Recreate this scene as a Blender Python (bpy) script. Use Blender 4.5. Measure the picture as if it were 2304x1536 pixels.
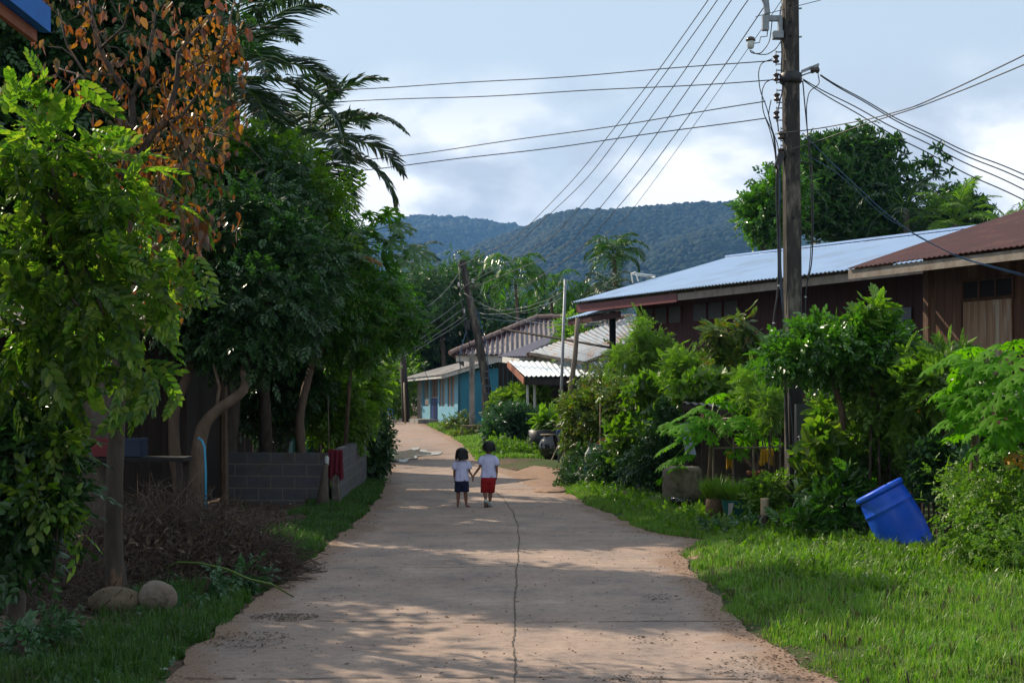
import bpy, bmesh, math, random
import numpy as np
from mathutils import Vector, Matrix
rng = np.random.default_rng(11)
random.seed(5)
for o in list(bpy.data.objects):
    bpy.data.objects.remove(o, do_unlink=True)
SC = bpy.context.scene
COL = SC.collection
pi = math.pi
R = math.radians

# ------------------------------------------------------------------ camera
F = 3200.0; HC = 1.7; HOR = 900.0; CX = 1152.0
cam = bpy.data.cameras.new('camera')
cam.lens = 50.0; cam.sensor_width = 36.0; cam.sensor_fit = 'HORIZONTAL'
cam.shift_y = (HOR - 768.0) / 2304.0
cam.clip_start = 0.1; cam.clip_end = 20000
camo = bpy.data.objects.new('camera', cam); COL.objects.link(camo)
camo.location = (0, 0, HC); camo.rotation_euler = (R(90), 0, 0)
SC.camera = camo

# ------------------------------------------------------------------ light
SUN_EL = R(38); SUN_AZ = R(-50)         # azimuth measured from +Y towards +X
sd = Vector((math.sin(SUN_AZ) * math.cos(SUN_EL), math.cos(SUN_AZ) * math.cos(SUN_EL), math.sin(SUN_EL)))
sl = bpy.data.lights.new('sun', 'SUN'); sl.energy = 5.0; sl.angle = R(0.6); sl.color = (1.0, 0.86, 0.66)
so = bpy.data.objects.new('sun', sl); COL.objects.link(so)
so.rotation_euler = sd.to_track_quat('Z', 'Y').to_euler(); so.location = (-30, 20, 40)
SC.view_settings.view_transform = 'Standard'; SC.view_settings.look = 'None'
SC.view_settings.gamma = 1.0; SC.view_settings.exposure = 0.32
SC.render.engine = 'CYCLES'

W = bpy.data.worlds.new('World'); SC.world = W; W.use_nodes = True
nt = W.node_tree; nt.nodes.clear()
def N(t, tp, **kw):
    n = t.nodes.new(tp)
    for k, v in kw.items():
        if k == 'inp':
            for a, b in v.items(): n.inputs[a].default_value = b
        else: setattr(n, k, v)
    return n
def ramp(t, fac, stops, interp='LINEAR'):
    n = t.nodes.new('ShaderNodeValToRGB'); n.color_ramp.interpolation = interp
    cr = n.color_ramp
    while len(cr.elements) < len(stops): cr.elements.new(0.5)
    for e, (p, c) in zip(cr.elements, stops):
        e.position = p; e.color = (c[0], c[1], c[2], 1) if len(c) == 3 else c
    if fac is not None: t.links.new(fac, n.inputs[0])
    return n
def mixc(t, fac, a, b, mode='MIX'):
    n = t.nodes.new('ShaderNodeMix'); n.data_type = 'RGBA'; n.blend_type = mode
    for sock, v in ((n.inputs['Factor'], fac), (n.inputs[6], a), (n.inputs[7], b)):
        if hasattr(v, 'is_linked') or hasattr(v, 'links'): t.links.new(v, sock)
        else: sock.default_value = v if not isinstance(v, tuple) else (v[0], v[1], v[2], 1)
    return n.outputs[2]
def math_(t, op, a, b=None, c=None, clamp=False):
    n = t.nodes.new('ShaderNodeMath'); n.operation = op; n.use_clamp = clamp
    for i, v in enumerate((a, b, c)):
        if v is None: continue
        if hasattr(v, 'links'): t.links.new(v, n.inputs[i])
        else: n.inputs[i].default_value = v
    return n.outputs[0]
out = N(nt, 'ShaderNodeOutputWorld'); bg = N(nt, 'ShaderNodeBackground')
sky = N(nt, 'ShaderNodeTexSky'); sky.sky_type = 'NISHITA'; sky.sun_disc = False
sky.sun_elevation = SUN_EL; sky.sun_rotation = SUN_AZ; sky.air_density = 1.0; sky.dust_density = 1.5
tc = N(nt, 'ShaderNodeTexCoord')
sep = N(nt, 'ShaderNodeSeparateXYZ'); nt.links.new(tc.outputs['Generated'], sep.inputs[0])
mp = N(nt, 'ShaderNodeMapping', inp={'Scale': (1.0, 1.0, 1.7)}); nt.links.new(tc.outputs['Generated'], mp.inputs[0])
n1 = N(nt, 'ShaderNodeTexNoise', inp={'Scale': 7.0, 'Detail': 6.0, 'Roughness': 0.50, 'Distortion': 0.2}); nt.links.new(mp.outputs[0], n1.inputs['Vector'])
mp2 = N(nt, 'ShaderNodeMapping', inp={'Scale': (1.0, 1.0, 1.9), 'Location': (0.35, 0.2, 0.42)}); nt.links.new(tc.outputs['Generated'], mp2.inputs[0])
n2 = N(nt, 'ShaderNodeTexNoise', inp={'Scale': 9.0, 'Detail': 6.0, 'Roughness': 0.50, 'Distortion': 0.15}); nt.links.new(mp2.outputs[0], n2.inputs['Vector'])
cov = ramp(nt, n1.outputs[0], [(0.30, (0, 0, 0)), (0.44, (1, 1, 1))])
# more cloud close to the horizon, thin veil higher up
low = ramp(nt, sep.outputs[2], [(0.0, (1, 1, 1)), (0.165, (1, 1, 1)), (0.235, (.0, .0, .0)), (1.0, (0, 0, 0))])
m1 = math_(nt, 'MULTIPLY', cov.outputs[0], low.outputs[0])
white = ramp(nt, n2.outputs[0], [(0.40, (0.52, 0.58, 0.66)), (0.49, (0.72, 0.77, 0.83)), (0.58, (1.08, 1.07, 1.05))])
veil = mixc(nt, 0.78, mixc(nt, 1.0, sky.outputs[0], (0.085, 0.085, 0.085), 'MULTIPLY'), (0.58, 0.69, 0.78))
lowveil = ramp(nt, sep.outputs[2], [(0.0, (1, 1, 1)), (0.30, (0, 0, 0))])
veil2 = mixc(nt, math_(nt, 'MULTIPLY', lowveil.outputs[0], 0.5), veil, (0.66, 0.72, 0.78))
fin = mixc(nt, m1, veil2, white.outputs[0])
nt.links.new(fin, bg.inputs[0]); bg.inputs[1].default_value = 1.0
nt.links.new(bg.outputs[0], out.inputs[0])

# ------------------------------------------------------------------ helpers
def P(px, py, d):
    return np.array([(px - CX) / F * d, d, HC + (HOR - py) / F * d])
def gprof(y):
    y = np.asarray(y, float)
    t = np.clip(y - 28, 0, None)
    return np.where(y < 34, 0.016 * (t ** 2) / 12, 0.016 * (t - 3)).clip(0, 1.55)
def Gd(py):
    """distance of the ground seen at photo row py"""
    d = HC * F / max(py - HOR, 12)
    for _ in range(60):
        d = 0.5 * d + 0.5 * (HC - float(gprof(d))) * F / max(py - HOR, 12)
    return d
def sn(x, y, s=1.0, k=0.0):
    x = np.asarray(x, float) * s; y = np.asarray(y, float) * s
    return (np.sin(x * 1.7 + y * 0.9 + k) + np.sin(-x * 0.8 + y * 2.1 + 1.3 * k + 1.0) + np.sin(x * 3.1 - y * 1.3 + 2.2 + k) * .6 + np.sin(x * 2.3 + y * 3.7 + .7 * k) * .5) / 3.1
EL_ = [(370,1536),(450,1450),(545,1375),(640,1300),(700,1255),(760,1203),(815,1160),(860,1112),(866,1075),(866,1040),(862,1000),(856,970),(848,950),(842,935),(838,925)]
ER_ = [(1870,1536),(1765,1470),(1655,1400),(1600,1330),(1548,1275),(1540,1240),(1590,1216),(1460,1196),(1400,1165),(1335,1140),(1270,1104),(1262,1076),(1150,1056),(1119,1049),(1071,1035),(1041,997),(985,968),(960,955),(925,944),(905,932),(890,925)]
def tab(L):
    pts = []
    for px, py in L:
        d = Gd(py); pts.append((d, (px - CX) / F * d))
    pts.sort(); return np.array(pts)
TL = tab(EL_); TR = tab(ER_)
def XL(y): return np.interp(y, TL[:, 0], TL[:, 1]) + 0.06 * sn(y, y * .3, 2.2, 1) + .035 * sn(y, y * .7, 8., 2)
def XR(y): return np.interp(y, TR[:, 0], TR[:, 1]) + 0.06 * sn(y, y * .3, 2.5, 4) + .035 * sn(y, y * .7, 9., 3)
def gz(x, y):
    x = np.asarray(x, float); y = np.asarray(y, float)
    dl = XL(y) - x; dr = x - XR(y)
    o = np.maximum(dl, dr)
    t = np.clip(o / 0.7, 0, 1); t = t * t * (3 - 2 * t)
    far = np.clip((130 - y) / 60, 0, 1)
    z = gprof(y) - 0.03 * (1 - np.clip(o / .12, 0, 1)) + far * t * (0.07 + 0.05 * sn(x, y, 1.1, 2) + 0.025 * sn(x, y, 4.1, 5))
    return z
def ground_pt(px, py):
    d = Gd(py); x = (px - CX) / F * d
    return np.array([x, d, float(gz(x, d))])

def mesh_obj(name, V, faces, mat, parent=None, smooth=False, base=None, uv=None):
    """V: (n,3) world coords. faces: list of index arrays (k,3)/(k,4) or list of tuples"""
    V = np.asarray(V, float)
    b = np.zeros(3)
    if parent is not None: b = np.array(parent['_b'])
    elif base is not None: b = np.asarray(base, float)
    me = bpy.data.meshes.new(name)
    V = V - b
    if isinstance(faces, np.ndarray): faces = [faces]
    if len(faces) and isinstance(faces[0], (tuple, list)):
        lt = np.array([len(f) for f in faces]); loops = np.array([i for f in faces for i in f])
    else:
        faces = [f for f in faces if len(f)]
        lt = np.concatenate([np.full(len(f), f.shape[1]) for f in faces])
        loops = np.concatenate([f.ravel() for f in faces])
    me.vertices.add(len(V)); me.vertices.foreach_set('co', V.ravel())
    me.loops.add(len(loops)); me.loops.foreach_set('vertex_index', loops.astype(np.int32))
    me.polygons.add(len(lt)); st = np.concatenate([[0], np.cumsum(lt)[:-1]])
    me.polygons.foreach_set('loop_start', st.astype(np.int32))
    me.polygons.foreach_set('loop_total', lt.astype(np.int32))
    me.update(calc_edges=True)
    me.polygons.foreach_set('use_smooth', np.full(len(lt), smooth))
    if mat is not None: me.materials.append(mat)
    o = bpy.data.objects.new(name, me); COL.objects.link(o)
    if parent is not None:
        o.parent = parent; o['_b'] = parent['_b']
    else:
        o.location = b; o['_b'] = [float(t) for t in b]
    return o
def tag(o, label=None, cat=None, group=None, kind=None):
    if label: o['label'] = label
    if cat: o['category'] = cat
    if group: o['group'] = group
    if kind: o['kind'] = kind
    return o
def thing(name, base, label, cat, group=None):
    o = bpy.data.objects.new(name, None); COL.objects.link(o)
    o.empty_display_size = .2
    o.location = tuple(float(t) for t in base); o['_b'] = [float(t) for t in base]
    return tag(o, label, cat, group)

class MB:
    def __init__(s): s.V = []; s.F = []; s.n = 0
    def add(s, V, F):
        V = np.asarray(V, float); s.V.append(V)
        for f in F: s.F.append(tuple(int(i) + s.n for i in f))
        s.n += len(V); return s
    def box(s, c, size, rot=None, taper=1.0):
        hx, hy, hz = np.array(size) / 2
        V = np.array([[x, y, z] for z in (-hz, hz) for y in (-hy, hy) for x in (-hx, hx)], float)
        V[4:, :2] *= taper
        if rot is not None: V = V @ np.array(rot).T
        V = V + np.array(c)
        return s.add(V, [(0, 2, 3, 1), (4, 5, 7, 6), (0, 1, 5, 4), (1, 3, 7, 5), (3, 2, 6, 7), (2, 0, 4, 6)])
    def prism(s, pts, off):
        """closed polygon extruded by off vector"""
        pts = np.asarray(pts, float); n = len(pts); off = np.asarray(off, float)
        V = np.vstack([pts, pts + off])
        F = [tuple(range(n))[::-1], tuple(range(n, 2 * n))] + [(i, (i + 1) % n, (i + 1) % n + n, i + n) for i in range(n)]
        return s.add(V, F)
    def tube(s, pts, rad, sides=6, cap=True, flat=1.0):
        pts = np.asarray(pts, float); n = len(pts)
        if np.isscalar(rad): rad = [rad] * n
        elif len(rad) != n: rad = list(np.interp(np.linspace(0, 1, n), np.linspace(0, 1, len(rad)), rad))
        T = np.gradient(pts, axis=0); T /= np.linalg.norm(T, axis=1)[:, None] + 1e-9
        up = np.array([0, 0, 1.]) if abs(T[0][2]) < .9 else np.array([1., 0, 0])
        a = np.cross(T[0], up); a /= np.linalg.norm(a); V = []
        for i in range(n):
            a = a - T[i] * a.dot(T[i]); a /= np.linalg.norm(a) + 1e-9
            b = np.cross(T[i], a)
            for k in range(sides):
                an = 2 * pi * k / sides
                V.append(pts[i] + rad[i] * (math.cos(an) * a + flat * math.sin(an) * b))
        F = []
        for i in range(n - 1):
            for k in range(sides):
                k2 = (k + 1) % sides
                F.append((i * sides + k, i * sides + k2, (i + 1) * sides + k2, (i + 1) * sides + k))
        if cap:
            F.append(tuple(range(sides))[::-1]); F.append(tuple((n - 1) * sides + k for k in range(sides)))
        return s.add(V, F)
    def lathe(s, prof, c, sides=24, M=None, wob=0.0):
        """prof: list (r,z)"""
        V = []
        for j, (r, z) in enumerate(prof):
            for k in range(sides):
                an = 2 * pi * k / sides; rr = r * (1 + wob * math.sin(3 * an + j * .7))
                V.append((rr * math.cos(an), rr * math.sin(an), z))
        V = np.array(V)
        if M is not None: V = V @ np.array(M).T
        V = V + np.array(c)
        F = []
        for j in range(len(prof) - 1):
            for k in range(sides):
                k2 = (k + 1) % sides
                F.append((j * sides + k, j * sides + k2, (j + 1) * sides + k2, (j + 1) * sides + k))
        F.append(tuple(range(sides))[::-1]); F.append(tuple((len(prof) - 1) * sides + k for k in range(sides)))
        return s.add(V, F)
    def build(s, name, mat, parent=None, smooth=False, base=None):
        return mesh_obj(name, np.vstack(s.V), s.F, mat, parent, smooth, base)

# ------------------------------------------------------------------ materials
def newmat(name):
    m = bpy.data.materials.new(name); m.use_nodes = True; t = m.node_tree; t.nodes.clear()
    o = N(t, 'ShaderNodeOutputMaterial'); b = N(t, 'ShaderNodeBsdfPrincipled')
    t.links.new(b.outputs[0], o.inputs[0]); return m, t, b, o
def lin(h):
    c = [int(h[i:i + 2], 16) / 255 for i in (0, 2, 4)]
    return tuple((v / 12.92 if v <= .04045 else ((v + .055) / 1.055) ** 2.4) for v in c)
def mat(name, c1, c2=None, scale=4.0, rough=.8, bump=0.0, bscale=None, metal=0.0, spec=.4, stretch=None, c3=None, detail=5, lo=.35, hi=.65, t3=(.52, .62)):
    m, t, b, o = newmat(name)
    c2 = c2 or tuple(v * .75 for v in c1)
    tc = N(t, 'ShaderNodeTexCoord'); v = tc.outputs['Object']
    if stretch:
        mp = N(t, 'ShaderNodeMapping', inp={'Scale': stretch}); t.links.new(v, mp.inputs[0]); v = mp.outputs[0]
    n = N(t, 'ShaderNodeTexNoise', inp={'Scale': scale, 'Detail': detail, 'Roughness': .6}); t.links.new(v, n.inputs['Vector'])
    r = ramp(t, n.outputs[0], [(lo, c1), (hi, c2)]); c = r.outputs[0]
    if c3:
        n3 = N(t, 'ShaderNodeTexNoise', inp={'Scale': scale * .45, 'Detail': 6.0, 'Roughness': .7}); t.links.new(v, n3.inputs['Vector'])
        r3 = ramp(t, n3.outputs[0], [(t3[0], (0, 0, 0)), (t3[1], (1, 1, 1))])
        c = mixc(t, r3.outputs[0], c, c3)
    t.links.new(c, b.inputs['Base Color'])
    b.inputs['Roughness'].default_value = rough; b.inputs['Metallic'].default_value = metal
    b.inputs['Specular IOR Level'].default_value = spec
    if bump:
        nb = N(t, 'ShaderNodeTexNoise', inp={'Scale': bscale or scale * 4, 'Detail': 6.0, 'Roughness': .65}); t.links.new(v, nb.inputs['Vector'])
        bn = N(t, 'ShaderNodeBump', inp={'Strength': bump, 'Distance': .02}); t.links.new(nb.outputs[0], bn.inputs['Height'])
        t.links.new(bn.outputs[0], b.inputs['Normal'])
    return m
def leafmat(name, cols, trans=.35, rough=.4, tcol=None, spec=.5, haze=False):
    m, t, b, o = newmat(name)
    g = N(t, 'ShaderNodeNewGeometry')
    k = len(cols)
    r = ramp(t, g.outputs['Random Per Island'], [(i / max(k - 1, 1), c) for i, c in enumerate(cols)])
    tc = N(t, 'ShaderNodeTexCoord')
    n = N(t, 'ShaderNodeTexNoise', inp={'Scale': 1.6, 'Detail': 3.0}); t.links.new(tc.outputs['Object'], n.inputs['Vector'])
    v = N(t, 'ShaderNodeHueSaturation'); t.links.new(r.outputs[0], v.inputs['Color'])
    t.links.new(math_(t, 'MULTIPLY_ADD', n.outputs[0], 0.9, 0.55), v.inputs['Value'])
    t.links.new(v.outputs[0], b.inputs['Base Color'])
    b.inputs['Roughness'].default_value = rough; b.inputs['Specular IOR Level'].default_value = spec
    tr = N(t, 'ShaderNodeBsdfTranslucent')
    tcol = tcol or (1.5, 1.9, .5)
    tm = mixc(t, 1.0, v.outputs[0], tcol, 'MULTIPLY')
    t.links.new(tm, tr.inputs[0])
    mx = N(t, 'ShaderNodeMixShader', inp={0: trans}); t.links.new(b.outputs[0], mx.inputs[1]); t.links.new(tr.outputs[0], mx.inputs[2])
    t.links.new(mx.outputs[0], o.inputs[0])
    return m

M = {}
M['bark'] = mat('bark', (.06, .045, .035), (.12, .095, .075), 9, .9, .8, 22, stretch=(1, 1, .35))
M['bark_worn'] = mat('bark_worn', (.038, .030, .024), (.08, .064, .047), 7, .9, 1.0, 22, stretch=(1, 1, .3), c3=(.15, .09, .055), t3=(.53, .57))
M['bark_pale'] = mat('bark_pale', (.085, .055, .035), (.15, .105, .075), 9, .9, .6, 25, stretch=(1, 1, .35))
M['concrete'] = mat('concrete', (.20, .19, .17), (.30, .28, .25), 6, .9, .5, 30, stretch=(1, 1, .3), c3=(.12, .11, .10))
M['concrete_dark'] = mat('concrete_dark', (.026, .022, .020), (.050, .044, .040), 6, .9, .5, 30, stretch=(1, 1, .3), c3=(.16, .14, .11))
M['black_rubber'] = mat('black_rubber', (.015, .015, .017), (.03, .03, .033), 10, .45)
M['galv'] = mat('galvanised', (.20, .22, .24), (.30, .32, .34), 8, .55, metal=.3)
M['porcelain'] = mat('porcelain', (.45, .47, .44), (.6, .62, .6), 8, .25)
M['porcelain_brown'] = mat('porcelain_brown', (.05, .035, .03), (.08, .05, .04), 8, .25)
M['silver_roof'] = mat('silver_roof', (.40, .52, .72), (.43, .56, .76), 1.5, .34, metal=.5, spec=.5, c3=(.37, .46, .60))
M['white_roof'] = mat('white_roof', (.72, .74, .74), (.80, .82, .82), 2, .4, metal=.2)
M['rust_roof'] = mat('rust_roof', (.080, .020, .018), (.052, .016, .015), 3, .7, .2, 20, c3=(.095, .035, .026))
M['grey_rust_roof'] = mat('grey_rust_roof', (.20, .235, .28), (.14, .16, .19), 4, .55, .2, 30, c3=(.16, .085, .05), stretch=(1.2, .25, 1))
M['old_roof'] = mat('old_roof', (.33, .31, .29), (.20, .18, .17), 2.5, .8, .3, 20, c3=(.12, .10, .09))
M['tile_roof'] = mat('tile_roof', (.045, .020, .026), (.065, .028, .034), 5, .24, .1, 30, spec=1.0)
M['tile_ridge'] = mat('tile_ridge', (.22, .14, .12), (.30, .21, .18), 12, .7, .3)
M['red_wall'] = mat('red_wall', (.060, .009, .008), (.040, .007, .006), 5, .65, .2, 20, stretch=(2, 2, .2))
M['red_paint'] = mat('red_paint', (.15, .025, .022), (.11, .022, .02), 5, .5)
M['wood_wall'] = mat('wood_wall', (.14, .062, .032), (.075, .034, .02), 3, .75, .4, 12, stretch=(4, 4, .3), c3=(.20, .115, .07))
M['wood_door'] = mat('wood_door', (.34, .21, .13), (.22, .12, .07), 3, .75, .4, 12, stretch=(5, 5, .3), c3=(.42, .34, .27))
M['wood_grey'] = mat('wood_grey', (.22, .18, .14), (.13, .10, .08), 4, .85, .5, 14, stretch=(3, 3, .3))
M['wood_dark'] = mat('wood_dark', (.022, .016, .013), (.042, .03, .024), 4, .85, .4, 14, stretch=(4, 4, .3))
M['grime_wall'] = mat('grime_wall', (.06, .04, .03), (.09, .065, .05), 3, .85, .4, 14)
M['fascia'] = mat('fascia_wood', (.30, .26, .22), (.20, .16, .13), 5, .85, .4, 18)
M['white_paint'] = mat('white_paint', (.62, .62, .58), (.50, .49, .45), 4, .7, .2, c3=(.38, .35, .30))
M['blue_paint'] = mat('blue_paint', (.006, .13, .48), (.008, .11, .40), 4, .6, spec=.2)
M['cyan_wall'] = mat('cyan_wall', (.16, .36, .47), (.13, .32, .43), 2, .75, .15, c3=(.16, .34, .40))
M['teal_wall'] = mat('teal_wall', (.045, .24, .35), (.04, .21, .30), 2, .75, .15)
M['navy_door'] = mat('navy_door', (.01, .035, .16), (.012, .03, .12), 3, .5)
M['shutter'] = mat('shutter', (.30, .24, .19), (.20, .15, .12), 6, .8, stretch=(3, 3, .3))
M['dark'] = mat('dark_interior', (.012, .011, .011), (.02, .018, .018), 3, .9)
M['block'] = mat('block_wall', (.085, .088, .10), (.125, .125, .135), 7, .9, .6, 60, c3=(.10, .085, .07))
M['mortar'] = mat('mortar', (.24, .21, .18), (.30, .26, .21), 14, .9, .5, 60)
M['terracotta'] = mat('terracotta', (.30, .10, .05), (.22, .075, .04), 4, .8)
M['stone'] = mat('stone', (.15, .115, .085), (.24, .19, .15), 9, .85, .7, 30, c3=(.09, .085, .055))
M['stone_brown'] = mat('stone_brown', (.10, .075, .045), (.15, .11, .07), 9, .85, .7, 30)
M['barrel'] = mat('barrel', (.008, .10, .72), (.008, .075, .55), 3, .42, spec=.4, c3=(.03, .13, .55), bump=.12, bscale=30, detail=8)
M['brass'] = mat('pale_wood', (.42, .33, .22), (.30, .22, .14), 6, .8)
M['jar'] = mat('glazed_jar', (.012, .013, .012), (.03, .025, .02), 4, .15, spec=.7)
M['pot_brown'] = mat('pot_brown', (.16, .10, .05), (.09, .055, .03), 9, .8, .6, 30, stretch=(1, 1, 3))
M['teal_plastic'] = mat('teal_plastic', (.012, .10, .09), (.02, .12, .11), 3, .4)
M['sack'] = mat('sack', (.27, .26, .23), (.18, .17, .15), 10, .8, .5)
M['yellow_cloth'] = mat('yellow_cloth', (.48, .26, .01), (.38, .20, .01), 5, .9, .3)
M['maroon'] = mat('maroon_cloth', (.14, .008, .02), (.09, .006, .015), 8, .9, .3)
M['blue_net'] = mat('blue_net', (.02, .18, .32), (.015, .13, .25), 6, .7)
M['pvc'] = mat('pvc_blue', (.035, .26, .42), (.03, .22, .36), 6, .4)
M['plastic_white'] = mat('plastic_white', (.55, .56, .55), (.42, .43, .42), 8, .45)
M['litter_blue'] = mat('litter_blue', (.08, .22, .5), (.3, .4, .6), 8, .45)
M['orange_plastic'] = mat('orange_plastic', (.45, .09, .03), (.40, .08, .02), 8, .45)
M['crate_red'] = mat('crate_red', (.16, .012, .02), (.12, .01, .015), 4, .5)
M['crate_blue'] = mat('crate_blue', (.008, .02, .055), (.006, .018, .045), 4, .5)
M['twig'] = mat('twig', (.035, .022, .016), (.085, .058, .042), 7, .9)
M['cable'] = mat('cable', (.025, .027, .03), (.05, .052, .055), 3, .5)
M['cable_pale'] = mat('cable_pale', (.09, .10, .11), (.06, .07, .08), 3, .5)
M['cable_blue'] = mat('cable_blue', (.02, .07, .15), (.03, .09, .18), 3, .5)
M['green_awning'] = mat('green_awning', (.02, .22, .14), (.02, .18, .12), 3, .6)
# foliage
M['lf_bright'] = leafmat('leaf_bright', [(.03, .085, .012), (.065, .15, .016), (.14, .245, .025), (.05, .12, .014), (.20, .27, .04), (.028, .07, .012)], .5, .38, tcol=(1.8, 2.0, .6))
M['lf_dark'] = leafmat('leaf_dark', [(.013, .040, .012), (.026, .072, .018), (.038, .095, .024), (.055, .12, .03)], .26, .36, tcol=(1.2, 1.6, .6))
M['lf_glossy'] = leafmat('leaf_glossy', [(.028, .085, .010), (.05, .14, .014), (.08, .185, .018), (.035, .10, .012)], .38, .27, spec=.7)
M['lf_darkmid'] = leafmat('leaf_darkmid', [(.018, .055, .012), (.032, .09, .016), (.05, .125, .022), (.07, .14, .03)], .30, .34, tcol=(1.3, 1.6, .5))
M['lf_mid'] = leafmat('leaf_mid', [(.052, .11, .010), (.088, .172, .014), (.14, .235, .02), (.062, .122, .012)], .42, .42)
M['lf_yellowgreen'] = leafmat('leaf_yellowgreen', [(.08, .16, .02), (.12, .22, .025), (.17, .26, .03)], .4, .42)
M['lf_olive'] = leafmat('leaf_olive', [(.05, .085, .012), (.08, .15, .018), (.13, .19, .025), (.05, .12, .015), (.15, .11, .03)], .36, .38, tcol=(1.3, 1.4, .5))
M['lf_blue'] = leafmat('leaf_bluish', [(.025, .075, .025), (.045, .115, .04), (.08, .16, .07)], .26, .4, tcol=(1.2, 1.5, .8))
M['lf_red'] = leafmat('leaf_rust', [(.09, .032, .014), (.15, .048, .016), (.22, .085, .014), (.11, .034, .018), (.30, .17, .015), (.05, .022, .014), (.06, .085, .015), (.17, .055, .016), (.05, .07, .015)], .40, .30, tcol=(1.5, 1.15, .5), spec=.65)
M['lf_yellow'] = leafmat('leaf_yellow', [(.5, .26, .01), (.42, .16, .01)], .3, .6, tcol=(1.3, 1.1, .5))
M['lf_palm'] = leafmat('leaf_palm', [(.010, .030, .012), (.02, .05, .018), (.04, .085, .025)], .22, .38, tcol=(1.2, 1.5, .5))
M['lf_papaya'] = leafmat('leaf_papaya', [(.045, .16, .006), (.075, .22, .008), (.12, .28, .012)], .50, .65, spec=.12, tcol=(1.7, 1.8, .4))
M['lf_dry'] = leafmat('leaf_dry', [(.05, .03, .02), (.09, .06, .035), (.15, .10, .06), (.03, .02, .014)], .15, .7, tcol=(1.1, 1, .8))
def grassmat(name, cols, straw, **k):
    m = leafmat(name, cols, **k); t = m.node_tree
    hs = [n for n in t.nodes if n.type == 'HUE_SAT'][0]; tc = [n for n in t.nodes if n.type == 'TEX_COORD'][0]
    n = N(t, 'ShaderNodeTexNoise', inp={'Scale': 2.6, 'Detail': 6.0, 'Roughness': .7}); t.links.new(tc.outputs['Object'], n.inputs['Vector'])
    r = ramp(t, n.outputs[0], [(.50, (0, 0, 0)), (.64, (1, 1, 1))])
    o = mixc(t, math_(t, 'MULTIPLY', r.outputs[0], .8), hs.outputs[0], straw)
    for l in list(t.links):
        if l.from_node == hs and l.to_node.type in ('BSDF_PRINCIPLED',): t.links.new(o, l.to_socket)
    return m
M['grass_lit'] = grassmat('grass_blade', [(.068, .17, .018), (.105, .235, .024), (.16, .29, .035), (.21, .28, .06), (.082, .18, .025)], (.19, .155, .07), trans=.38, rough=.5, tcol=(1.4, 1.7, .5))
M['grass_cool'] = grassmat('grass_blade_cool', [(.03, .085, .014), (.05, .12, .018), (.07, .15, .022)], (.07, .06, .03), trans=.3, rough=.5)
M['forest'] = leafmat('forest_canopy', [(.006, .014, .008), (.010, .022, .010), (.018, .034, .012), (.007, .017, .009)], .05, .8, spec=.1)
M['hair'] = mat('hair_black', (.005, .004, .004), (.009, .008, .007), 40, .62, .4, 80, stretch=(1, 1, .15))
M['skin'] = mat('skin_brown', (.21, .095, .058), (.17, .075, .046), 12, .55, spec=.35)
M['shirt'] = mat('shirt_white', (.58, .58, .80), (.50, .50, .72), 16, .85, .5, 22)
M['navy_cloth'] = mat('navy_cloth', (.010, .014, .05), (.008, .010, .035), 18, .9, .4)
M['red_cloth'] = mat('red_cloth', (.36, .010, .012), (.28, .008, .010), 18, .9, .4)
M['shoe'] = mat('shoe_canvas', (.45, .45, .43), (.33, .33, .31), 18, .8)
M['sole'] = mat('shoe_sole', (.16, .11, .08), (.11, .08, .06), 18, .8)
# ------------------------------------------------------------------ ground, road
def graded(lims, fine, grow=1.14, dense=None):
    a, b = dense; c = list(np.arange(a, b + 1e-6, fine)); s = fine; x = b
    while x < lims[1]: s *= grow; x += s; c.append(x)
    s = fine; x = a
    while x > lims[0]: s *= grow; x -= s; c.insert(0, x)
    return np.array(c)
gx = graded((-3500, 3500), .16, 1.13, (-7, 7)); gy = graded((-80, 5200), .18, 1.06, (4, 34))
X, Y = np.meshgrid(gx, gy); Z = gz(X, Y)
nx, ny = len(gx), len(gy)
I = np.arange(nx * ny).reshape(ny, nx)
FQ = np.stack([I[:-1, :-1], I[:-1, 1:], I[1:, 1:], I[1:, :-1]], -1).reshape(-1, 4)
m, t, b, o = newmat('ground_soil_grass')
tcn = N(t, 'ShaderNodeTexCoord'); v = tcn.outputs['Object']
na = N(t, 'ShaderNodeTexNoise', inp={'Scale': .9, 'Detail': 6.0, 'Roughness': .65}); t.links.new(v, na.inputs['Vector'])
nb = N(t, 'ShaderNodeTexNoise', inp={'Scale': 14.0, 'Detail': 6.0, 'Roughness': .7}); t.links.new(v, nb.inputs['Vector'])
soil = ramp(t, nb.outputs[0], [(.3, (.055, .038, .027)), (.55, (.12, .080, .055)), (.75, (.20, .14, .10))])
grs = ramp(t, nb.outputs[0], [(.3, (.03, .05, .014)), (.7, (.075, .10, .03))])
sp = N(t, 'ShaderNodeSeparateXYZ'); t.links.new(v, sp.inputs[0])
side = ramp(t, math_(t, 'MULTIPLY_ADD', sp.outputs[0], .2, .5, clamp=True), [(.35, (.30, .30, .30)), (.62, (.62, .62, .62))])
fm = ramp(t, math_(t, 'ADD', na.outputs[0], math_(t, 'SUBTRACT', side.outputs[0], .5)), [(.40, (0, 0, 0)), (.56, (1, 1, 1))])
t.links.new(mixc(t, fm.outputs[0], soil.outputs[0], grs.outputs[0]), b.inputs['Base Color'])
b.inputs['Roughness'].default_value = .95; b.inputs['Specular IOR Level'].default_value = .15
bn = N(t, 'ShaderNodeBump', inp={'Strength': .9, 'Distance': .03}); t.links.new(nb.outputs[0], bn.inputs['Height']); t.links.new(bn.outputs[0], b.inputs['Normal'])
M['ground'] = m
g = mesh_obj('ground', np.stack([X.ravel(), Y.ravel(), Z.ravel()], 1), FQ, m, smooth=True); g['kind'] = 'structure'

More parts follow.
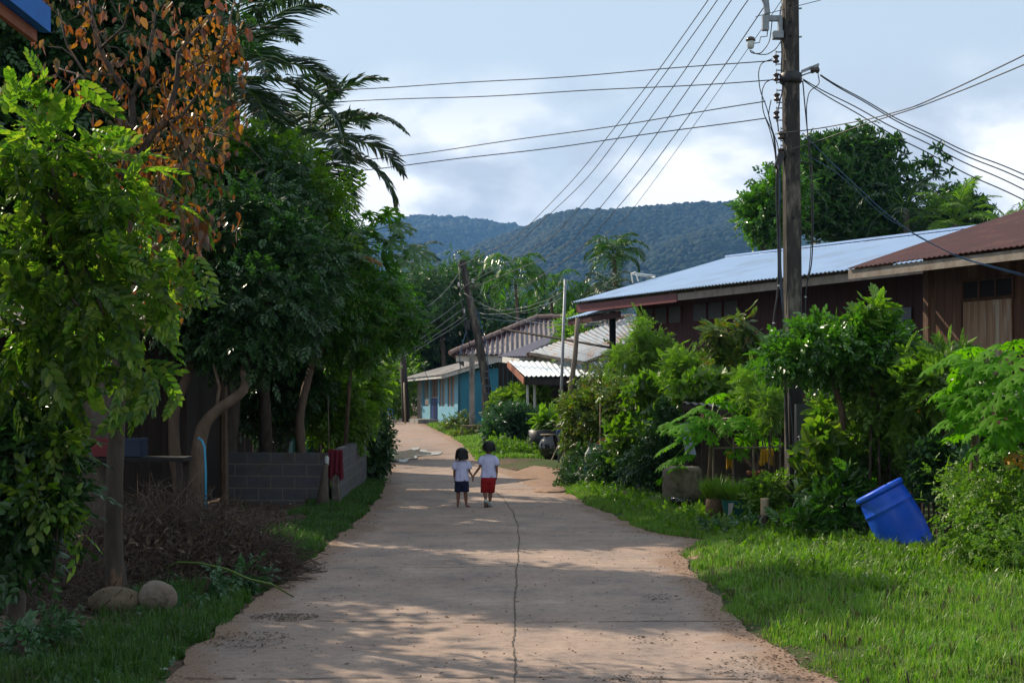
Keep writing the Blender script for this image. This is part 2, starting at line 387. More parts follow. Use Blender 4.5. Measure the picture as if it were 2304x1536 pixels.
# road
ry = np.concatenate([np.arange(-12, 45, .15), np.arange(45, 118, .4)])
NU = 33
u = np.linspace(0, 1, NU)
xl = XL(ry); xr = XR(ry)
RX = xl[:, None] + (xr - xl)[:, None] * u[None, :]; RY = np.repeat(ry[:, None], NU, 1)
def roadz(x, y): return gprof(y) + 0.006 * sn(x, y, .9, 3) + .004 * sn(x, y, 3., 7)
RZ = roadz(RX, RY)
I = np.arange(NU * len(ry)).reshape(len(ry), NU)
FQ = np.stack([I[:-1, :-1], I[:-1, 1:], I[1:, 1:], I[1:, :-1]], -1).reshape(-1, 4)
m, t, b, o = newmat('road_concrete')
tcn = N(t, 'ShaderNodeTexCoord'); v = tcn.outputs['Object']
nf = N(t, 'ShaderNodeTexNoise', inp={'Scale': 45.0, 'Detail': 5.0, 'Roughness': .7}); t.links.new(v, nf.inputs['Vector'])
nm = N(t, 'ShaderNodeTexNoise', inp={'Scale': 1.3, 'Detail': 7.0, 'Roughness': .6}); t.links.new(v, nm.inputs['Vector'])
nl = N(t, 'ShaderNodeTexNoise', inp={'Scale': .35, 'Detail': 5.0, 'Roughness': .6}); t.links.new(v, nl.inputs['Vector'])
vo = N(t, 'ShaderNodeTexVoronoi', inp={'Scale': 55.0}); t.links.new(v, vo.inputs['Vector'])
base = ramp(t, nm.outputs[0], [(.30, (.215, .168, .148)), (.45, (.30, .225, .188)), (.58, (.35, .258, .208)), (.72, (.43, .33, .27))])
spk = ramp(t, nf.outputs[0], [(.25, (.72, .72, .72)), (.5, (1, 1, 1)), (.75, (1.0, 1.0, 1.0))])
c = mixc(t, 1.0, base.outputs[0], spk.outputs[0], 'MULTIPLY')
agg = ramp(t, vo.outputs['Distance'], [(.10, (1, 1, 1)), (.22, (0, 0, 0))])
nagg = ramp(t, nf.outputs[0], [(.50, (0, 0, 0)), (.56, (1, 1, 1))])
c = mixc(t, math_(t, 'MULTIPLY', agg.outputs[0], nagg.outputs[0]), c, (.56, .48, .42))
earth = ramp(t, nl.outputs[0], [(.50, (0, 0, 0)), (.68, (1, 1, 1))])
c = mixc(t, math_(t, 'MULTIPLY', earth.outputs[0], .4), c, (.32, .20, .14))
ns_ = N(t, 'ShaderNodeTexNoise', inp={'Scale': 2.7, 'Detail': 9.0, 'Roughness': .75, 'Distortion': .4}); t.links.new(v, ns_.inputs['Vector'])
st_ = ramp(t, ns_.outputs[0], [(.60, (0, 0, 0)), (.70, (1, 1, 1))])
c = mixc(t, math_(t, 'MULTIPLY', st_.outputs[0], .55), c, (.10, .066, .048))
ns2 = N(t, 'ShaderNodeTexNoise', inp={'Scale': 11.0, 'Detail': 6.0, 'Roughness': .7}); t.links.new(v, ns2.inputs['Vector'])
s2_ = ramp(t, ns2.outputs[0], [(.30, (.72, .70, .68)), (.5, (1, 1, 1)), (.72, (1.12, 1.10, 1.06))])
c = mixc(t, 1.0, c, s2_.outputs[0], 'MULTIPLY')
at = N(t, 'ShaderNodeAttribute', attribute_name='edge')
ef = math_(t, 'ADD', at.outputs['Fac'], math_(t, 'MULTIPLY_ADD', nm.outputs[0], 1.6, -.8), clamp=True)
efr = ramp(t, ef, [(.55, (0, 0, 0)), (.8, (1, 1, 1))])
soilc = ramp(t, nf.outputs[0], [(.3, (.14, .088, .062)), (.7, (.34, .225, .16))])
c = mixc(t, efr.outputs[0], c, soilc.outputs[0])
sp = N(t, 'ShaderNodeSeparateXYZ'); t.links.new(v, sp.inputs[0])
wet = N(t, 'ShaderNodeAttribute', attribute_name='wet')
c = mixc(t, math_(t, 'MULTIPLY', wet.outputs['Fac'], .7), c, (.10, .062, .045))
t.links.new(c, b.inputs['Base Color']); b.inputs['Roughness'].default_value = .88; b.inputs['Specular IOR Level'].default_value = .25
bn = N(t, 'ShaderNodeBump', inp={'Strength': .55, 'Distance': .012}); t.links.new(nf.outputs[0], bn.inputs['Height'])
bn2 = N(t, 'ShaderNodeBump', inp={'Strength': .5, 'Distance': .05}); t.links.new(nm.outputs[0], bn2.inputs['Height']); t.links.new(bn.outputs[0], bn2.inputs['Normal'])
t.links.new(bn2.outputs[0], b.inputs['Normal'])
rd = mesh_obj('road', np.stack([RX.ravel(), RY.ravel(), RZ.ravel()], 1), FQ, m, smooth=True); rd['kind'] = 'structure'
ed = np.minimum(RX - xl[:, None], xr[:, None] - RX); edge = np.clip(1 - ed / .75, 0, 1)
edge = np.maximum(edge, np.clip((RY - 30) / 30, 0, .55))
a = rd.data.attributes.new('edge', 'FLOAT', 'POINT'); a.data.foreach_set('value', edge.ravel().astype(np.float32))
PC = ground_pt(910, 1024)
wv = np.exp(-(((RX - PC[0]) / 1.3) ** 2 + ((RY - PC[1]) / 5.5) ** 2))
a = rd.data.attributes.new('wet', 'FLOAT', 'POINT'); a.data.foreach_set('value', wv.ravel().astype(np.float32))

# joints and cracks in the slab: thin dark strips lying on the concrete
def strip(pts, w, name, mt, lift=.006):
    pts = np.asarray(pts, float); n = len(pts)
    T = np.gradient(pts, axis=0); Nn = np.stack([-T[:, 1], T[:, 0]], 1); Nn /= np.linalg.norm(Nn, axis=1)[:, None]
    ww = w * (0.6 + .8 * rng.random(n)) / 2
    A = pts + Nn * ww[:, None]; B = pts - Nn * ww[:, None]
    V = []
    for q in (A, B): V.append(np.stack([q[:, 0], q[:, 1], roadz(q[:, 0], q[:, 1]) + lift], 1))
    return np.vstack(V), np.array([(i, i + n, i + n + 1, i + 1) for i in range(n - 1)])
M['joint'] = mat('joint_fill', (.05, .038, .030), (.10, .075, .055), 20, .95)
jp = [(1158, 1700), (1158, 1536), (1157, 1440), (1158, 1360), (1163, 1280), (1168, 1220), (1165, 1180), (1154, 1152), (1135, 1125), (1118, 1108), (1106, 1098)]
pl = np.array([ground_pt(*q)[:2] for q in jp]); s = np.concatenate([[0], np.cumsum(np.linalg.norm(np.diff(pl, axis=0), axis=1))])
ss = np.arange(0, s[-1], .07); pl = np.stack([np.interp(ss, s, pl[:, 0]), np.interp(ss, s, pl[:, 1])], 1)
pl[:, 0] += .005 * rng.standard_normal(len(pl)) + .006 * np.sin(pl[:, 1] * 3)
V, Fq = strip(pl, .009, '', None)
Vs = [V]; Fs = [Fq]; off = len(V)
for yy, x0, x1 in ((14.45, -2.2, 1.9), (10.9, -2.3, 1.8), (8.7, -2., 2.), (18.3, -2.4, 1.9), (22.6, -2.2, 2.2), (27.2, -2.4, .6)):
    xs = np.arange(x0, x1, .08); q = np.stack([xs, yy + .03 * np.sin(xs * 2.2 + yy) + .008 * rng.standard_normal(len(xs))], 1)
    keep = rng.random(len(xs)) > 0
    V, Fq = strip(q, .016, '', None)
    k = rng.random(len(Fq)) > .18
    Vs.append(V); Fs.append(Fq[k] + off); off += len(V)
j = mesh_obj('road_joint', np.vstack(Vs), np.vstack(Fs), M['joint']); j['kind'] = 'structure'

# puddle
ang = np.linspace(0, 2 * pi, 72, endpoint=False)
rx_ = .52 * (1 + .28 * np.sin(3 * ang + 1) + .16 * np.sin(7 * ang) + .10 * np.sin(12 * ang + 2)); ry_ = 3.3 * (1 + .2 * np.sin(2 * ang + .6) + .14 * np.sin(9 * ang))
pv = np.stack([PC[0] + rx_ * np.cos(ang), PC[1] + ry_ * np.sin(ang)], 1)
mw, t, b, o = newmat('puddle_water'); b.inputs['Base Color'].default_value = (.22, .18, .14, 1); b.inputs['Roughness'].default_value = .12; b.inputs['Specular IOR Level'].default_value = 1.0
tcw = N(t, 'ShaderNodeTexCoord'); nw = N(t, 'ShaderNodeTexNoise', inp={'Scale': 16.0, 'Detail': 3.0}); t.links.new(tcw.outputs['Object'], nw.inputs['Vector'])
bw = N(t, 'ShaderNodeBump', inp={'Strength': 1.0, 'Distance': .35}); t.links.new(nw.outputs[0], bw.inputs['Height']); t.links.new(bw.outputs[0], b.inputs['Normal'])
zc = float(gprof(PC[1]))
pvz = gprof(pv[:, 1]) + .018
V = np.vstack([np.c_[pv, pvz], [[PC[0], PC[1], zc + .018]]])
k7 = 72; Vr = []
for f in (1.0, 1.0): pass
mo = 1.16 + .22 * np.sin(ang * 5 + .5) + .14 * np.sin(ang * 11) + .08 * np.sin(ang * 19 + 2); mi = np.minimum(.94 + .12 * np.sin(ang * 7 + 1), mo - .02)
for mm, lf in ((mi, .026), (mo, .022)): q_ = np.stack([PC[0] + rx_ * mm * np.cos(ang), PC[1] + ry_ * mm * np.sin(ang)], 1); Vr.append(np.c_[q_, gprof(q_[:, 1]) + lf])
ms_, t_, b_, o_ = newmat('sky_reflection_rim'); b_.inputs['Base Color'].default_value = (.55, .53, .50, 1); b_.inputs['Roughness'].default_value = .22; b_.inputs['Specular IOR Level'].default_value = .8  # pale colour painted in place of bright sky mirrored along the puddle edge
sl_ = mesh_obj('puddle_sky_rim', np.vstack(Vr), np.array([(i, (i + 1) % 72, (i + 1) % 72 + 72, i + 72) for i in range(72)]), ms_); sl_['kind'] = 'structure'
pu = mesh_obj('puddle', V, np.array([(i, (i + 1) % 72, 72) for i in range(72)]), mw); pu['kind'] = 'structure'

# sandy drive joining from the right
def patch(name, poly_px, mt, lift=.02, n=10):
    pts = np.array([ground_pt(*q)[:2] for q in poly_px]); c = pts.mean(0)
    V = [[c[0], c[1], float(gz(c[0], c[1])) + lift]]; k = len(pts)
    rings = 6
    for r in range(1, rings + 1):
        for q in pts:
            p = c + (q - c) * r / rings; V.append([p[0], p[1], float(gz(p[0], p[1])) + lift * (1 - (r / rings) ** 3) - (.03 if r == rings else 0)])
    Fc = [(0, 1 + i, 1 + (i + 1) % k) for i in range(k)]
    for r in range(rings - 1):
        for i in range(k):
            a0 = 1 + r * k + i; a1 = 1 + r * k + (i + 1) % k; Fc.append((a0, a0 + k, a1 + k, a1))
    o = mesh_obj(name, V, Fc, mt, smooth=True); o['kind'] = 'structure'; return o
M['sand'] = mat('sand_soil', (.30, .19, .125), (.22, .135, .09), 5, .95, .6, 40)
patch('path', [(1090, 1052), (1150, 1057), (1200, 1052), (1272, 1058), (1275, 1078), (1262, 1092), (1290, 1104), (1200, 1108), (1150, 1080)], M['sand'], .05)
patch('path', [(985, 985), (1005, 975), (1060, 975), (1065, 985), (1030, 992)], M['sand'], .05)
patch('path', [(1540, 1255), (1560, 1225), (1600, 1212), (1605, 1235), (1570, 1265)], M['sand'], .03)

# hills with their forest
def hillfield(name, D, y0, px, top, nxs, nys, x_ext):
    hx = np.linspace(-x_ext, x_ext, nxs); hy = np.linspace(y0, D + 900, nys)
    Xh, Yh = np.meshgrid(hx, hy)
    ridge = HC + (HOR - np.interp(hx / D * F + CX, px, top)) / F * D
    def h(x, y):
        r = HC + (HOR - np.interp(x / D * F + CX, px, top)) / F * D
        t = np.clip((y - y0) / (D - y0), 0, 1)
        s = 1 - np.clip((y - D) / 1200, 0, 1) ** 2
        gul = 1 + .16 * np.sin(x * .011 + y * .004) * (1 - t) + .10 * np.sin(x * .03 - y * .012 + 1) * (1 - t) * t * 3 + .05 * np.sin(x * .07 + y * .03) * (1 - t)
        return 1.5 + (r - 1.5) * (t ** 1.05) * gul * s
    Zh = h(Xh, Yh)
    I = np.arange(nxs * nys).reshape(nys, nxs)
    FQ = np.stack([I[:-1, :-1], I[:-1, 1:], I[1:, 1:], I[1:, :-1]], -1).reshape(-1, 4)
    o = mesh_obj(name, np.stack([Xh.ravel(), Yh.ravel(), Zh.ravel()], 1), FQ, M['hill'], smooth=True); o['kind'] = 'structure'
    return h
M['hill'] = mat('hill_undergrowth', (.02, .045, .018), (.035, .065, .022), .03, .95)
hB = hillfield('hills', 3000, 1500, [-600, 0, 500, 840, 880, 960, 1030, 1090, 1165, 1300, 1500, 2304, 3000], [560, 520, 540, 528, 502, 498, 502, 508, 520, 560, 600, 620, 640], 160, 60, 2400)
hA = hillfield('hills', 2000, 900, [-600, 0, 700, 880, 1000, 1100, 1180, 1230, 1300, 1380, 1450, 1600, 1690, 1800, 2000, 2304, 2900], [760, 760, 700, 660, 600, 552, 522, 496, 480, 482, 474, 464, 466, 480, 520, 560, 640], 200, 80, 1700)
ico = bmesh.new(); bmesh.ops.create_icosphere(ico, subdivisions=1, radius=1.0); ico.verts.ensure_lookup_table()
IV = np.array([v.co[:] for v in ico.verts]); IF = np.array([[v.index for v in f.verts] for f in ico.faces]); ico.free()
ico = bmesh.new(); bmesh.ops.create_icosphere(ico, subdivisions=2, radius=1.0); ico.verts.ensure_lookup_table()
IV2 = np.array([v.co[:] for v in ico.verts]); IF2 = np.array([[v.index for v in f.verts] for f in ico.faces]); ico.free()
ico = bmesh.new(); bmesh.ops.create_icosphere(ico, subdivisions=3, radius=1.0); ico.verts.ensure_lookup_table()
IV3 = np.array([v.co[:] for v in ico.verts]); IF3 = np.array([[v.index for v in f.verts] for f in ico.faces]); ico.free()
def forest(name, h, D, y0, pxr, n, size, label):
    px = rng.uniform(pxr[0], pxr[1], n); y = y0 + (D + 25 - y0) * np.sqrt(rng.uniform(0.02, 1, n)); x = (px - CX) / F * y
    z = h(x, y); s = size * rng.uniform(.55, 1.25, n)
    k = len(IV2); V = IV2[None] * (1 + .16 * rng.standard_normal((n, k, 1)).clip(-1.6, 1.6)) * s[:, None, None] * np.array([1, 1, .85]) * (1 + .2 * rng.standard_normal((n, 1, 3)).clip(-1.2, 1.2))
    V = V + np.stack([x, y, z + s * .45], 1)[:, None]
    Fc = IF2[None] + (np.arange(n) * k)[:, None, None]
    o = mesh_obj(name, V.reshape(-1, 3), Fc.reshape(-1, 3), M['forest'], smooth=True)
    tag(o, label, 'forest', kind='stuff')
forest('forest', hA, 2000, 1050, (820, 1780), 19000, 5.0, 'dense green forest covering the nearer hill')
forest('forest', hB, 3000, 1900, (780, 1250), 7000, 9.0, 'bluish forest covering the farther hill on the left')
# ------------------------------------------------------------------ buildings
def corr(name, A, B, Cc, D, pitch, amp, mt, parent, thick=.012, trap=False, nv=6, sag=0.0, lapnoise=.0):
    """corrugated sheet; A->B is across the ribs (eave), A->D / B->Cc up the slope"""
    A, B, Cc, D = [np.asarray(q, float) for q in (A, B, Cc, D)]
    L = np.linalg.norm(B - A); nr = max(3, int(L / pitch)); ns = 6 if trap else 5
    nu = nr * ns + 1; u = np.linspace(0, 1, nu); v = np.linspace(0, 1, nv)
    nrm = np.cross(B - A, D - A); nrm /= np.linalg.norm(nrm)
    if nrm[2] < 0: nrm = -nrm
    if trap:
        ph = (np.arange(nu) % ns) / ns; w = np.where((ph > .28) & (ph < .72), amp, 0)
    else:
        w = amp * np.sin(2 * pi * u * nr)
    U, Vv = np.meshgrid(u, v)
    Pt = (A * 1.0)[None, None] * ((1 - U) * (1 - Vv))[..., None] + B * (U * (1 - Vv))[..., None] + Cc * (U * Vv)[..., None] + D * ((1 - U) * Vv)[..., None]
    Pt = Pt + nrm * (w[None, :] + 0.01 * np.sin(Vv * 9 + U * 5))[..., None]
    Pt[..., 2] -= sag * np.sin(pi * Vv)
    top = Pt.reshape(-1, 3); bot = (Pt - nrm * thick).reshape(-1, 3); n = len(top)
    I = np.arange(n).reshape(nv, nu)
    q = np.stack([I[:-1, :-1], I[:-1, 1:], I[1:, 1:], I[1:, :-1]], -1).reshape(-1, 4)
    e = []
    for a in (I[0], I[-1][::-1], I[:, -1], I[:, 0][::-1]):
        e.append(np.stack([a[:-1], a[:-1] + n, a[1:] + n, a[1:]], -1))
    return mesh_obj(name, np.vstack([top, bot]), [q, q[:, ::-1] + n, np.vstack(e)], mt, parent)
def slab(pts, th):
    pts = np.asarray(pts, float); n = np.cross(pts[1] - pts[0], pts[2] - pts[0]); n /= np.linalg.norm(n)
    return MB().prism(pts, n * th)
def boards(mb, A, B, z0, z1, w, nrm, d=.018, jit=.006):
    """vertical boards from A to B (xy) on the face with normal nrm"""
    A = np.array(A, float); B = np.array(B, float); L = np.linalg.norm(B - A); n = max(1, int(L / w)); t = (B - A) / L; nr = np.array(nrm, float)
    for i in range(n):
        a = A + t * (L * i / n + .004); b = A + t * (L * (i + 1) / n - .004); dd = d + jit * random.random()
        q = [a, b, b + nr * dd, a + nr * dd]
        mb.prism([[p[0], p[1], z0] for p in q], (0, 0, z1 - z0))
    return mb
def beam(mb, a, b, w, h):
    a = np.array(a, float); b = np.array(b, float); t = b - a; s = np.array([-t[1], t[0], 0]); s = s / (np.linalg.norm(s) + 1e-9) * w / 2
    mb.prism([a - s, a + s, a + s + (0, 0, h), a - s + (0, 0, h)], t)
    return mb
U = np.array([.46, -.888]); Vv_ = np.array([.888, .46])

# --- long dark red house with the silver roof
C0 = np.array([1.56, 36.6])
def hp(o, u, v, z): q = o + U * u + Vv_ * v; return np.array([q[0], q[1], z])
h = thing('house', hp(C0, 5, 3, 0), 'long dark red board house under a bright silver corrugated roof', 'house')
ez = 4.22; rz = 5.62; Lr = 13.5
corr('roof', hp(C0, 0, 0, ez), hp(C0, Lr, 0, ez - .02), hp(C0, Lr, 5.0, rz - .24), hp(C0, 0, 5.0, rz), .125, .013, M['silver_roof'], h, trap=False, nv=4)
corr('roof', hp(C0, 0, 10.0, ez), hp(C0, Lr, 10.0, ez), hp(C0, Lr, 5.05, rz - .25), hp(C0, 0, 5.05, rz - .01), .20, .022, M['silver_roof'], h, nv=4)
mb = MB(); beam(mb, hp(C0, -.05, 5.02, rz - .02), hp(C0, Lr, 5.02, rz - .26), .4, .05); mb.build('ridge_cap', M['silver_roof'], h)
mb = MB(); beam(mb, hp(C0, 0.02, .12, ez - .27), hp(C0, 4.6, .12, ez - .27), .03, .2); beam(mb, hp(C0, .05, .1, ez - .26), hp(C0, .05, 5.0, rz - .28), .03, .2)
mb.build('fascia', M['red_paint'], h)
mb = MB(); beam(mb, hp(C0, 4.6, .14, ez - .24), hp(C0, Lr, .14, ez - .24), .03, .16)
for k in range(14): beam(mb, hp(C0, .3 + k * .98, .2, ez - .13), hp(C0, .3 + k * .98, 5.0, rz - .16 - .018 * k), .05, .1)
mb.build('rafters', M['fascia'], h)
mb = MB(); a = hp(C0, .95, 1.35, 0); b2 = hp(C0, Lr, 1.35, 0)
boards(mb, a[:2], b2[:2], .3, ez + .1, .16, -Vv_, .012, .008)
mb.prism([hp(C0, .95, 1.36, .3), hp(C0, Lr, 1.36, .3), hp(C0, Lr, 1.46, .3), hp(C0, .95, 1.46, .3)], (0, 0, ez - .2))
mb.prism([hp(C0, .95, 1.46, .3), hp(C0, .95, 8.6, .3), hp(C0, .95, 8.6, ez), hp(C0, .95, 5, rz - .3), hp(C0, .95, 1.46, ez + .1)], (U[0] * .08, U[1] * .08, 0))
mb.build('wall', M['red_wall'], h)
for k, (s0, n) in enumerate(((1.25, 3), (3.55, 3))):
    for i in range(n):
        s = s0 + i * .62; mb = MB(); fr = MB()
        pts = [hp(C0, s, 1.315, ez - .62), hp(C0, s + .5, 1.315, ez - .62), hp(C0, s + .5, 1.315, ez - .24), hp(C0, s, 1.315, ez - .24)]
        w = slab(pts, .02).build('window', mat('vent_glass%d%d' % (k, i), (.06, .065, .062), (.045, .05, .048), 5, .5), h)
        for q0, q1 in ((0, 1), (1, 2), (2, 3), (3, 0)): fr.tube([pts[q0], pts[q1]], .018, 4)
        fr.build('frame', M['red_paint'], w)
pts = [hp(C0, 9.9, 1.315, 2.95), hp(C0, 10.9, 1.315, 2.95), hp(C0, 10.9, 1.315, 3.5), hp(C0, 9.9, 1.315, 3.5)]
slab(pts, .02).build('window', mat('vent_pane', (.06, .07, .09), (.05, .055, .07), 4, .3), h)
mb = MB(); q = hp(C0, .25, 1.05, 0); mb.tube([q + (0, 0, .15), q + (0, 0, 4.15)], .085, 8); mb.build('post', M['dark'], h, True)
# lower lean-to tier of the roof
corr('lower_roof', hp(C0, -.9, .3, 3.84), hp(C0, 2.3, .45, 4.0), hp(C0, 2.3, 1.7, 4.40), hp(C0, -.9, 1.9, 4.34), .125, .013, M['silver_roof'], h, nv=3)
mb = MB(); beam(mb, hp(C0, -.86, .36, 3.66), hp(C0, 1.6, .45, 3.76), .03, .15); beam(mb, hp(C0, -.86, .36, 3.66), hp(C0, -.86, 1.8, 4.12), .03, .15); mb.build('lower_fascia', M['red_wall'], h)
mb = MB(); mb.tube([hp(C0, -4.8, .4, 3.75), hp(C0, -1.6, .75, 3.32), hp(C0, .3, 1.0, 3.05)], .035, 6); mb.tube([hp(C0, .3, 1.0, 3.05), hp(C0, 1.6, .9, 2.85)], .03, 6)
mb.build('brace_pole', M['wood_dark'], h)
mb = MB(); q = hp(C0, .12, .95, 2.75); mb.box(q, (.12, .05, .42)); mb.build('lamp', M['galv'], h)

# white frame standing on the roof
mb = MB(); c = [hp(C0, -.4, 3.0, 4.98), hp(C0, .3, 2.6, 4.86), hp(C0, 2.0, 3.6, 5.16)]
f0 = hp(C0, .15, 2.1, ez + .5); f1 = hp(C0, .75, 2.3, ez + .62)
fb = thing('roof_frame', f0, 'small white metal frame standing on the far end of the silver roof', 'frame')
a = P(1424, 634, 37.6); b2 = P(1436, 630, 37.3); a1 = P(1420, 614, 37.6); b1 = P(1430, 612, 37.3); e1 = P(1474, 620, 37.4); e2 = P(1466, 624, 37.9)
for p, q in ((a, a1), (b2, b1), (a1, b1), (b1, e1), (a1, e2), (e1, e2)): mb.tube([p - (0, 0, .03), q], .02, 5)
mb.build('tubes', M['white_paint'], fb)

# --- wooden house with the rust red roof
C1 = np.array([5.66, 24.0])
h = thing('house', hp(C1, 3, 2, 0), 'raised brown timber house with a rust red metal roof, at the right', 'house')
corr('roof', hp(C1, 0, 0, 3.92), hp(C1, 9, 0, 3.96), hp(C1, 9, 7.2, 6.2), hp(C1, 0, 7.2, 6.12), .11, .008, M['rust_roof'], h, nv=5)
mb = MB(); beam(mb, hp(C1, -.03, .06, 3.74), hp(C1, 9, .06, 3.76), .035, .15); beam(mb, hp(C1, -.03, .06, 3.74), hp(C1, -.03, 7.2, 5.95), .035, .15)
mb.build('fascia', M['fascia'], h)
mb = MB(); a = hp(C1, .85, 1.0, 0); b2 = hp(C1, 9, 1.0, 0)
dz = 1.7
boards(mb, a[:2], hp(C1, 1.62, 1.0, 0)[:2], dz, 4.05, .17, -Vv_, .012, .012)
boards(mb, hp(C1, 2.72, 1.0, 0)[:2], b2[:2], dz, 4.05, .17, -Vv_, .012, .012)
boards(mb, hp(C1, 1.62, 1.0, 0)[:2], hp(C1, 2.72, 1.0, 0)[:2], 3.62, 4.05, .17, -Vv_, .012, .012)
mb.prism([hp(C1, .85, 1.01, dz), hp(C1, 9, 1.01, dz), hp(C1, 9, 1.1, dz), hp(C1, .85, 1.1, dz)], (0, 0, 2.4))
mb.prism([hp(C1, .85, 1.1, dz), hp(C1, .85, 6.5, dz), hp(C1, .85, 6.5, 5.6), hp(C1, .85, 1.1, 4.15)], (U[0] * .08, U[1] * .08, 0))
mb.prism([hp(C1, .80, .93, dz), hp(C1, .92, .93, dz), hp(C1, .92, 1.08, dz), hp(C1, .80, 1.08, dz)], (0, 0, 2.4))
mb.build('wall', M['wood_wall'], h)
mb = MB(); boards(mb, hp(C1, 1.66, .985, 0)[:2], hp(C1, 2.68, .985, 0)[:2], 1.95, 3.28, .17, -Vv_, .014, .006)
d = mb.build('shutter', M['wood_door'], h)
mb = MB(); mb.prism([hp(C1, 1.66, .99, 3.34), hp(C1, 2.68, .99, 3.34), hp(C1, 2.68, .985, 3.6), hp(C1, 1.66, .985, 3.6)], (Vv_[0] * .015, Vv_[1] * .015, 0))
w = mb.build('transom_window', M['dark'], h)
mb = MB()
for s in (1.64, 2.0, 2.35, 2.70): mb.tube([hp(C1, s, .965, 3.3), hp(C1, s, .965, 3.62)], .016, 4)
for z in (3.31, 3.62): mb.tube([hp(C1, 1.6, .965, z), hp(C1, 2.74, .965, z)], .02, 4)
mb.build('frame', M['wood_wall'], w)
for s in (1.0, 3.4, 6.0):
    for v in (1.1, 5.0): q = hp(C1, s, v, 0); MB().box(q + (0, 0, .9), (.16, .16, 1.65)).build('stilt', M['wood_dark'], h)
mb = MB(); beam(mb, hp(C1, .8, 1.05, 1.55), hp(C1, 9, 1.05, 1.55), .12, .16); mb.build('floor_beam', M['wood_dark'], h)

# --- low sheds under/in front of those houses
def shed(name, label, corners, mt, pitch, amp, postm, gx_wall=None, rust=None):
    """corners: 4 world points eaveA, eaveB, topB, topA"""
    c = np.mean(corners, 0); h = thing(name, (c[0], c[1], float(gz(c[0], c[1]))), label, 'shed')
    corr('roof', *corners, pitch, amp, mt, h, nv=4)
    for q in corners:
        g0 = float(gz(q[0], q[1])); ins = (c - q) * .07; p = q + ins
        MB().tube([(p[0], p[1], g0 - .05), (p[0], p[1], p[2] - .04)], .05, 6).build('post', postm, h)
    mb = MB(); beam(mb, corners[0] - (0, 0, .12), corners[1] - (0, 0, .12), .04, .09); beam(mb, corners[2] - (0, 0, .12), corners[3] - (0, 0, .12), .04, .09)
    for f in (.02, .5, .98):
        a = corners[0] * (1 - f) + corners[1] * f; b = corners[3] * (1 - f) + corners[2] * f
        beam(mb, a - (0, 0, .12), b - (0, 0, .12), .05, .08)
    mb.build('beams', postm, h)
    return h, c
h, c = shed('shed', 'low open shed with grey sheet roof, beside the blue barrel below the timber house', [P(2050, 945, 19.5), P(2420, 860, 17.0), P(2480, 835, 19.0), P(2120, 905, 21.5)], M['old_roof'], .15, .015, M['wood_dark'])
a, b2 = P(2105, 950, 20.2), P(2420, 945, 18.0)
MB().prism([(a[0], a[1], .1), (b2[0], b2[1], .1), (b2[0], b2[1] + .06, .1), (a[0], a[1] + .06, .1)], (0, 0, 1.25)).build('wall', M['grime_wall'], h)
h, c = shed('shed', 'low shed with a grey fibre cement roof behind the papaya plant and pots', [P(1535, 905, 23.0), P(1790, 935, 21.5), P(1800, 880, 25.5), P(1600, 888, 26.5)], M['old_roof'], .15, .015, M['wood_dark'])
a, b2 = P(1560, 950, 24.5), P(1790, 950, 23)
mb = MB(); boards(mb, a[:2], b2[:2], .1, 1.35, .17, (0, -1), .02, .02); mb.build('wall', M['grime_wall'], h)

# --- bright white corrugated lean-to with orange trim
A, B, Cc, D = P(1182, 846, 42.0), P(1475, 846, 40.0), P(1475, 815, 44.5), P(1145, 812, 46.5)
h = thing('shed', (A[0] + 2, 43, float(gprof(43))), 'lean-to with a gleaming white ribbed roof and orange edge board', 'shed')
corr('roof', A, B, Cc, D, .155, .02, M['white_roof'], h, nv=3)
mb = MB(); beam(mb, A + (-.04, 0, -.24), D + (-.04, 0, -.20), .03, .19); mb.build('edge_board', M['terracotta'], h)
mb = MB(); beam(mb, A + (0, .05, -.26), B + (0, .05, -.26), .03, .18); mb.build('fascia', M['wood_dark'], h)
mb = MB(); a = D + (-.1, .3, 0); b2 = A + (.35, 2.6, 0)
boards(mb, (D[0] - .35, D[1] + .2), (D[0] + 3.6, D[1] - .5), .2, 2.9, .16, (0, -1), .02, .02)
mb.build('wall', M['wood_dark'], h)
for px in (1187, 1203, 1330, 1460): q = P(px, 850, 42.2); MB().tube([(q[0], q[1], .1), (q[0], q[1], 2.25)], .045, 6).build('post', M['white_paint'] if px < 1210 else M['wood_grey'], h)

# --- rusty grey sheet roof above it
A, B, Cc, D = P(1192, 792, 47.5), P(1316, 813, 42), P(1462, 752, 40), P(1446, 700, 46)
h = thing('shed', (2.6, 44, float(gprof(44))), 'open shed roofed with old grey sheets streaked by rust', 'shed')
corr('roof', A, D, Cc, B, .17, .014, M['grey_rust_roof'], h, nv=6)
mb = MB(); beam(mb, A - (0, 0, .1), B - (0, 0, .1), .05, .08); beam(mb, B - (0, 0, .1), Cc - (0, 0, .1), .05, .08); mb.build('beams', M['wood_dark'], h)
for q in (A, B, Cc, D):
    p = q + ((2.9 - q[0]) * .06, (44 - q[1]) * .06, -.05); MB().tube([(p[0], p[1], .1), (p[0], p[1], p[2])], .055, 6).build('post', M['wood_grey'], h)

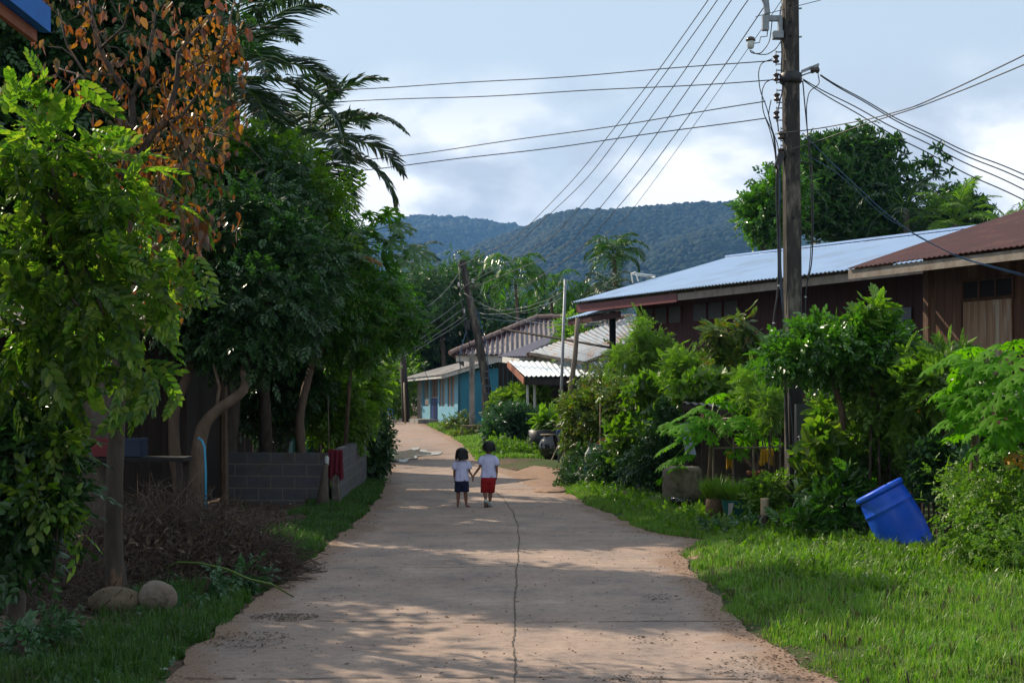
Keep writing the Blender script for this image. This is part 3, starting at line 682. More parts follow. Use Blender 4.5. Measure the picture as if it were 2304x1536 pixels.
# --- house with the dark tiled hip roof
gB = float(gprof(54))
FL, FR = P(1012, 797, 54.0), P(1560, 797, 54.0)
RL = P(1208, 716, 57.5); RR = RL + (8.0, 0, 0); BL = FL + (0, 8, 0); BR = FR + (0, 8, 0)
h = thing('house', (2.5, 57, gB), 'house with a dark purple-brown ribbed tile hip roof and white eave boards', 'house')
def tiles(name, A, B, Cc, D, par, pitch=.34, amp=.045, nv=9):
    return corr(name, A, B, Cc, D, pitch, amp, M['tile_roof'], par, thick=.02, nv=nv)
def hiptiles(name, A, B, T0, T1, parent, pitch=.34, amp=.05, steps=8):
    """trapezoid slope A-B eave, T0 above A side, T1 above B side; ribs run straight up the slope"""
    A, B, T0, T1 = [np.asarray(q, float) for q in (A, B, T0, T1)]
    e = (B - A) / np.linalg.norm(B - A); L = np.linalg.norm(B - A)
    upv = (T0 - A) - e * (T0 - A).dot(e); H = np.linalg.norm(upv); upv /= H
    a0 = (T0 - A).dot(e); a1 = (T1 - A).dot(e); nrm = np.cross(e, upv); nrm = nrm if nrm[2] > 0 else -nrm
    V = []; Fc = []; n = 0; ns = 5; w = pitch / ns; x = 0.0; k = 0; cols = []
    while x <= L + 1e-6:
        # slope height available at x
        hmax = H
        if a0 > 0 and x < a0: hmax = H * x / a0
        if a1 < L and x > a1: hmax = H * (L - x) / (L - a1)
        off = amp * math.sin(2 * pi * k / ns)
        col = []
        for j in range(steps + 1):
            v = hmax * j / steps; lap = .018 * ((v / .42) % 1.0)
            col.append(A + e * x + upv * v + nrm * (off - lap))
        cols.append(col); x += w; k += 1
    V = np.array(cols).reshape(-1, 3); s1 = steps + 1
    for i in range(len(cols) - 1):
        for j in range(steps): Fc.append((i * s1 + j, (i + 1) * s1 + j, (i + 1) * s1 + j + 1, i * s1 + j + 1))
    return mesh_obj(name, np.vstack([V, V - nrm * .03]), Fc + [tuple(q + len(V) for q in f[::-1]) for f in Fc], M['tile_roof'], parent)
hiptiles('roof', FL, FR, RL, RR, h, .19, .034)
hiptiles('roof', BL, FL, RL + (0, 0, 0), RL + (0, .01, 0), h, .34, .045)
hiptiles('roof', BR, BL, RR, RL, h, .34, .045)
mb = MB()
for a, b_ in ((FL, RL), (RL, RR), (BL, RL)):
    for i in range(13):
        f0, f1 = i / 13, (i + 1.12) / 13; mb.tube([a + (b_ - a) * f0 + (0, 0, .05), a + (b_ - a) * min(f1, 1) + (0, 0, .09)], [.10, .085], 8)
mb.build('ridge_tiles', M['tile_ridge'], h)
mb = MB(); beam(mb, FL + (.25, .2, -.26), FL + (1.15, .2, -.26), .05, .24); beam(mb, FL + (1.35, .15, -.30), FR + (0, .15, -.28), .05, .26); beam(mb, FL + (.25, .2, -.26), BL + (.25, 0, -.26), .05, .24)
mb.build('eave_board', M['white_paint'], h)
# projecting porch roof
PL_, PR_ = P(1122, 803, 51.0), P(1205, 806, 49.0)
mb = MB(); q = [P(1118, 802, 53.2), P(1190, 801, 49.5), P(1345, 728, 52.5), P(1262, 737, 55.2)]
hiptiles('porch_roof', q[0], q[1], q[3] * 1.0, q[2] * 1.0, h, .34, .02)
mb = MB()
for i in range(11):
    a = q[1] + (q[2] - q[1]) * i / 11; b_ = q[1] + (q[2] - q[1]) * min(1, (i + 1.12) / 11); mb.tube([a + (0, 0, .03), b_ + (0, 0, .08)], [.11, .09], 8)
mb.build('ridge_tiles', M['tile_roof'], h)
hiptiles('porch_roof', q[1], q[1] + (8, .4, .0), q[2] + (0, 0, -.02), q[2] + (8, .4, -.02), h, .19, .034)
mb = MB(); beam(mb, P(1132, 815, 52), P(1170, 820, 50), .06, .2); mb.build('eave_board', M['white_paint'], h)
MB().box((P(1062, 850, 53.6)[0], 53.6, (gB + 3.35) / 2 + .1), (.20, .20, 3.35 - gB)).build('post', M['concrete'], h)
MB().box((P(1147, 850, 53)[0], 53, (gB + 3.3) / 2), (.12, .12, 3.3 - gB)).build('post', M['concrete'], h)
MB().box((P(1105, 850, 52)[0] - .3, 52.3, (gB + 2.3) / 2), (.10, .10, 2.3 - gB)).build('post', M['wood_grey'], h)
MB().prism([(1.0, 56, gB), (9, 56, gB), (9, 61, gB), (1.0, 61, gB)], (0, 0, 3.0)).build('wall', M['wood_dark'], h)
MB().box((P(1085, 960, 52.5)[0], 52.6, gB + .18), (1.5, 1.2, .45)).build('planter_step', M['stone_brown'], h)
mb = MB(); mb.prism([P(1083, 946, 50), P(1104, 948, 49.4), P(1108, 941, 50.5), P(1088, 939, 51)], (0, 0, .05)); mb.build('awning', M['green_awning'], h)

# --- pale blue shop house
gB = float(gprof(66)); nx_, ny_ = np.array([-.258, .966]), np.array([.966, .258])
O2 = np.array([P(1030, 900, 64)[0], 64.0])
def bp(u, v, z): q = O2 + nx_ * u + ny_ * v; return np.array([q[0], q[1], z])
h = thing('house', bp(4, 3, gB), 'pale blue shop house with grey roof, navy door and brown shutters', 'house')
zt = 2.95; Lw = 9.6
mb = MB()
def wallseg(u0, u1, z0, z1): mb.prism([bp(u0, 0, z0), bp(u1, 0, z0), bp(u1, .14, z0), bp(u0, .14, z0)], (0, 0, z1 - z0))
wins = [(.7, 2.2), (2.75, 4.1)]; door = (4.5, 6.1); win2 = (6.5, 8.0)
zs = gB + .85
wallseg(0, 4.35, gB - .1, zs); wallseg(0, .7, zs, zt); wallseg(2.2, 2.75, zs, zt); wallseg(4.1, 4.35, zs, zt); wallseg(6.15, 6.5, gB, zt); wallseg(6.5, 8.3, gB, zs); wallseg(8.1, 8.3, zs, zt)
mb.build('wall', M['cyan_wall'], h)
mb = MB(); mb.prism([bp(0, .02, gB - .2), bp(0, 7, gB - .2), bp(0, 7, zt + .8), bp(0, .02, zt)], (nx_[0] * .14, nx_[1] * .14, 0)); mb.build('wall', M['teal_wall'], h).__setitem__('label', 'teal gable wall')
for u0, u1 in wins: 
    w = MB().prism([bp(u0 + .02, .06, zs), bp(u1 - .02, .06, zs), bp(u1 - .02, .10, zs), bp(u0 + .02, .10, zs)], (0, 0, zt - zs)).build('window_shutter', M['shutter'], h)
    mb = MB()
    for a in (u0 + .03, (u0 + u1) / 2, u1 - .03): mb.tube([bp(a, .03, zs), bp(a, .03, zt)], .03, 4)
    mb.build('frame', M['cyan_wall'], w)
mb = MB(); mb.prism([bp(door[0], .05, gB), bp(door[1], .05, gB), bp(door[1], .1, gB), bp(door[0], .1, gB)], (0, 0, 1.25))
dd = mb.build('door', M['navy_door'], h)
MB().box(bp(5.3, .02, gB + .6), (.04, .04, 1.0)).build('door_bar', M['shutter'], dd)
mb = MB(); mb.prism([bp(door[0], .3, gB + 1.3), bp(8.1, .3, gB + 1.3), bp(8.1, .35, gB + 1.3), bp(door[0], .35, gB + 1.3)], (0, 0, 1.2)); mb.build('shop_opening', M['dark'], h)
mb = MB()
for a in (4.6, 4.95, 5.3, 5.65, 6.0, 6.6, 7.0, 7.4, 7.8): mb.tube([bp(a, .1, gB + 1.2), bp(a, .1, zt)], .035, 4)
beam(mb, bp(4.4, .08, gB + 1.24), bp(6.15, .08, gB + 1.24), .06, .07)
mb.build('window_bars', M['shutter'], h)
MB().prism([bp(8.3, -.02, gB + .1), bp(9.3, -.02, gB + .1), bp(9.3, .12, gB + .1), bp(8.3, .12, gB + .1)], (0, 0, 2.1)).build('wall', M['fascia'], h).__setitem__('label', 'bare grey plaster wall end')
corr('roof', bp(-.5, -.9, zt - .12), bp(Lw + .4, -.9, zt - .16), bp(Lw + .4, 4.4, zt + 1.25), bp(-.5, 4.4, zt + 1.45), .17, .014, M['old_roof'], h, nv=4)
mb = MB(); beam(mb, bp(-.45, -.82, zt - .27), bp(Lw + .3, -.82, zt - .31), .04, .12); beam(mb, bp(-.42, -.85, zt - .30), bp(-.42, 4.4, zt + 1.25), .05, .18); mb.build('fascia', M['white_paint'], h)
MB().prism([bp(4.2, -1.0, gB - .1), bp(8.6, -1.1, gB - .1), bp(8.6, 0, gB - .1), bp(4.2, 0, gB - .1)], (0, 0, .32)).build('step', M['concrete'], h)
MB().prism([bp(0, -.03, gB - .2), bp(8.3, -.03, gB - .2), bp(8.3, 0.0, gB - .2), bp(0, 0.0, gB - .2)], (0, 0, .34)).build('plinth', M['concrete'], h)

# --- blue plastic chair in front of the shop
def chair(base, rot):
    t = thing('chair', base, 'blue plastic chair standing on the road edge outside the blue shop', 'chair')
    cr, sr = math.cos(rot), math.sin(rot); Rm = np.array([[cr, -sr, 0], [sr, cr, 0], [0, 0, 1]])
    def w(p): return Rm @ np.array(p) + base
    for x in (-.2, .2):
        for y in (-.2, .2): MB().tube([w((x * 1.15, y * 1.15, 0)), w((x, y, .43))], [.022, .03], 6).build('leg', M['blue_paint'], t)
    mb = MB(); mb.box(w((0, 0, .44)), (.46, .46, .04), rot=Rm); mb.build('seat', M['blue_paint'], t)
    mb = MB(); mb.prism([w((-.22, .2, .46)), w((.22, .2, .46)), w((.19, .28, .86)), w((-.19, .28, .86))], Rm @ np.array([0, .03, 0])); mb.build('backrest', M['blue_paint'], t)
    for s in (-1, 1): MB().tube([w((s * .23, .22, .66)), w((s * .25, -.1, .66)), w((s * .24, -.18, .46))], .02, 6).build('armrest', M['blue_paint'], t)
q = bp(7.3, -1.9, 0); q[2] = float(gz(q[0], q[1])); chair(q, 1.2)

# --- far white railing and kiosk at the end of the road
q = P(872, 893, 95); g0 = float(gz(q[0], 95))
h = thing('fence', (q[0], 95, g0), 'low white railing far away where the road ends', 'fence')
mb = MB()
for i in range(9): mb.box((q[0] - .9 + i * .4, 95, g0 + .45), (.06, .06, .9))
mb.build('posts', M['white_paint'], h); mb = MB(); mb.box((q[0] + .7, 95, g0 + .85), (3.6, .1, .2)); mb.box((q[0] + .7, 95, g0 + .35), (3.6, .06, .06)); mb.build('rail', M['white_paint'], h)

# --- left: dark timber house behind the trees
h = thing('house', (-7, 22, 0), 'dim timber house with grey metal roof, behind the trees on the left', 'house')
corr('roof', np.array([-11, 19.6, 2.72]), np.array([-4.5, 19.6, 2.78]), np.array([-4.5, 25.4, 4.6]), np.array([-11, 25.4, 4.6]), .17, .015, M['old_roof'], h, nv=4)
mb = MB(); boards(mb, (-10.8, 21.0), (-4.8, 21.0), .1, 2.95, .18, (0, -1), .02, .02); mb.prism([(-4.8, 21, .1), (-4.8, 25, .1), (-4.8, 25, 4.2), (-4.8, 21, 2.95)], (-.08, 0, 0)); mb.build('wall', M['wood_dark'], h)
MB().prism([(-10.9, 19.4, 0), (-4.4, 19.4, 0), (-4.4, 21, 0), (-10.9, 21, 0)], (0, 0, .12)).build('floor', M['grime_wall'], h)
for x in (-10.6, -8.6, -6.6, -4.7): MB().box((x, 19.8, 1.4), (.13, .13, 2.7)).build('post', M['wood_dark'], h)
# second dark house behind the block wall (seen between the trunks)
h = thing('house', (-3.3, 31, 0), 'shadowed wooden house behind the block wall and tree trunks', 'house')
corr('roof', np.array([-9, 29.5, 2.75]), np.array([-3.7, 29.5, 2.75]), np.array([-3.7, 34, 4.4]), np.array([-9, 34, 4.4]), .17, .015, M['old_roof'], h, nv=4)
mb = MB(); boards(mb, (-8.8, 30.4), (-3.9, 30.4), .1, 3.0, .18, (0, -1), .02, .02); mb.prism([(-3.9, 30.4, .1), (-3.9, 34, .1), (-3.9, 34, 4.2), (-3.9, 30.4, 3)], (-.08, 0, 0)); mb.build('wall', M['wood_dark'], h)
# near left roof corner with blue edge
h = thing('house', (-4.5, 3, 0), 'house at the near left of which only the blue-edged eave shows', 'house')
e0 = P(108, 52, 8.0); e1 = np.array([e0[0] + .03, -3, e0[2] - .02])
corr('roof', e1 + (-.02, 0, .05), e0 + (-.02, 0, .05), e0 + (-3.2, 0, 1.25), e1 + (-3.2, 0, 1.25), .2, .02, M['blue_paint'], h, nv=3)
mb = MB(); beam(mb, e1 + (-.01, 0, -.055), e0 + (-.01, 0, -.055), .05, .14); beam(mb, e0 + (-.04, .0, -.05), e0 + (-3.2, .0, 1.18), .03, .12); mb.build('gutter', M['blue_paint'], h)
mb = MB(); beam(mb, e1 + (-.06, 0, -.12), e0 + (-.06, -.05, -.12), .03, .065); mb.build('fascia', M['terracotta'], h)
mb = MB()
for k in range(7): beam(mb, e0 + (-.1, -.7 - k * 1.2, -.06), e0 + (-3.2, -.7 - k * 1.2, 1.14), .05, .08)
mb.build('rafters', M['wood_dark'], h)
MB().prism([(-4.1, -3, 0), (-4.1, 7.2, 0), (-4.2, 7.2, 0), (-4.2, -3, 0)], (0, 0, 4.2)).build('wall', M['wood_dark'], h)

# --- block wall with mortar courses
def blockwall(name, label, a, b, z0, z1, th=.12, gap=.018, hb=.19, lb=.39):
    a = np.array(a, float); b = np.array(b, float); L = np.linalg.norm(b - a); t = (b - a) / L; n = np.array([t[1], -t[0]])
    if n[1] > 0: n = -n
    w = thing(name, ((a + b)[0] / 2, (a + b)[1] / 2, z0), label, 'wall')
    mb = MB(); q = [a - n * (-.008), b - n * (-.008), b - n * (th - .008), a - n * (th - .008)]
    q = [a - n * .006, b - n * .006, b - n * (th - .006), a - n * (th - .006)]
    mb.prism([(p[0], p[1], z0 - .1) for p in q], (0, 0, z1 - z0 + .095)); mb.build('mortar', M['mortar'], w)
    mb = MB(); r = 0; z = z1
    while z > z0 - .1:
        x = 0 if r % 2 == 0 else -lb / 2
        while x < L:
            x0, x1 = max(x, 0), min(x + lb - gap, L)
            if x1 - x0 > .03:
                pr = .002 + .004 * random.random()
                p0 = a + t * x0; p1 = a + t * x1
                q = [p0 + n * pr, p1 + n * pr, p1 - n * (th + pr), p0 - n * (th + pr)]
                mb.prism([(p[0], p[1], z - hb + gap) for p in q], (0, 0, hb - gap))
            x += lb
        z -= hb; r += 1
    mb.build('blocks', M['block'], w)
    return w
wa = P(503, 0, 22.6)[:2]; wb = P(737, 0, 22.4)[:2]; wc = P(812, 0, 29.0)[:2]
blockwall('wall', 'low grey block wall facing us, between the tree trunks and the verge', wa, wb, 0, .87)
blockwall('wall', 'short pale block wall running along the road behind the red cloth', wb + (.07, .02), wc, .02, .92)
# ------------------------------------------------------------------ foliage engine
def leaf_tpl(w=.22, fold=.06, droop=.1, pts=(.3, .68)):
    a, b = pts
    V = [(0, 0, 0), (w, a, fold), (w * .8, b, fold * .6 - droop * .4), (0, 1, -droop), (-w * .8, b, fold * .6 - droop * .4), (-w, a, fold)]
    return np.array(V, float), np.array([(0, 1, 2, 3), (0, 3, 4, 5)])
def sprig_tpl(n=6, ll=.42, w=.13, spread=1.0, droop=.25, term=True, fold=.03):
    """stem of unit length with n leaves alternating"""
    lv, lf = leaf_tpl(w / ll * 1.0, fold / ll, .15); V = []; Fc = []; off = 0
    for i in range(n):
        f = .12 + .83 * i / max(n - 1, 1); s = 1 if i % 2 else -1
        an = s * spread * (1 - .45 * f); 
        if term and i == n - 1: an = 0
        q = lv * ll * (1.0 - .25 * abs(f - .5)); c, sn_ = math.cos(an), math.sin(an)
        x = q[:, 0] * c + q[:, 1] * sn_; y = -q[:, 0] * sn_ + q[:, 1] * c; z = q[:, 2] - .12 * q[:, 1] / ll * ll
        V.append(np.stack([x, y + f, z - droop * f * f], 1)); Fc.append(lf + off); off += len(lv)
    return np.vstack(V), np.vstack(Fc)
def whorl_tpl(n=7, w=.2, droop=.35, tilt=.5):
    lv, lf = leaf_tpl(w, .05, droop); V = []; Fc = []; off = 0
    for i in range(n):
        an = 2 * pi * i / n + .3 * (i % 3); q = lv * (.8 + .2 * (i % 2)); c, s = math.cos(an), math.sin(an)
        x = q[:, 0] * c + q[:, 1] * s; y2 = -q[:, 0] * s + q[:, 1] * c
        V.append(np.stack([x, q[:, 2] * 0 + q[:, 1] * tilt + q[:, 2], y2], 1)); Fc.append(lf + off); off += len(lv)
    return np.vstack(V), np.vstack(Fc)
def place(tpl, pos, dirs, scale, up=None, roll=.6):
    V, Fc = tpl; n = len(pos)
    dirs = dirs / (np.linalg.norm(dirs, axis=1)[:, None] + 1e-9)
    up = np.array([0, 0, 1.]) + roll * rng.standard_normal((n, 3)) if up is None else up
    x = np.cross(dirs, up); x /= np.linalg.norm(x, axis=1)[:, None] + 1e-9
    z = np.cross(x, dirs); s = np.broadcast_to(np.asarray(scale, float), (n,))[:, None, None]
    out = (V[None, :, 0, None] * x[:, None] + V[None, :, 1, None] * dirs[:, None] + V[None, :, 2, None] * z[:, None]) * s + pos[:, None]
    return out.reshape(-1, 3), (Fc[None] + (np.arange(n) * len(V))[:, None, None]).reshape(-1, Fc.shape[1])
def LB(px, py, d, rx, ry=None, rd=None):
    ry = ry or rx; rd = rd or rx
    return (P(px, py, d), np.array([rx, rd, ry]) * d / F)
def clumps(lobes, n, shell=.55):
    w = np.array([np.prod(r) ** (2 / 3) for c, r in lobes]); w /= w.sum(); C_ = []; O = []
    for (c, r), k in zip(lobes, np.maximum(1, (w * n)).astype(int)):
        v = rng.standard_normal((k, 3)); v /= np.linalg.norm(v, axis=1)[:, None]
        rad = rng.uniform(shell ** 3, 1.0, k) ** (1 / 3) * rng.uniform(.85, 1.12, k)
        C_.append(c + v * r * rad[:, None]); O.append(v)
    return np.vstack(C_), np.vstack(O)
def crown(lobes, nclump, per, cr, tpl, size, droop=.25, shell=.55, zmin=None, out=.8):
    C_, O = clumps(lobes, nclump, shell)
    pos = np.repeat(C_, per, 0) + rng.standard_normal((len(C_) * per, 3)) * cr * np.array([1, 1, .8])
    d = np.repeat(O, per, 0) * out + rng.standard_normal((len(pos), 3)) * .6 + np.array([0, 0, -droop])
    if zmin is not None:
        k = pos[:, 2] > zmin; pos = pos[k]; d = d[k]
    return place(tpl, pos, d, size * rng.uniform(.6, 1.25, len(pos))), C_
def limbs(mb, top, targets, r0, k=10, r1=.008):
    for q in targets[:k]:
        top_ = np.asarray(top, float); m1 = top_ + (q - top_) * .35 + (0, 0, .15 * np.linalg.norm(q - top_)) + rng.standard_normal(3) * .06 * np.linalg.norm(q - top_)
        m2 = top_ + (q - top_) * .7 + (0, 0, .10 * np.linalg.norm(q - top_)) + rng.standard_normal(3) * .05 * np.linalg.norm(q - top_)
        mb.tube([top_, m1, m2, q], [r0, r0 * .7, r0 * .42, r1], 6)
def tree(name, label, cat, trunk, tr, lobes, nclump, per, cr, tpl, size, mt, bark=None, group=None, nl=9, extra=None, droop=.25, shell=.55, out=.8, stems=None, zmin=None):
    """trunk: list of world points (first = base); tr: radii"""
    trunk = np.array(trunk, float); base = trunk[0].copy()
    t = thing(name, base, label, cat, group)
    (V, Fc), C_ = crown(lobes, nclump, per, cr, tpl, size, droop, shell, zmin, out)
    mb = MB()
    pts = trunk.copy(); pts[0, 2] -= .08
    if len(pts) > 2:
        s = np.linspace(0, 1, len(pts)); s2 = np.linspace(0, 1, len(pts) * 4)
        pts = np.stack([np.interp(s2, s, pts[:, i]) for i in range(3)], 1); k = np.ones(5) / 5
        for _ in range(1):
            q = np.pad(pts, ((2, 2), (0, 0)), 'edge'); pts2 = np.stack([np.convolve(q[:, i], k, 'valid') for i in range(3)], 1); pts2[0] = pts[0]; pts2[-1] = pts[-1]; pts = pts2
        rr = np.interp(s2, s, tr); rr = rr * (1 + .06 * rng.standard_normal(len(rr)))
    else: rr = tr
    mb.tube(pts, list(rr), 10)
    if stems:
        for sp_, sr_ in stems: mb.tube(sp_, sr_, 7)
    limbs(mb, pts[-1], C_[rng.permutation(len(C_))], rr[-1] * .75, nl)
    mb.build('trunk', bark or M['bark'], t, True)
    mesh_obj('crown', V, Fc, mt, t)
    if extra:
        for nm, (V2, F2), m2 in extra: mesh_obj(nm, V2, F2, m2, t)
    return t
T_leaf = leaf_tpl(.20, .05, .12); T_leafw = leaf_tpl(.27, .05, .12); T_narrow = leaf_tpl(.11, .03, .2)
T_sprig = sprig_tpl(7, .40, .11, 1.0, .2)
T_sprig5 = sprig_tpl(5, .5, .15, .9, .2)
T_pinn = sprig_tpl(13, .22, .05, 1.25, .3)
T_long = sprig_tpl(9, .46, .105, .85, .35)
T_whorl = whorl_tpl(7, .17, .4, .25)
T_whorl2 = whorl_tpl(6, .26, .15, .6)
def gp(px, py, d=None):
    """ground point below photo column px at distance d (py used if d None)"""
    if d is None: return ground_pt(px, py)
    x = (px - CX) / F * d; return np.array([x, d, float(gz(x, d))])

# ------------------------------------------------------------------ palms
def frond(o, az, el, L, n=34, ll=.32, droop=1.0, wid=.028, hang=.55, sidel=1.1):
    """feather frond -> V,F leaflets + rachis points"""
    s = np.linspace(0, 1, 15); h = np.array([math.cos(az), math.sin(az), 0])
    e = el - droop * 1.9 * s ** 1.4
    dx = np.cumsum(np.cos(e)) / 15 * L; dzv = np.cumsum(np.sin(e)) / 15 * L
    pts = o + h * dx[:, None] + np.array([0, 0, 1.]) * dzv[:, None]
    f = np.linspace(.16, .99, n); side = np.cross(h, [0, 0, 1.]); V = []; Fc = []; k = 0
    for i, t_ in enumerate(f):
        p = np.array([np.interp(t_, s, pts[:, j]) for j in range(3)]); p2 = np.array([np.interp(min(t_ + .02, 1), s, pts[:, j]) for j in range(3)])
        tan = p2 - p if t_ < .98 else pts[-1] - pts[-2]; tan = tan / (np.linalg.norm(tan) + 1e-9)
        l = ll * L * (math.sin(pi * min(1, .15 + t_ * .9)) * .75 + .25) * (.9 + .2 * random.random())
        for sg in (-1, 1):
            d0 = sg * side * sidel + tan * (.35 + .9 * t_) + np.array([0, 0, .12]); d0 += rng.standard_normal(3) * .09; d0 /= np.linalg.norm(d0)
            q0 = p; q1 = p + d0 * l * .5; d1 = d0 + np.array([0, 0, -hang * (1 + .3 * random.random())]); d1 /= np.linalg.norm(d1); q2 = q1 + d1 * l * .5
            wv = np.cross(d0, [0, 0, 1.]); wv = wv / (np.linalg.norm(wv) + 1e-9); wv = wv * .6 + np.array([0, 0, .5]) * random.choice((-1, 1)); wv *= wid * L / 2.2
            V += [q0 - wv * .5, q0 + wv * .5, q1 + wv, q1 - wv, q2]; Fc += [(k, k + 1, k + 2, k + 3), (k + 3, k + 2, k + 4)]; k += 5
    return V, Fc, pts
def palm(label, base, top, nf, L, group=None, elr=(-.4, 1.35), mt=None, droop=.9, ll=.32, azs=None, trunk=None, tr=.12, hang=.55, n=30, name='coconut_palm', shaft=None, wid=.028):
    t = thing(name, base, label, 'palm', group); base = np.array(base, float); top = np.array(top, float)
    mb = MB(); s = np.linspace(0, 1, 16)[:, None]; side = np.array([.15, .05, 0]) * np.sin(s * pi)
    pts = base - (0, 0, .1) + (top - base + (0, 0, .1)) * s + side
    mb.tube(pts, [tr * (1.25 - .5 * float(q)) * (1 + .07 * (i % 2)) for i, q in enumerate(s[:, 0])], 8); mb.build('trunk', trunk or M['bark'], t, True)
    if shaft:
        MB().tube([top - (0, 0, .1), top + (0, 0, shaft)], [tr * .8, tr * .45], 8).build('crownshaft', M['lf_mid'], t, True); top = top + (0, 0, shaft)
    for i in range(nf):
        az = (azs[i] if azs else i * 2.39996 + .3 * random.random()); el = elr[1] - (elr[1] - elr[0]) * (i / max(nf - 1, 1)) + .12 * random.random()
        V, Fc, pts = frond(top + (0, 0, .05), az, el, L * random.uniform(.88, 1.08), n, ll, droop, wid, hang)
        f = mesh_obj('frond', V, Fc, mt or M['lf_palm'], t)
        MB().tube(pts, list(np.linspace(.022, .005, len(pts)) * L / 2), 4).build('rachis', M['lf_mid'], f)
    return t
# the two coconut palms over the left trees
palm('tall coconut palm with arching fronds at the top of the photo, nearest the sky gap', gp(505, 0, 24.), P(515, 185, 24), 19, 2.45, elr=(-.45, 1.35), droop=.74, n=56, ll=.31, hang=.32, wid=.028, group='coconut palms on the left')
palm('second coconut palm, lower and farther right, fronds drooping over the wires', gp(685, 0, 28.), P(690, 340, 28), 18, 2.5, elr=(-.55, 1.2), droop=.74, n=56, ll=.31, hang=.32, wid=.028, group='coconut palms on the left')
palm('small dark coconut palm peeking beyond the papaya leaves', gp(945, 0, 90.), P(928, 590, 86), 12, 2.5, elr=(-.5, 1.2), droop=.95, n=26, group='coconut palms on the left')
G2 = 'areca palms beyond the roofs'
palm('tall drooping areca palm with a pale spear leaf behind the tiled roof', gp(1160, 0, 70.), P(1160, 640, 70), 15, 2.5, G2, elr=(-.2, 1.45), mt=M['lf_glossy'], droop=1.3, n=40, wid=.04, name='areca_palm', hang=1.3, tr=.09, shaft=.25, ll=.34)
palm('areca palm right of the drooping one, above the ridge of the tiled roof', gp(1243, 0, 74.), P(1240, 672, 74), 14, 2.2, G2, elr=(-.2, 1.4), mt=M['lf_glossy'], droop=1.15, n=36, wid=.04, name='areca_palm', hang=1.1, tr=.09, shaft=.2)
palm('areca palm with a rounded crown standing alone above the silver roof', gp(1381, 0, 50.), P(1381, 578, 50), 16, 1.4, G2, elr=(-.1, 1.4), mt=M['lf_darkmid'], droop=.95, n=22, name='areca_palm', hang=.7, tr=.10, ll=.42, wid=.05, trunk=M['bark_pale'])
palm('short areca palm whose crown rises just over the far end of the silver roof', gp(1368, 0, 46.), P(1368, 652, 46), 13, 1.05, G2, elr=(-.1, 1.3), mt=M['lf_palm'], droop=.9, n=20, name='areca_palm', hang=.7, tr=.10, ll=.42, wid=.05)
palm('palm under the eave between the leaning poles and the rusty sheets', gp(1345, 0, 52.), P(1345, 735, 52), 12, 1.2, G2, elr=(-.4, 1.2), mt=M['lf_palm'], droop=1.0, n=22, name='areca_palm', tr=.1)
G3 = 'coconut palms behind the big tree on the right'
palm('coconut palm right behind the big dark tree, one frond arching out', gp(2030, 0, 44.), P(2038, 470, 44), 12, 1.9, G3, elr=(-.4, 1.2), droop=.9)
palm('coconut palm with pale upright fronds, between the big tree and the red roof', gp(2135, 0, 43.), P(2150, 505, 43), 14, 1.7, G3, elr=(-.1, 1.5), droop=.6, mt=M['lf_mid'])
palm('coconut palm whose tips peek over the rust red roof at the right', gp(2275, 0, 46.), P(2275, 520, 46), 12, 1.7, G3, elr=(-.2, 1.3), droop=.8, mt=M['lf_mid'])

# ------------------------------------------------------------------ far trees down the road
G4 = 'trees down the road'
def simple_tree(name, label, px, d, lobes, n, per, cr, tpl, size, mt, group=G4, tr=.14, bark=None, nl=8, **k):
    b = gp(px, 0, d); top = np.mean([l[0] for l in lobes], 0); top = b + (top - b) * .75
    return tree(name, label, 'tree', [b, b + (top - b) * .5 + (.1, 0, 0), top], [tr * 1.3, tr, tr * .7], lobes, n, per, cr, tpl, size, mt, bark, group, nl, **k)
simple_tree('feathery_tree', 'feathery light green tree rising behind the leaning pole', 1000, 82, [LB(985, 660, 82, 105, 70, 90), LB(1060, 640, 84, 60, 60), LB(925, 690, 80, 60, 55)], 460, 9, .36, T_sprig, .42, M['lf_darkmid'], droop=.4)
simple_tree('dark_tree', 'dark broad tree filling the space above the blue shop house', 1010, 86, [LB(1010, 770, 86, 120, 70, 90), LB(1120, 760, 86, 90, 60), LB(920, 790, 84, 70, 60)], 420, 9, .4, T_sprig5, .55, M['lf_dark'])
simple_tree('mid_green_tree', 'mid green tree at the far bend, left of the thin dark pole', 890, 84, [LB(885, 800, 84, 60, 60), LB(880, 860, 88, 40, 45)], 200, 9, .35, T_sprig5, .5, M['lf_mid'])
simple_tree('far_tree', 'pale green tree at the very end of the road', 862, 112, [LB(870, 850, 112, 50, 50), LB(905, 830, 110, 40, 50)], 180, 9, .45, T_sprig5, .6, M['lf_yellowgreen'])
simple_tree('palm_like_tree', 'dark tree behind the areca palms and tiled roof', 1230, 80, [LB(1220, 740, 80, 110, 55, 80), LB(1320, 720, 78, 70, 60)], 300, 9, .4, T_sprig5, .55, M['lf_dark'])
simple_tree('yellow_shrub_tree', 'yellow green tree under the eave, behind the grey post', 1290, 49, [LB(1288, 775, 49, 26, 35), LB(1275, 740, 50, 14, 16)], 60, 8, .16, T_sprig5, .3, M['lf_yellowgreen'])
simple_tree('far_bank_tree', 'shrubby tree beside the road just left of the blue shop', 905, 74, [LB(905, 880, 74, 26, 50), LB(898, 830, 76, 30, 36)], 120, 8, .25, T_sprig5, .4, M['lf_mid'])
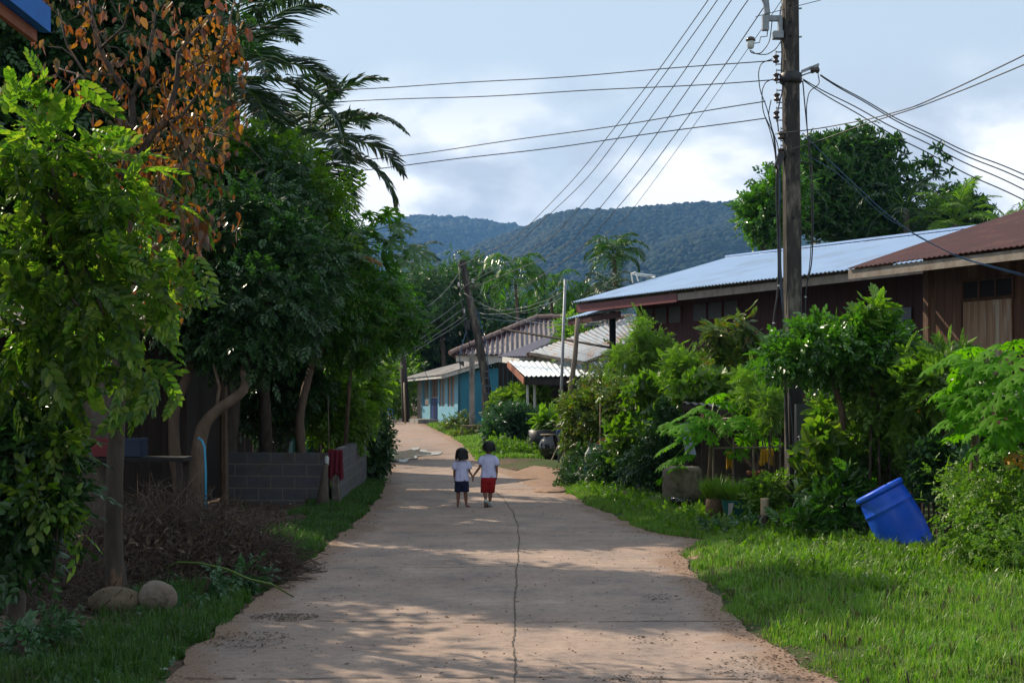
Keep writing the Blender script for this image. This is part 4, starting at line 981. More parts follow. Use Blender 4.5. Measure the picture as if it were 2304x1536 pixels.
# big tree at right
simple_tree('big_tree', 'big dark spreading tree above the silver roof with long side branches', 1880, 46,
            [LB(1870, 430, 46, 130, 105, 110), LB(1920, 345, 46, 70, 45), LB(1970, 430, 46, 70, 60), LB(1860, 350, 46, 50, 42), LB(1940, 490, 46, 110, 50)], 560, 9, .26, T_whorl, .26, M['lf_darkmid'],
            group='trees behind the houses on the right', tr=.22, droop=.3, nl=16,
            extra=[('branch_tip_leaves', place(T_whorl, np.vstack([np.array([P(*(np.array(a) + (np.array(b) - np.array(a)) * f), 46) for f in np.linspace(0, 1, 26)]) + rng.standard_normal((26, 3)) * .18 for a, b in (((1990, 360), (2015, 325)), ((2010, 400), (2112, 345)), ((2020, 425), (2110, 385)), ((1900, 330), (1935, 305)))]), rng.standard_normal((104, 3)) * .6 + (0.5, 0, .1), .30), M['lf_dark'])])
simple_tree('round_leaf_tree', 'rounder glossy tree left of the big pole, above the silver roof', 1730, 42, [LB(1735, 490, 42, 58, 62), LB(1700, 470, 42, 28, 30), LB(1760, 430, 42, 40, 45)], 300, 9, .16, T_sprig5, .24, M['lf_glossy'], group='trees behind the houses on the right', tr=.15)
simple_tree('low_tree', 'low dark tree between the palms and the rust red roof', 2150, 50, [LB(2150, 452, 50, 45, 28), LB(2090, 515, 50, 80, 40), LB(2180, 500, 50, 40, 40)], 260, 9, .22, T_whorl, .24, M['lf_dark'], group='trees behind the houses on the right', tr=.15)

# ------------------------------------------------------------------ the trees on the left
G5 = 'small-leaved trees behind the block wall'
def pp(*a): return [P(*q) for q in a]
b = gp(412, 0, 19.5)
tree('small_leaved_tree', 'dark small-leaved tree with a bent trunk, left of the block wall', 'tree',
     [b, P(385, 960, 19.5), P(400, 890, 19.5), P(430, 830, 19.6), P(425, 770, 19.8), P(450, 700, 20)], [.085, .075, .07, .065, .06, .055],
     [LB(470, 620, 20.5, 120, 120, 150), LB(560, 520, 21, 110, 90, 130), LB(440, 730, 20, 80, 50, 100), LB(600, 430, 22, 90, 80)], 620, 10, .14, T_sprig, .20, M['lf_dark'], M['bark_pale'], G5, 14, droop=.35)
b = gp(440, 0, 18.8)
tree('small_leaved_tree', 'dark small-leaved tree with the twisting forked trunk beside the blue pipe', 'tree',
     [b, P(445, 980, 18.8), P(475, 930, 18.8), P(530, 895, 18.9), P(556, 870, 19), P(548, 830, 19), P(560, 760, 19.3)], [.105, .09, .08, .07, .062, .058, .05],
     [LB(590, 690, 19.8, 120, 95, 140), LB(650, 600, 20.5, 110, 95, 130), LB(560, 780, 19.5, 90, 40, 90)], 640, 10, .14, T_sprig, .19, M['lf_dark'], M['bark_pale'], G5, 14, droop=.35,
     stems=[([P(488, 915, 18.85), P(494, 870, 18.9), P(480, 820, 19)], [.03, .025, .015])])
b = gp(690, 0, 24)
q = clumps([LB(880, 682, 25.3, 58, 34), LB(905, 735, 25.3, 45, 30), LB(740, 600, 24.8, 110, 60), LB(650, 480, 24.8, 110, 60), LB(800, 720, 24.4, 90, 60), LB(720, 660, 24.0, 110, 70)], 4200, .9)[0]
FT = place(T_leaf, q, rng.standard_normal((len(q), 3)) + (0, 0, .5), .055)
b = gp(690, 0, 24)
tree('flowering_tree', 'bushy tree with pale flower tips leaning over the road, right-hand of the dark trees', 'tree',
     [b, P(672, 960, 24), P(680, 900, 24), P(700, 830, 24)], [.09, .08, .07, .06],
     [LB(730, 690, 24.5, 110, 100, 120), LB(800, 740, 25, 90, 70, 100), LB(880, 690, 25.5, 55, 35, 60), LB(900, 745, 25.5, 45, 30, 50), LB(720, 580, 25, 110, 80, 100), LB(860, 650, 25, 30, 30), LB(640, 500, 25, 110, 90, 120)], 900, 10, .14, T_sprig, .20, M['lf_glossy'], M['bark_pale'], None, 16, droop=.2,
     extra=[('flower_tips', FT, M['lf_yellowgreen'])])
q = clumps([LB(550, 425, 22.6, 145, 95), LB(612, 382, 22.6, 72, 72), LB(680, 445, 22.6, 62, 68)], 2600, .95)[0]
FT2 = place(T_leaf, q, rng.standard_normal((len(q), 3)) + (0, 0, .5), .05)
simple_tree('tall_background_tree', 'tall pale-topped tree between the rust-leaved tree and the palms', 600, 25, [LB(550, 430, 22.8, 140, 90, 120), LB(610, 390, 22.8, 70, 70), LB(480, 370, 22.6, 90, 80), LB(430, 440, 22.4, 90, 90), LB(680, 450, 22.8, 60, 65)], 700, 9, .18, T_sprig, .26, M['lf_mid'], group='tall trees at the left back', tr=.10, droop=.3, extra=[('flower_tips', FT2, M['lf_yellowgreen'])])
simple_tree('tall_background_tree', 'tall dark tree at the back left behind the rust-leaved crown', 200, 17.5, [LB(230, 120, 17.5, 200, 120, 170), LB(400, 60, 17.8, 100, 120, 120), LB(60, 150, 17.2, 130, 130), LB(330, 280, 17.8, 110, 110, 110), LB(120, 300, 17.3, 130, 110), LB(230, -60, 17.5, 210, 95, 170), LB(60, -20, 17, 130, 100)], 1250, 9, .18, T_sprig, .25, M['lf_dark'], group='tall trees at the left back', tr=.16, droop=.3, nl=14)
simple_tree('background_tree', 'dense dark tree at the far left behind the bright leafy tree', 60, 18, [LB(0, 480, 18, 110, 120, 100), LB(160, 440, 19, 110, 80)], 260, 9, .2, T_sprig, .26, M['lf_dark'], group='tall trees at the left back', tr=.12)
# out-of-frame trees to the left that shade the road
for k, (x, y, zc, rr) in enumerate(((-8.1, 13.9, 4.0, 1.9), (-9.6, 18.2, 5.4, 2.4))):
    c = np.array([x, y, zc])
    tree('garden_tree', ('leafy garden tree beyond the left edge, level with the rust-leaved tree', 'leafy garden tree far left, beside the grey-roofed timber house')[k], 'tree',
         [np.array([x, y, 0]), np.array([x + .1, y, 1.8]), np.array([x, y, 3.0])], [.18, .15, .12], [(c, np.array([rr, rr, rr * .8])), (c + (.9, .6, .9), np.array([rr * .6, rr * .6, rr * .5])), (c + (-.6, -1.0, .6), np.array([rr * .7, rr * .7, rr * .5]))], 300, 9, .3, T_sprig5, .42, M['lf_dark'], None, 'garden trees beyond the left edge', 10)

# rust-leaved tree (big hanging leaves)
b = gp(258, 0, 11.4)
br = [([(288, 440), (282, 380), (300, 290), (296, 215), (255, 170), (226, 110), (205, 30), (200, -60)], .055),
      ([(290, 420), (318, 345), (345, 300), (375, 268), (398, 190), (402, 120), (440, 70), (480, 30)], .05),
      ([(345, 300), (410, 260), (470, 180), (515, 60), (530, -10)], .022), ([(300, 290), (250, 250), (180, 170), (120, 150)], .025), ([(318, 345), (400, 330), (470, 300), (520, 250)], .022),
      ([(296, 215), (330, 150), (345, 60), (360, -40)], .026), ([(255, 170), (190, 165), (150, 100), (130, 20)], .022), ([(282, 400), (220, 350), (160, 320), (90, 300)], .022), ([(288, 470), (360, 440), (430, 470), (455, 480)], .018),
      ([(270, 650), (330, 600), (380, 560), (440, 540)], .016), ([(402, 120), (440, 150), (490, 120), (560, 60)], .014), ([(272, 690), (330, 670), (370, 655)], .012), ([(375, 268), (430, 350), (490, 380), (520, 350)], .016), ([(205, 30), (150, -20), (90, -40)], .015), ([(226, 110), (280, 60), (300, -30)], .018),
      ([(180, 170), (140, 210), (110, 240)], .01), ([(400, 330), (420, 400), (400, 440)], .012)]
t = thing('rust_leaved_tree', b, 'tree with large hanging rust, orange and yellow leaves and a peeling trunk', 'tree')
mb = MB(); k = 0; tp = [gp(258, 0, 11.4) - (0, 0, .05), P(262, 1340, 11.4), P(256, 1250, 11.4), P(254, 1150, 11.4), P(262, 1000, 11.4), P(268, 800, 11.4), P(276, 640, 11.4), P(284, 500, 11.4), P(288, 430, 11.4)]
mb.tube(tp, [.10, .085, .075, .068, .064, .06, .055, .05, .045], 14)
allp = []
br += [([(288, 470), (350, 500), (400, 540), (430, 560)], .014), ([(470, 300), (520, 310), (545, 290)], .008), ([(520, 250), (550, 200), (545, 150)], .008), ([(430, 470), (470, 500), (480, 540)], .008), ([(380, 560), (400, 610), (420, 640)], .007)]
for q, r in br:
    dd = 11.4 + random.uniform(-.5, .6); n = len(q); r = r * .72; pts = [P(a, c, 11.4 + (dd - 11.4) * (i / (n - 1))) for i, (a, c) in enumerate(q)]
    mb.tube(pts, list(np.linspace(r, r * .3 + .002, n)), 7)
    for i in range(n - 1):
        for f in np.linspace(0, 1, 9)[:-1]: allp.append(np.array(pts[i]) * (1 - f) + np.array(pts[i + 1]) * f)
allp = np.array(allp); Q = []
tw = MB()
for p in allp[rng.permutation(len(allp))[:135]]:
    q = p + rng.standard_normal(3) * (.16, .22, .13) + (0, 0, .02); m_ = (p + q) / 2 + (0, 0, .04); tw.tube([p, m_, q], [.006, .004, .003], 4); Q.append(q)
for w_ in mb.V[:1]:
    c_ = np.stack([np.interp(w_[:, 2], [q[2] for q in tp], [q[i] for q in tp]) for i in (0, 1)], 1)
mb2 = MB(); zz = np.linspace(tp[0][2], tp[-1][2], 70); cx_ = np.interp(zz, [q[2] for q in tp], [q[0] for q in tp]); rr0 = np.interp(zz, [q[2] for q in tp], [.115, .085, .072, .066, .062, .058, .054, .05, .046])
mb2.tube(np.stack([cx_ + .006 * np.sin(zz * 9), 11.4 + 0 * zz, zz], 1), list(rr0), 22)
tv = mb2.V[0]; cen = np.stack([np.interp(tv[:, 2], zz, cx_), 11.4 + 0 * tv[:, 2], tv[:, 2]], 1); an_ = np.arctan2(tv[:, 1] - 11.4, tv[:, 0] - cen[:, 0])
f_ = 1 + .07 * np.sin(an_ * 3 + tv[:, 2] * 2.2) + .05 * np.sin(an_ * 7 - tv[:, 2] * 5) + .025 * rng.standard_normal(len(tv)); tv[:] = cen + (tv - cen) * f_[:, None]
mb.V[0] = mb.V[0]; 
for i_ in range(len(tv)): pass
mb.add(tv, mb2.F); mb.build('trunk', M['bark_worn'], t, True); tag(tw.build('twigs', M['bark'], t), kind='stuff')
Q = np.array(Q); pos = np.repeat(Q, 6, 0) + rng.standard_normal((len(Q) * 6, 3)) * .055
pos = np.vstack([pos, np.repeat(allp, 1, 0) + rng.standard_normal((len(allp), 3)) * .09])
px_ = pos[:, 0] / pos[:, 1] * F + CX; keep = (px_ < 560)
pos = pos[keep]
V, Fc = place(leaf_tpl(.25, .08, .10), pos, rng.standard_normal((len(pos), 3)) * .42 + (0, 0, -1.0), .090 * rng.uniform(.5, 1.3, len(pos)))
mesh_obj('crown', V, Fc, M['lf_red'], t)
lim = [LB(430, 250, 12.2, 110, 130, 60), LB(470, 100, 12.2, 70, 80, 60), LB(330, 330, 12, 90, 90, 60)]
C_, O = clumps(lim, 420, .2)
V, Fc = place(leaf_tpl(.3, .06, .1), C_, rng.standard_normal((len(C_), 3)) * .5 + (0, 0, -.8), .062)
mesh_obj('yellow_leaves', V, Fc, M['lf_yellow'], t)

# bare twiggy tree behind it
b = gp(505, 0, 22)
t = thing('bare_tree', b, 'bare twiggy tree against the sky between the rust leaves and the palm', 'tree'); mb = MB(); mb.tube([b, P(500, 300, 22), P(480, 110, 22)], [.07, .05, .03], 7)
for k in range(46):
    a = P(random.uniform(455, 500), random.uniform(60, 180), 22); c = P(random.uniform(430, 575), random.uniform(-60, 90), 22 + random.uniform(-.5, .5)); m_ = (a + c) / 2 + rng.standard_normal(3) * .06; mb.tube([a, m_, c], [.009, .006, .003], 4)
mb.build('trunk', M['bark_pale'], t)

# bright green tree at near left
b = gp(34, 0, 10.4)
lob = [LB(60, 290, 9.6, 100, 80, 90), LB(150, 370, 9.6, 95, 90, 80), LB(70, 470, 9.8, 130, 120, 90), LB(225, 450, 9.6, 95, 55, 80), LB(300, 530, 9.7, 80, 60, 70), LB(170, 590, 9.6, 150, 80, 90), LB(350, 640, 9.6, 50, 50, 60), LB(110, 700, 9.6, 130, 80, 90), LB(220, 690, 9.5, 110, 60, 80), LB(290, 790, 9.5, 50, 40, 60), LB(60, 830, 9.7, 90, 60, 80), LB(150, 810, 9.6, 80, 50, 80), LB(300, 880, 9.4, 30, 20, 40), LB(390, 590, 9.4, 30, 14, 30), LB(400, 700, 9.4, 30, 16, 30), LB(310, 920, 9.4, 25, 20, 20)]
T_ann = sprig_tpl(11, .36, .10, .95, .5)
tree('bright_leafy_tree', 'bright green tree with long drooping leafy sprays at the near left', 'tree',
     [b, P(40, 1250, 10.3), P(45, 1100, 10.2), P(60, 900, 10.1), P(110, 750, 9.9), P(120, 600, 9.8)], [.07, .06, .055, .05, .045, .04], lob, 175, 5, .12, T_ann, .22, M['lf_bright'], M['bark'], None, 18, droop=.30, shell=.5, out=.9)
b = gp(-40, 0, 9.6)
tree('dark_shrub', 'dark shrub at the lower left edge with dull bluish leaves', 'shrub', [b, P(-20, 1200, 9.6), P(20, 1050, 9.7)], [.05, .04, .03],
     [LB(30, 1060, 9.7, 120, 110, 90), LB(60, 1140, 9.6, 70, 60, 70), LB(10, 1240, 9.6, 70, 60, 70), LB(100, 1000, 9.8, 60, 40, 50), LB(60, 960, 9.9, 90, 50, 60)], 200, 6, .08, T_sprig5, .17, M['lf_dark'], None, None, 10)
b = gp(110, 0, 9.9)
tree('young_sapling', 'low sapling with a few sunlit green leaves in front of the dark shrub', 'sapling', [b, P(130, 1150, 9.6), P(150, 1000, 9.6)], [.012, .01, .008],
     [LB(130, 990, 9.5, 40, 15, 30), LB(80, 1100, 9.4, 30, 30, 20), LB(170, 1200, 9.4, 20, 14, 14), LB(110, 1140, 9.4, 30, 20, 20)], 34, 4, .04, T_sprig5, .15, M['lf_bright'], None, None, 4)

# small trees near the road at the left: hedge and papaya
def bush(label, px, d, lobes, n, per, cr, tpl, size, mt, name='bush', cat='bush', group=None, nst=7, **k):
    b = gp(px, 0, d); t = thing(name, b, label, cat, group)
    (V, Fc), C_ = crown(lobes, n, per, cr, tpl, size, k.get('droop', .15), k.get('shell', .45), k.get('zmin', float(b[2])), k.get('out', .8))
    mb = MB()
    for q in C_[rng.permutation(len(C_))[:nst]]:
        f = b + (rng.uniform(-.1, .1), rng.uniform(-.08, .08), -.05); mb.tube([f, f + (q - f) * .5 + (0, 0, .12), q], [.016, .011, .005], 5)
    mb.build('stem', M['twig'], t); mesh_obj('foliage', V, Fc, mt, t)
    if k.get('extra'):
        for nm, (V2, F2), m2 in k['extra']: mesh_obj(nm, V2, F2, m2, t)
    return t
G6 = 'hedge plants along the left road edge'
bush('dark rounded bush at the left road edge just before the puddle', 835, 29.5, [LB(838, 1010, 29.5, 32, 62, 40), LB(820, 960, 30, 36, 60, 50)], 260, 8, .10, T_sprig5, .17, M['lf_dark'], group=G6)
bush('mid green hedge bush rising behind the red cloth', 760, 26.5, [LB(760, 930, 26.5, 60, 80, 60), LB(720, 880, 26.5, 60, 70, 60), LB(800, 880, 27.5, 45, 90, 50)], 420, 8, .11, T_sprig5, .20, M['lf_mid'], group=G6)
bush('dark hedge bush between the tree trunks behind the block wall', 640, 25.5, [LB(600, 900, 25.5, 90, 80, 60), LB(650, 840, 25.5, 90, 60, 60)], 300, 8, .12, T_sprig5, .2, M['lf_dark'], group=G6)
bush('tall hedge bush at the far left bend of the road', 815, 38, [LB(815, 900, 38, 38, 90, 60), LB(838, 850, 39, 32, 60, 50), LB(790, 840, 38, 40, 60)], 320, 8, .14, T_sprig5, .25, M['lf_mid'], group=G6)
bush('low weeds at the left edge beyond the puddle', 855, 52, [LB(858, 985, 52, 20, 14, 60)], 60, 7, .1, T_sprig5, .16, M['lf_mid'], group=G6)
bush('short vines and weeds hugging the foot of the left bend', 850, 66, [LB(850, 925, 68, 14, 22, 40), LB(838, 900, 72, 22, 30, 40)], 90, 7, .15, T_sprig5, .25, M['lf_dark'], group=G6)
# grey stakes among the hedge
for k, (a, c_, d, lab) in enumerate((((804, 800), (803, 960), 33, 'thin grey stake standing in the hedge on the left'), ((738, 890), (737, 1030), 24.5, 'slender cane standing beside the red cloth'))):
    p0, p1 = P(*a, d), P(*c_, d); p1[2] = float(gz(p1[0], d)) - .03
    s = MB().tube([p0, (p0 + p1) / 2 + (.02, 0, 0), p1], [.02, .022, .024] if k == 0 else [.008] * 3, 6).build('stake', M['wood_grey'], None, True, base=p1); tag(s, lab, 'stake', 'stakes on the left')

# papaya leaves
def papaya_leaf_tpl():
    """palmate leaf: 8 lobes each with side teeth; attached at origin, lying in xy, +Y is outward"""
    V = [(0, 0, 0)]; Fc = []; angs = np.linspace(-2.35, 2.35, 8); L = [.50, .72, .9, 1.0, 1.0, .9, .72, .50]
    for a, l in zip(angs, L):
        c, s = math.cos(a), math.sin(a)
        def w(x, y, z): return (x * c + y * s, -x * s + y * c, z)
        k = len(V)
        V += [w(.075, .12 * l, .01), w(.10, .50 * l, .0), w(.30, .66 * l, -.10), w(.12, .70 * l, -.05), w(.20, .92 * l, -.16), w(.05, .86 * l, -.10), w(0, 1.08 * l, -.20),
              w(-.05, .86 * l, -.10), w(-.20, .92 * l, -.16), w(-.12, .70 * l, -.05), w(-.30, .66 * l, -.10), w(-.10, .50 * l, 0), w(-.075, .12 * l, .01), w(0, .5 * l, .03), w(0, .8 * l, -.03)]
        i = lambda j: k + j
        Fc += [(0, i(0), i(1), i(13)), (0, i(13), i(11), i(12)), (i(13), i(1), i(3), i(14)), (i(13), i(14), i(9), i(11)), (i(1), i(2), i(3), i(3)), (i(11), i(9), i(10), i(10)), (i(3), i(4), i(5), i(14)), (i(14), i(7), i(8), i(9)), (i(14), i(5), i(6), i(7))]
    F4 = np.array(Fc); return np.array(V, float) + np.array([0, .08, 0]), F4
T_pap = papaya_leaf_tpl()
T_pap_f = [tuple(dict.fromkeys(f)) for f in T_pap[1].tolist()]
def papaya(label, px, d, top, leaves, size, r=.05, fruit=None, stem_pts=None, yellow=(), lm='lf_papaya'):
    """leaves: list of (px,py,d) leaf centres"""
    b = gp(px, 0, d); top = np.array(top, float); t = thing('papaya_plant', b, label, 'papaya', 'papaya plants')
    mb = MB(); mb.tube(stem_pts or [b - (0, 0, .05), b + (top - b) * .5 + (.03, 0, 0), top], [r, r * .9, r * .7], 9); mb.build('stem', M['bark_pale'], t, True)
    for k, q in enumerate(leaves):
        c = P(*q); v = c - top; h = v * np.array([1, 1, 0]); h /= np.linalg.norm(h) + 1e-9
        st = c - h * size * .3; dr = h + np.array([0, 0, -.25 - .3 * random.random()])
        up = np.array([[0, 0, 1.]]) + rng.standard_normal((1, 3)) * .42 + np.array([[-.25, -.1, 0]])
        V, _ = place((T_pap[0], T_pap[1]), st[None], dr[None], size * random.uniform(.8, 1.15), up=up)
        lf = mesh_obj('leaf', V, T_pap_f, M['lf_yellow'] if k in yellow else M[lm], t)
        MB().tube([top + rng.standard_normal(3) * .02, (top + st) / 2 + (0, 0, .06), st], [.011, .009, .006], 5).build('stalk', M['lf_mid'], lf)
    if fruit is not None:
        for f in fruit:
            MB().lathe([(.005, 0), (.045, .03), (.062, .09), (.055, .15), (.03, .20), (.008, .22)], P(*f) - (0, 0, .11), 12).build('fruit', M['lf_blue'], t, True)
    return t
rs = random.Random(3)
lv = [(1525, 935, 19.5), (1500, 955, 19.4), (1560, 915, 19.6), (1600, 925, 19.2), (1640, 905, 19.8), (1690, 915, 19.8), (1720, 950, 19.8), (1545, 975, 19.1), (1590, 970, 19.0), (1640, 955, 19.1), (1535, 1025, 19.0), (1680, 985, 19.4), (1660, 1010, 19.2), (1520, 1050, 20.2), (1500, 1070, 20.6), (1555, 1000, 19.0), (1610, 890, 20), (1735, 990, 19.8), (1500, 1000, 19.2), (1570, 940, 19.1), (1620, 945, 18.9), (1665, 940, 19.2), (1700, 965, 19.2), (1500, 1035, 20), (1535, 955, 19.0)]
papaya('broad papaya plant with many lobed leaves over the concrete tub and pots', 1585, 20.9, P(1600, 960, 20.9), [(a_, b_, c_ + 1.3) for a_, b_, c_ in lv], .27, .03)
lv = [(2130, 800, 14.2), (2170, 785, 14.5), (2215, 790, 14.0), (2260, 800, 13.8), (2290, 820, 13.6), (2150, 840, 14.0), (2200, 835, 13.7), (2250, 850, 13.5), (2300, 870, 13.4), (2120, 870, 14.2), (2180, 880, 13.8), (2230, 900, 13.5), (2290, 920, 13.4), (2170, 935, 14.1), (2220, 955, 13.7), (2280, 975, 13.5), (2150, 975, 14.3), (2200, 1000, 13.9), (2330, 850, 13.5), (2330, 950, 13.5), (2240, 1010, 13.7), (2300, 1020, 13.6), (2290, 770, 14.5), (2100, 815, 14.4), (2190, 815, 13.6), (2235, 820, 13.5), (2275, 850, 13.2), (2140, 900, 13.8), (2210, 870, 13.4), (2255, 880, 13.2), (2300, 900, 13.1), (2190, 920, 13.6), (2245, 935, 13.2), (2130, 940, 14.2), (2290, 955, 13.2), (2240, 975, 13.4), (2190, 965, 13.5)]
papaya('tall papaya tree at the right edge with one green fruit on its pale trunk', 2192, 14.3, P(2215, 880, 14.2), lv, .25, .048, fruit=[(2172, 1022, 14.15)], yellow=(21,), stem_pts=[gp(2192, 0, 14.3), P(2190, 1060, 14.3), P(2196, 960, 14.3), P(2215, 880, 14.2)])
lv = [(850, 520, 24), (890, 540, 24), (875, 590, 23.8), (905, 505, 24.2), (830, 560, 24), (880, 480, 24.4), (840, 480, 24.4), (800, 520, 24), (895, 575, 24), (790, 560, 24), (940, 560, 24.2), (835, 575, 24.3)]
papaya('papaya tree whose lobed leaves stand out against the blue hill, left of the gap', 770, 25.5, P(800, 545, 24.3), lv, .36, .04, lm='lf_darkmid', yellow=(11,))

# ------------------------------------------------------------------ right-hand bushes
G7 = 'shrubs on the right side of the road'
b = gp(1890, 0, 17.4)
tree('round_topped_tree', 'small glossy round-topped tree with a leaning trunk, right of the big pole', 'tree', [b, P(1888, 1010, 17.4), P(1900, 940, 17.4), P(1880, 870, 17.4), P(1860, 830, 17.4)], [.045, .04, .04, .038, .03],
     [LB(1870, 785, 17.2, 110, 55, 100), LB(1955, 780, 17.2, 90, 55, 90), LB(1775, 805, 17.2, 75, 34, 70), LB(1980, 830, 17.4, 100, 40, 80), LB(1900, 830, 17.6, 80, 35, 70), LB(2050, 850, 17.4, 60, 40, 60)], 560, 7, .075, T_sprig5, .15, M['lf_glossy'], M['bark_pale'], None, 14, droop=.0, shell=.2)
bush('loose bright bush filling the space under the round-topped tree', 1950, 17.6, [LB(1900, 940, 19.3, 60, 50, 40), LB(2020, 920, 18.4, 80, 45, 50), LB(2100, 960, 17.2, 60, 60, 40)], 330, 7, .11, T_sprig5, .15, M['lf_bright'], group=None, nst=10)
bush('broad-leaved bright plants right behind the leaning barrel', 1890, 17.2, [LB(1885, 1020, 17.6, 45, 55, 40), LB(1875, 1080, 17.4, 35, 45, 30), LB(1925, 1110, 17.4, 35, 45, 30)], 120, 5, .11, T_whorl2, .20, M['lf_bright'], group=None, nst=10)
bush('leafy bush joining the umbrella-shaped crown to the ferny bush', 2030, 17.3, [LB(2020, 905, 17.0, 60, 34, 40), LB(1960, 900, 17.3, 50, 26, 40), LB(1990, 970, 17.3, 60, 40, 40)], 170, 7, .09, T_sprig5, .14, M['lf_mid'], group=None, nst=6)
bush('bright leafy bush linking the two papaya plants at the right', 2120, 16.2, [LB(2110, 830, 16.4, 60, 30, 40), LB(2120, 880, 16.2, 50, 40, 40)], 130, 6, .10, T_long, .20, M['lf_mid'], group=None, nst=6)
bush('young shoot with curled bright leaves rising above the round-topped tree', 1968, 17, [LB(1968, 700, 17.0, 26, 20, 20), LB(1935, 725, 17, 22, 16, 20)], 16, 4, .04, T_long, .20, M['lf_yellowgreen'], group=G7, nst=4)
bush('tall pale green feathery shrub in front of the near end of the grey sheets', 1448, 27, [LB(1445, 745, 27, 16, 34, 20), LB(1450, 800, 27, 28, 50, 30), LB(1485, 790, 27, 24, 30, 20), LB(1410, 810, 27, 28, 24, 20)], 150, 7, .08, T_pinn, .22, M['lf_yellowgreen'], group=G7)
bush('bright feathery shrub against the dark red wall', 1560, 25, [LB(1550, 855, 25, 42, 46, 40), LB(1535, 815, 25, 26, 18, 30), LB(1592, 835, 25, 26, 22, 30)], 230, 7, .08, T_pinn, .22, M['lf_yellowgreen'], group=G7)
bush('reddish-tipped shrub with drooping narrow leaves against the red wall', 1655, 24, [LB(1660, 852, 24, 56, 44, 40), LB(1625, 818, 24, 24, 20, 30), LB(1690, 825, 24, 30, 24, 30), LB(1675, 745, 24, 10, 22, 10), LB(1612, 752, 24, 8, 16, 10)], 260, 7, .08, T_long, .24, M['lf_olive'], group=G7, droop=.5)
bush('broad olive-leaved bush covering the wooden posts, mid right', 1370, 31, [LB(1350, 918, 31, 66, 48, 50), LB(1425, 900, 30, 50, 50, 50), LB(1320, 960, 31.5, 45, 55, 40), LB(1390, 960, 30.5, 55, 60, 40), LB(1300, 925, 32, 26, 34)], 520, 8, .11, T_sprig5, .20, M['lf_olive'], group=G7, nst=14)
bush('thin-leaved climber twining up the crooked wooden pole', 1335, 33, [LB(1340, 860, 33, 36, 20, 30), LB(1375, 835, 33, 26, 24, 30), LB(1393, 790, 33, 12, 26, 20)], 60, 5, .10, T_sprig5, .16, M['lf_olive'], group=G7)
bush('dark green bush below the feathery shrubs, right of the olive bush', 1480, 26, [LB(1470, 900, 26, 55, 60, 50), LB(1440, 980, 26, 60, 50, 50), LB(1500, 960, 25.5, 50, 50, 40)], 300, 7, .10, T_whorl2, .16, M['lf_mid'], group=G7)
bush('mid green bush hiding the red wall between the papaya and the pole', 1610, 23.5, [LB(1600, 880, 23.5, 80, 30, 40), LB(1710, 880, 22, 45, 45, 40)], 200, 6, .09, T_whorl2, .15, M['lf_mid'], group=G7)
bush('low dark creeping bush along the drive corner holding the plastic bag', 1330, 29, [LB(1320, 1060, 28.5, 50, 50, 40), LB(1390, 1060, 27, 60, 60, 60), LB(1450, 1070, 25.5, 50, 50, 40), LB(1290, 1090, 28, 22, 26, 30)], 480, 8, .09, T_sprig5, .14, M['lf_dark'], group=G7, nst=10)
bush('light green spindly bush hiding the post, beside the round-topped tree trunk', 1740, 20, [LB(1710, 870, 21, 36, 40, 30), LB(1735, 920, 20.5, 24, 40, 30)], 110, 7, .07, T_pinn, .18, M['lf_yellowgreen'], group=G7)
bush('dense shaded bush behind the blue barrel and the pole', 1940, 18.2, [LB(1900, 970, 19.2, 70, 80, 60), LB(1990, 950, 18.4, 80, 90, 60), LB(2070, 1000, 18.2, 70, 70, 60), LB(1870, 1080, 18.3, 40, 60, 50), LB(1960, 1050, 18.2, 80, 60, 60)], 700, 8, .10, T_sprig5, .16, M['lf_mid'], group=G7, nst=12)
bush('leafy weeds with broad pale leaves at the foot of the big pole', 1850, 16.8, [LB(1860, 1150, 16.9, 50, 45, 50), LB(1900, 1130, 17.0, 45, 55, 40), LB(1820, 1190, 16.6, 50, 25, 30)], 130, 5, .08, T_long, .17, M['lf_glossy'], group=G7)
bush('ferny bush with two orange flowers beside the low grey shed', 2075, 16.5, [LB(2065, 960, 16.5, 50, 55, 40), LB(2090, 1030, 16.5, 60, 55, 40)], 260, 8, .06, T_pinn, .13, M['lf_mid'], group=G7,
     extra=[('flower', tuple((lambda a: (np.vstack([IV * .022 + P(2068, 925, 16.1), IV * .02 + P(2082, 917, 16.1)]), np.vstack([IF, IF + len(IV)])))(0)), M['lf_yellow'])])
bush('leafy bush with bright yellow-green blades right behind the pole box', 1860, 18, [LB(1872, 950, 18.2, 24, 34, 30), LB(1860, 1020, 18.6, 16, 22, 20)], 60, 4, .06, T_long, .22, M['lf_yellowgreen'], group=G7)
bush('fresh green shrub with broad leaves beside the blue shop, behind the blue-grey bush', 1165, 44, [LB(1165, 897, 44, 42, 20, 40), LB(1200, 885, 43, 26, 16, 30), LB(1130, 905, 45, 20, 16)], 200, 7, .07, T_long, .24, M['lf_bright'], group=G7)
bush('rounded blue-grey glossy bush at the roadside, left of the water jar', 1150, 41.5, [LB(1150, 950, 41.5, 55, 38, 40), LB(1115, 975, 41, 26, 26), LB(1185, 960, 41.5, 28, 32)], 420, 8, .10, T_sprig5, .16, M['lf_blue'], group=G7)
bush('low ground weeds spreading in front of the water jar', 1170, 38.5, [LB(1175, 1022, 38.5, 85, 20, 50), LB(1120, 1010, 39.5, 40, 20, 40), LB(1230, 1035, 37.5, 30, 12, 30)], 460, 8, .09, T_sprig5, .12, M['lf_mid'], group=G7, zmin=.05)
bush('clump of upright pale blades growing in the black pot', 1240, 39, [LB(1240, 960, 39.2, 22, 24, 20), LB(1222, 950, 39.2, 12, 20, 10)], 40, 4, .06, T_long, .34, M['lf_yellowgreen'], group=G7)
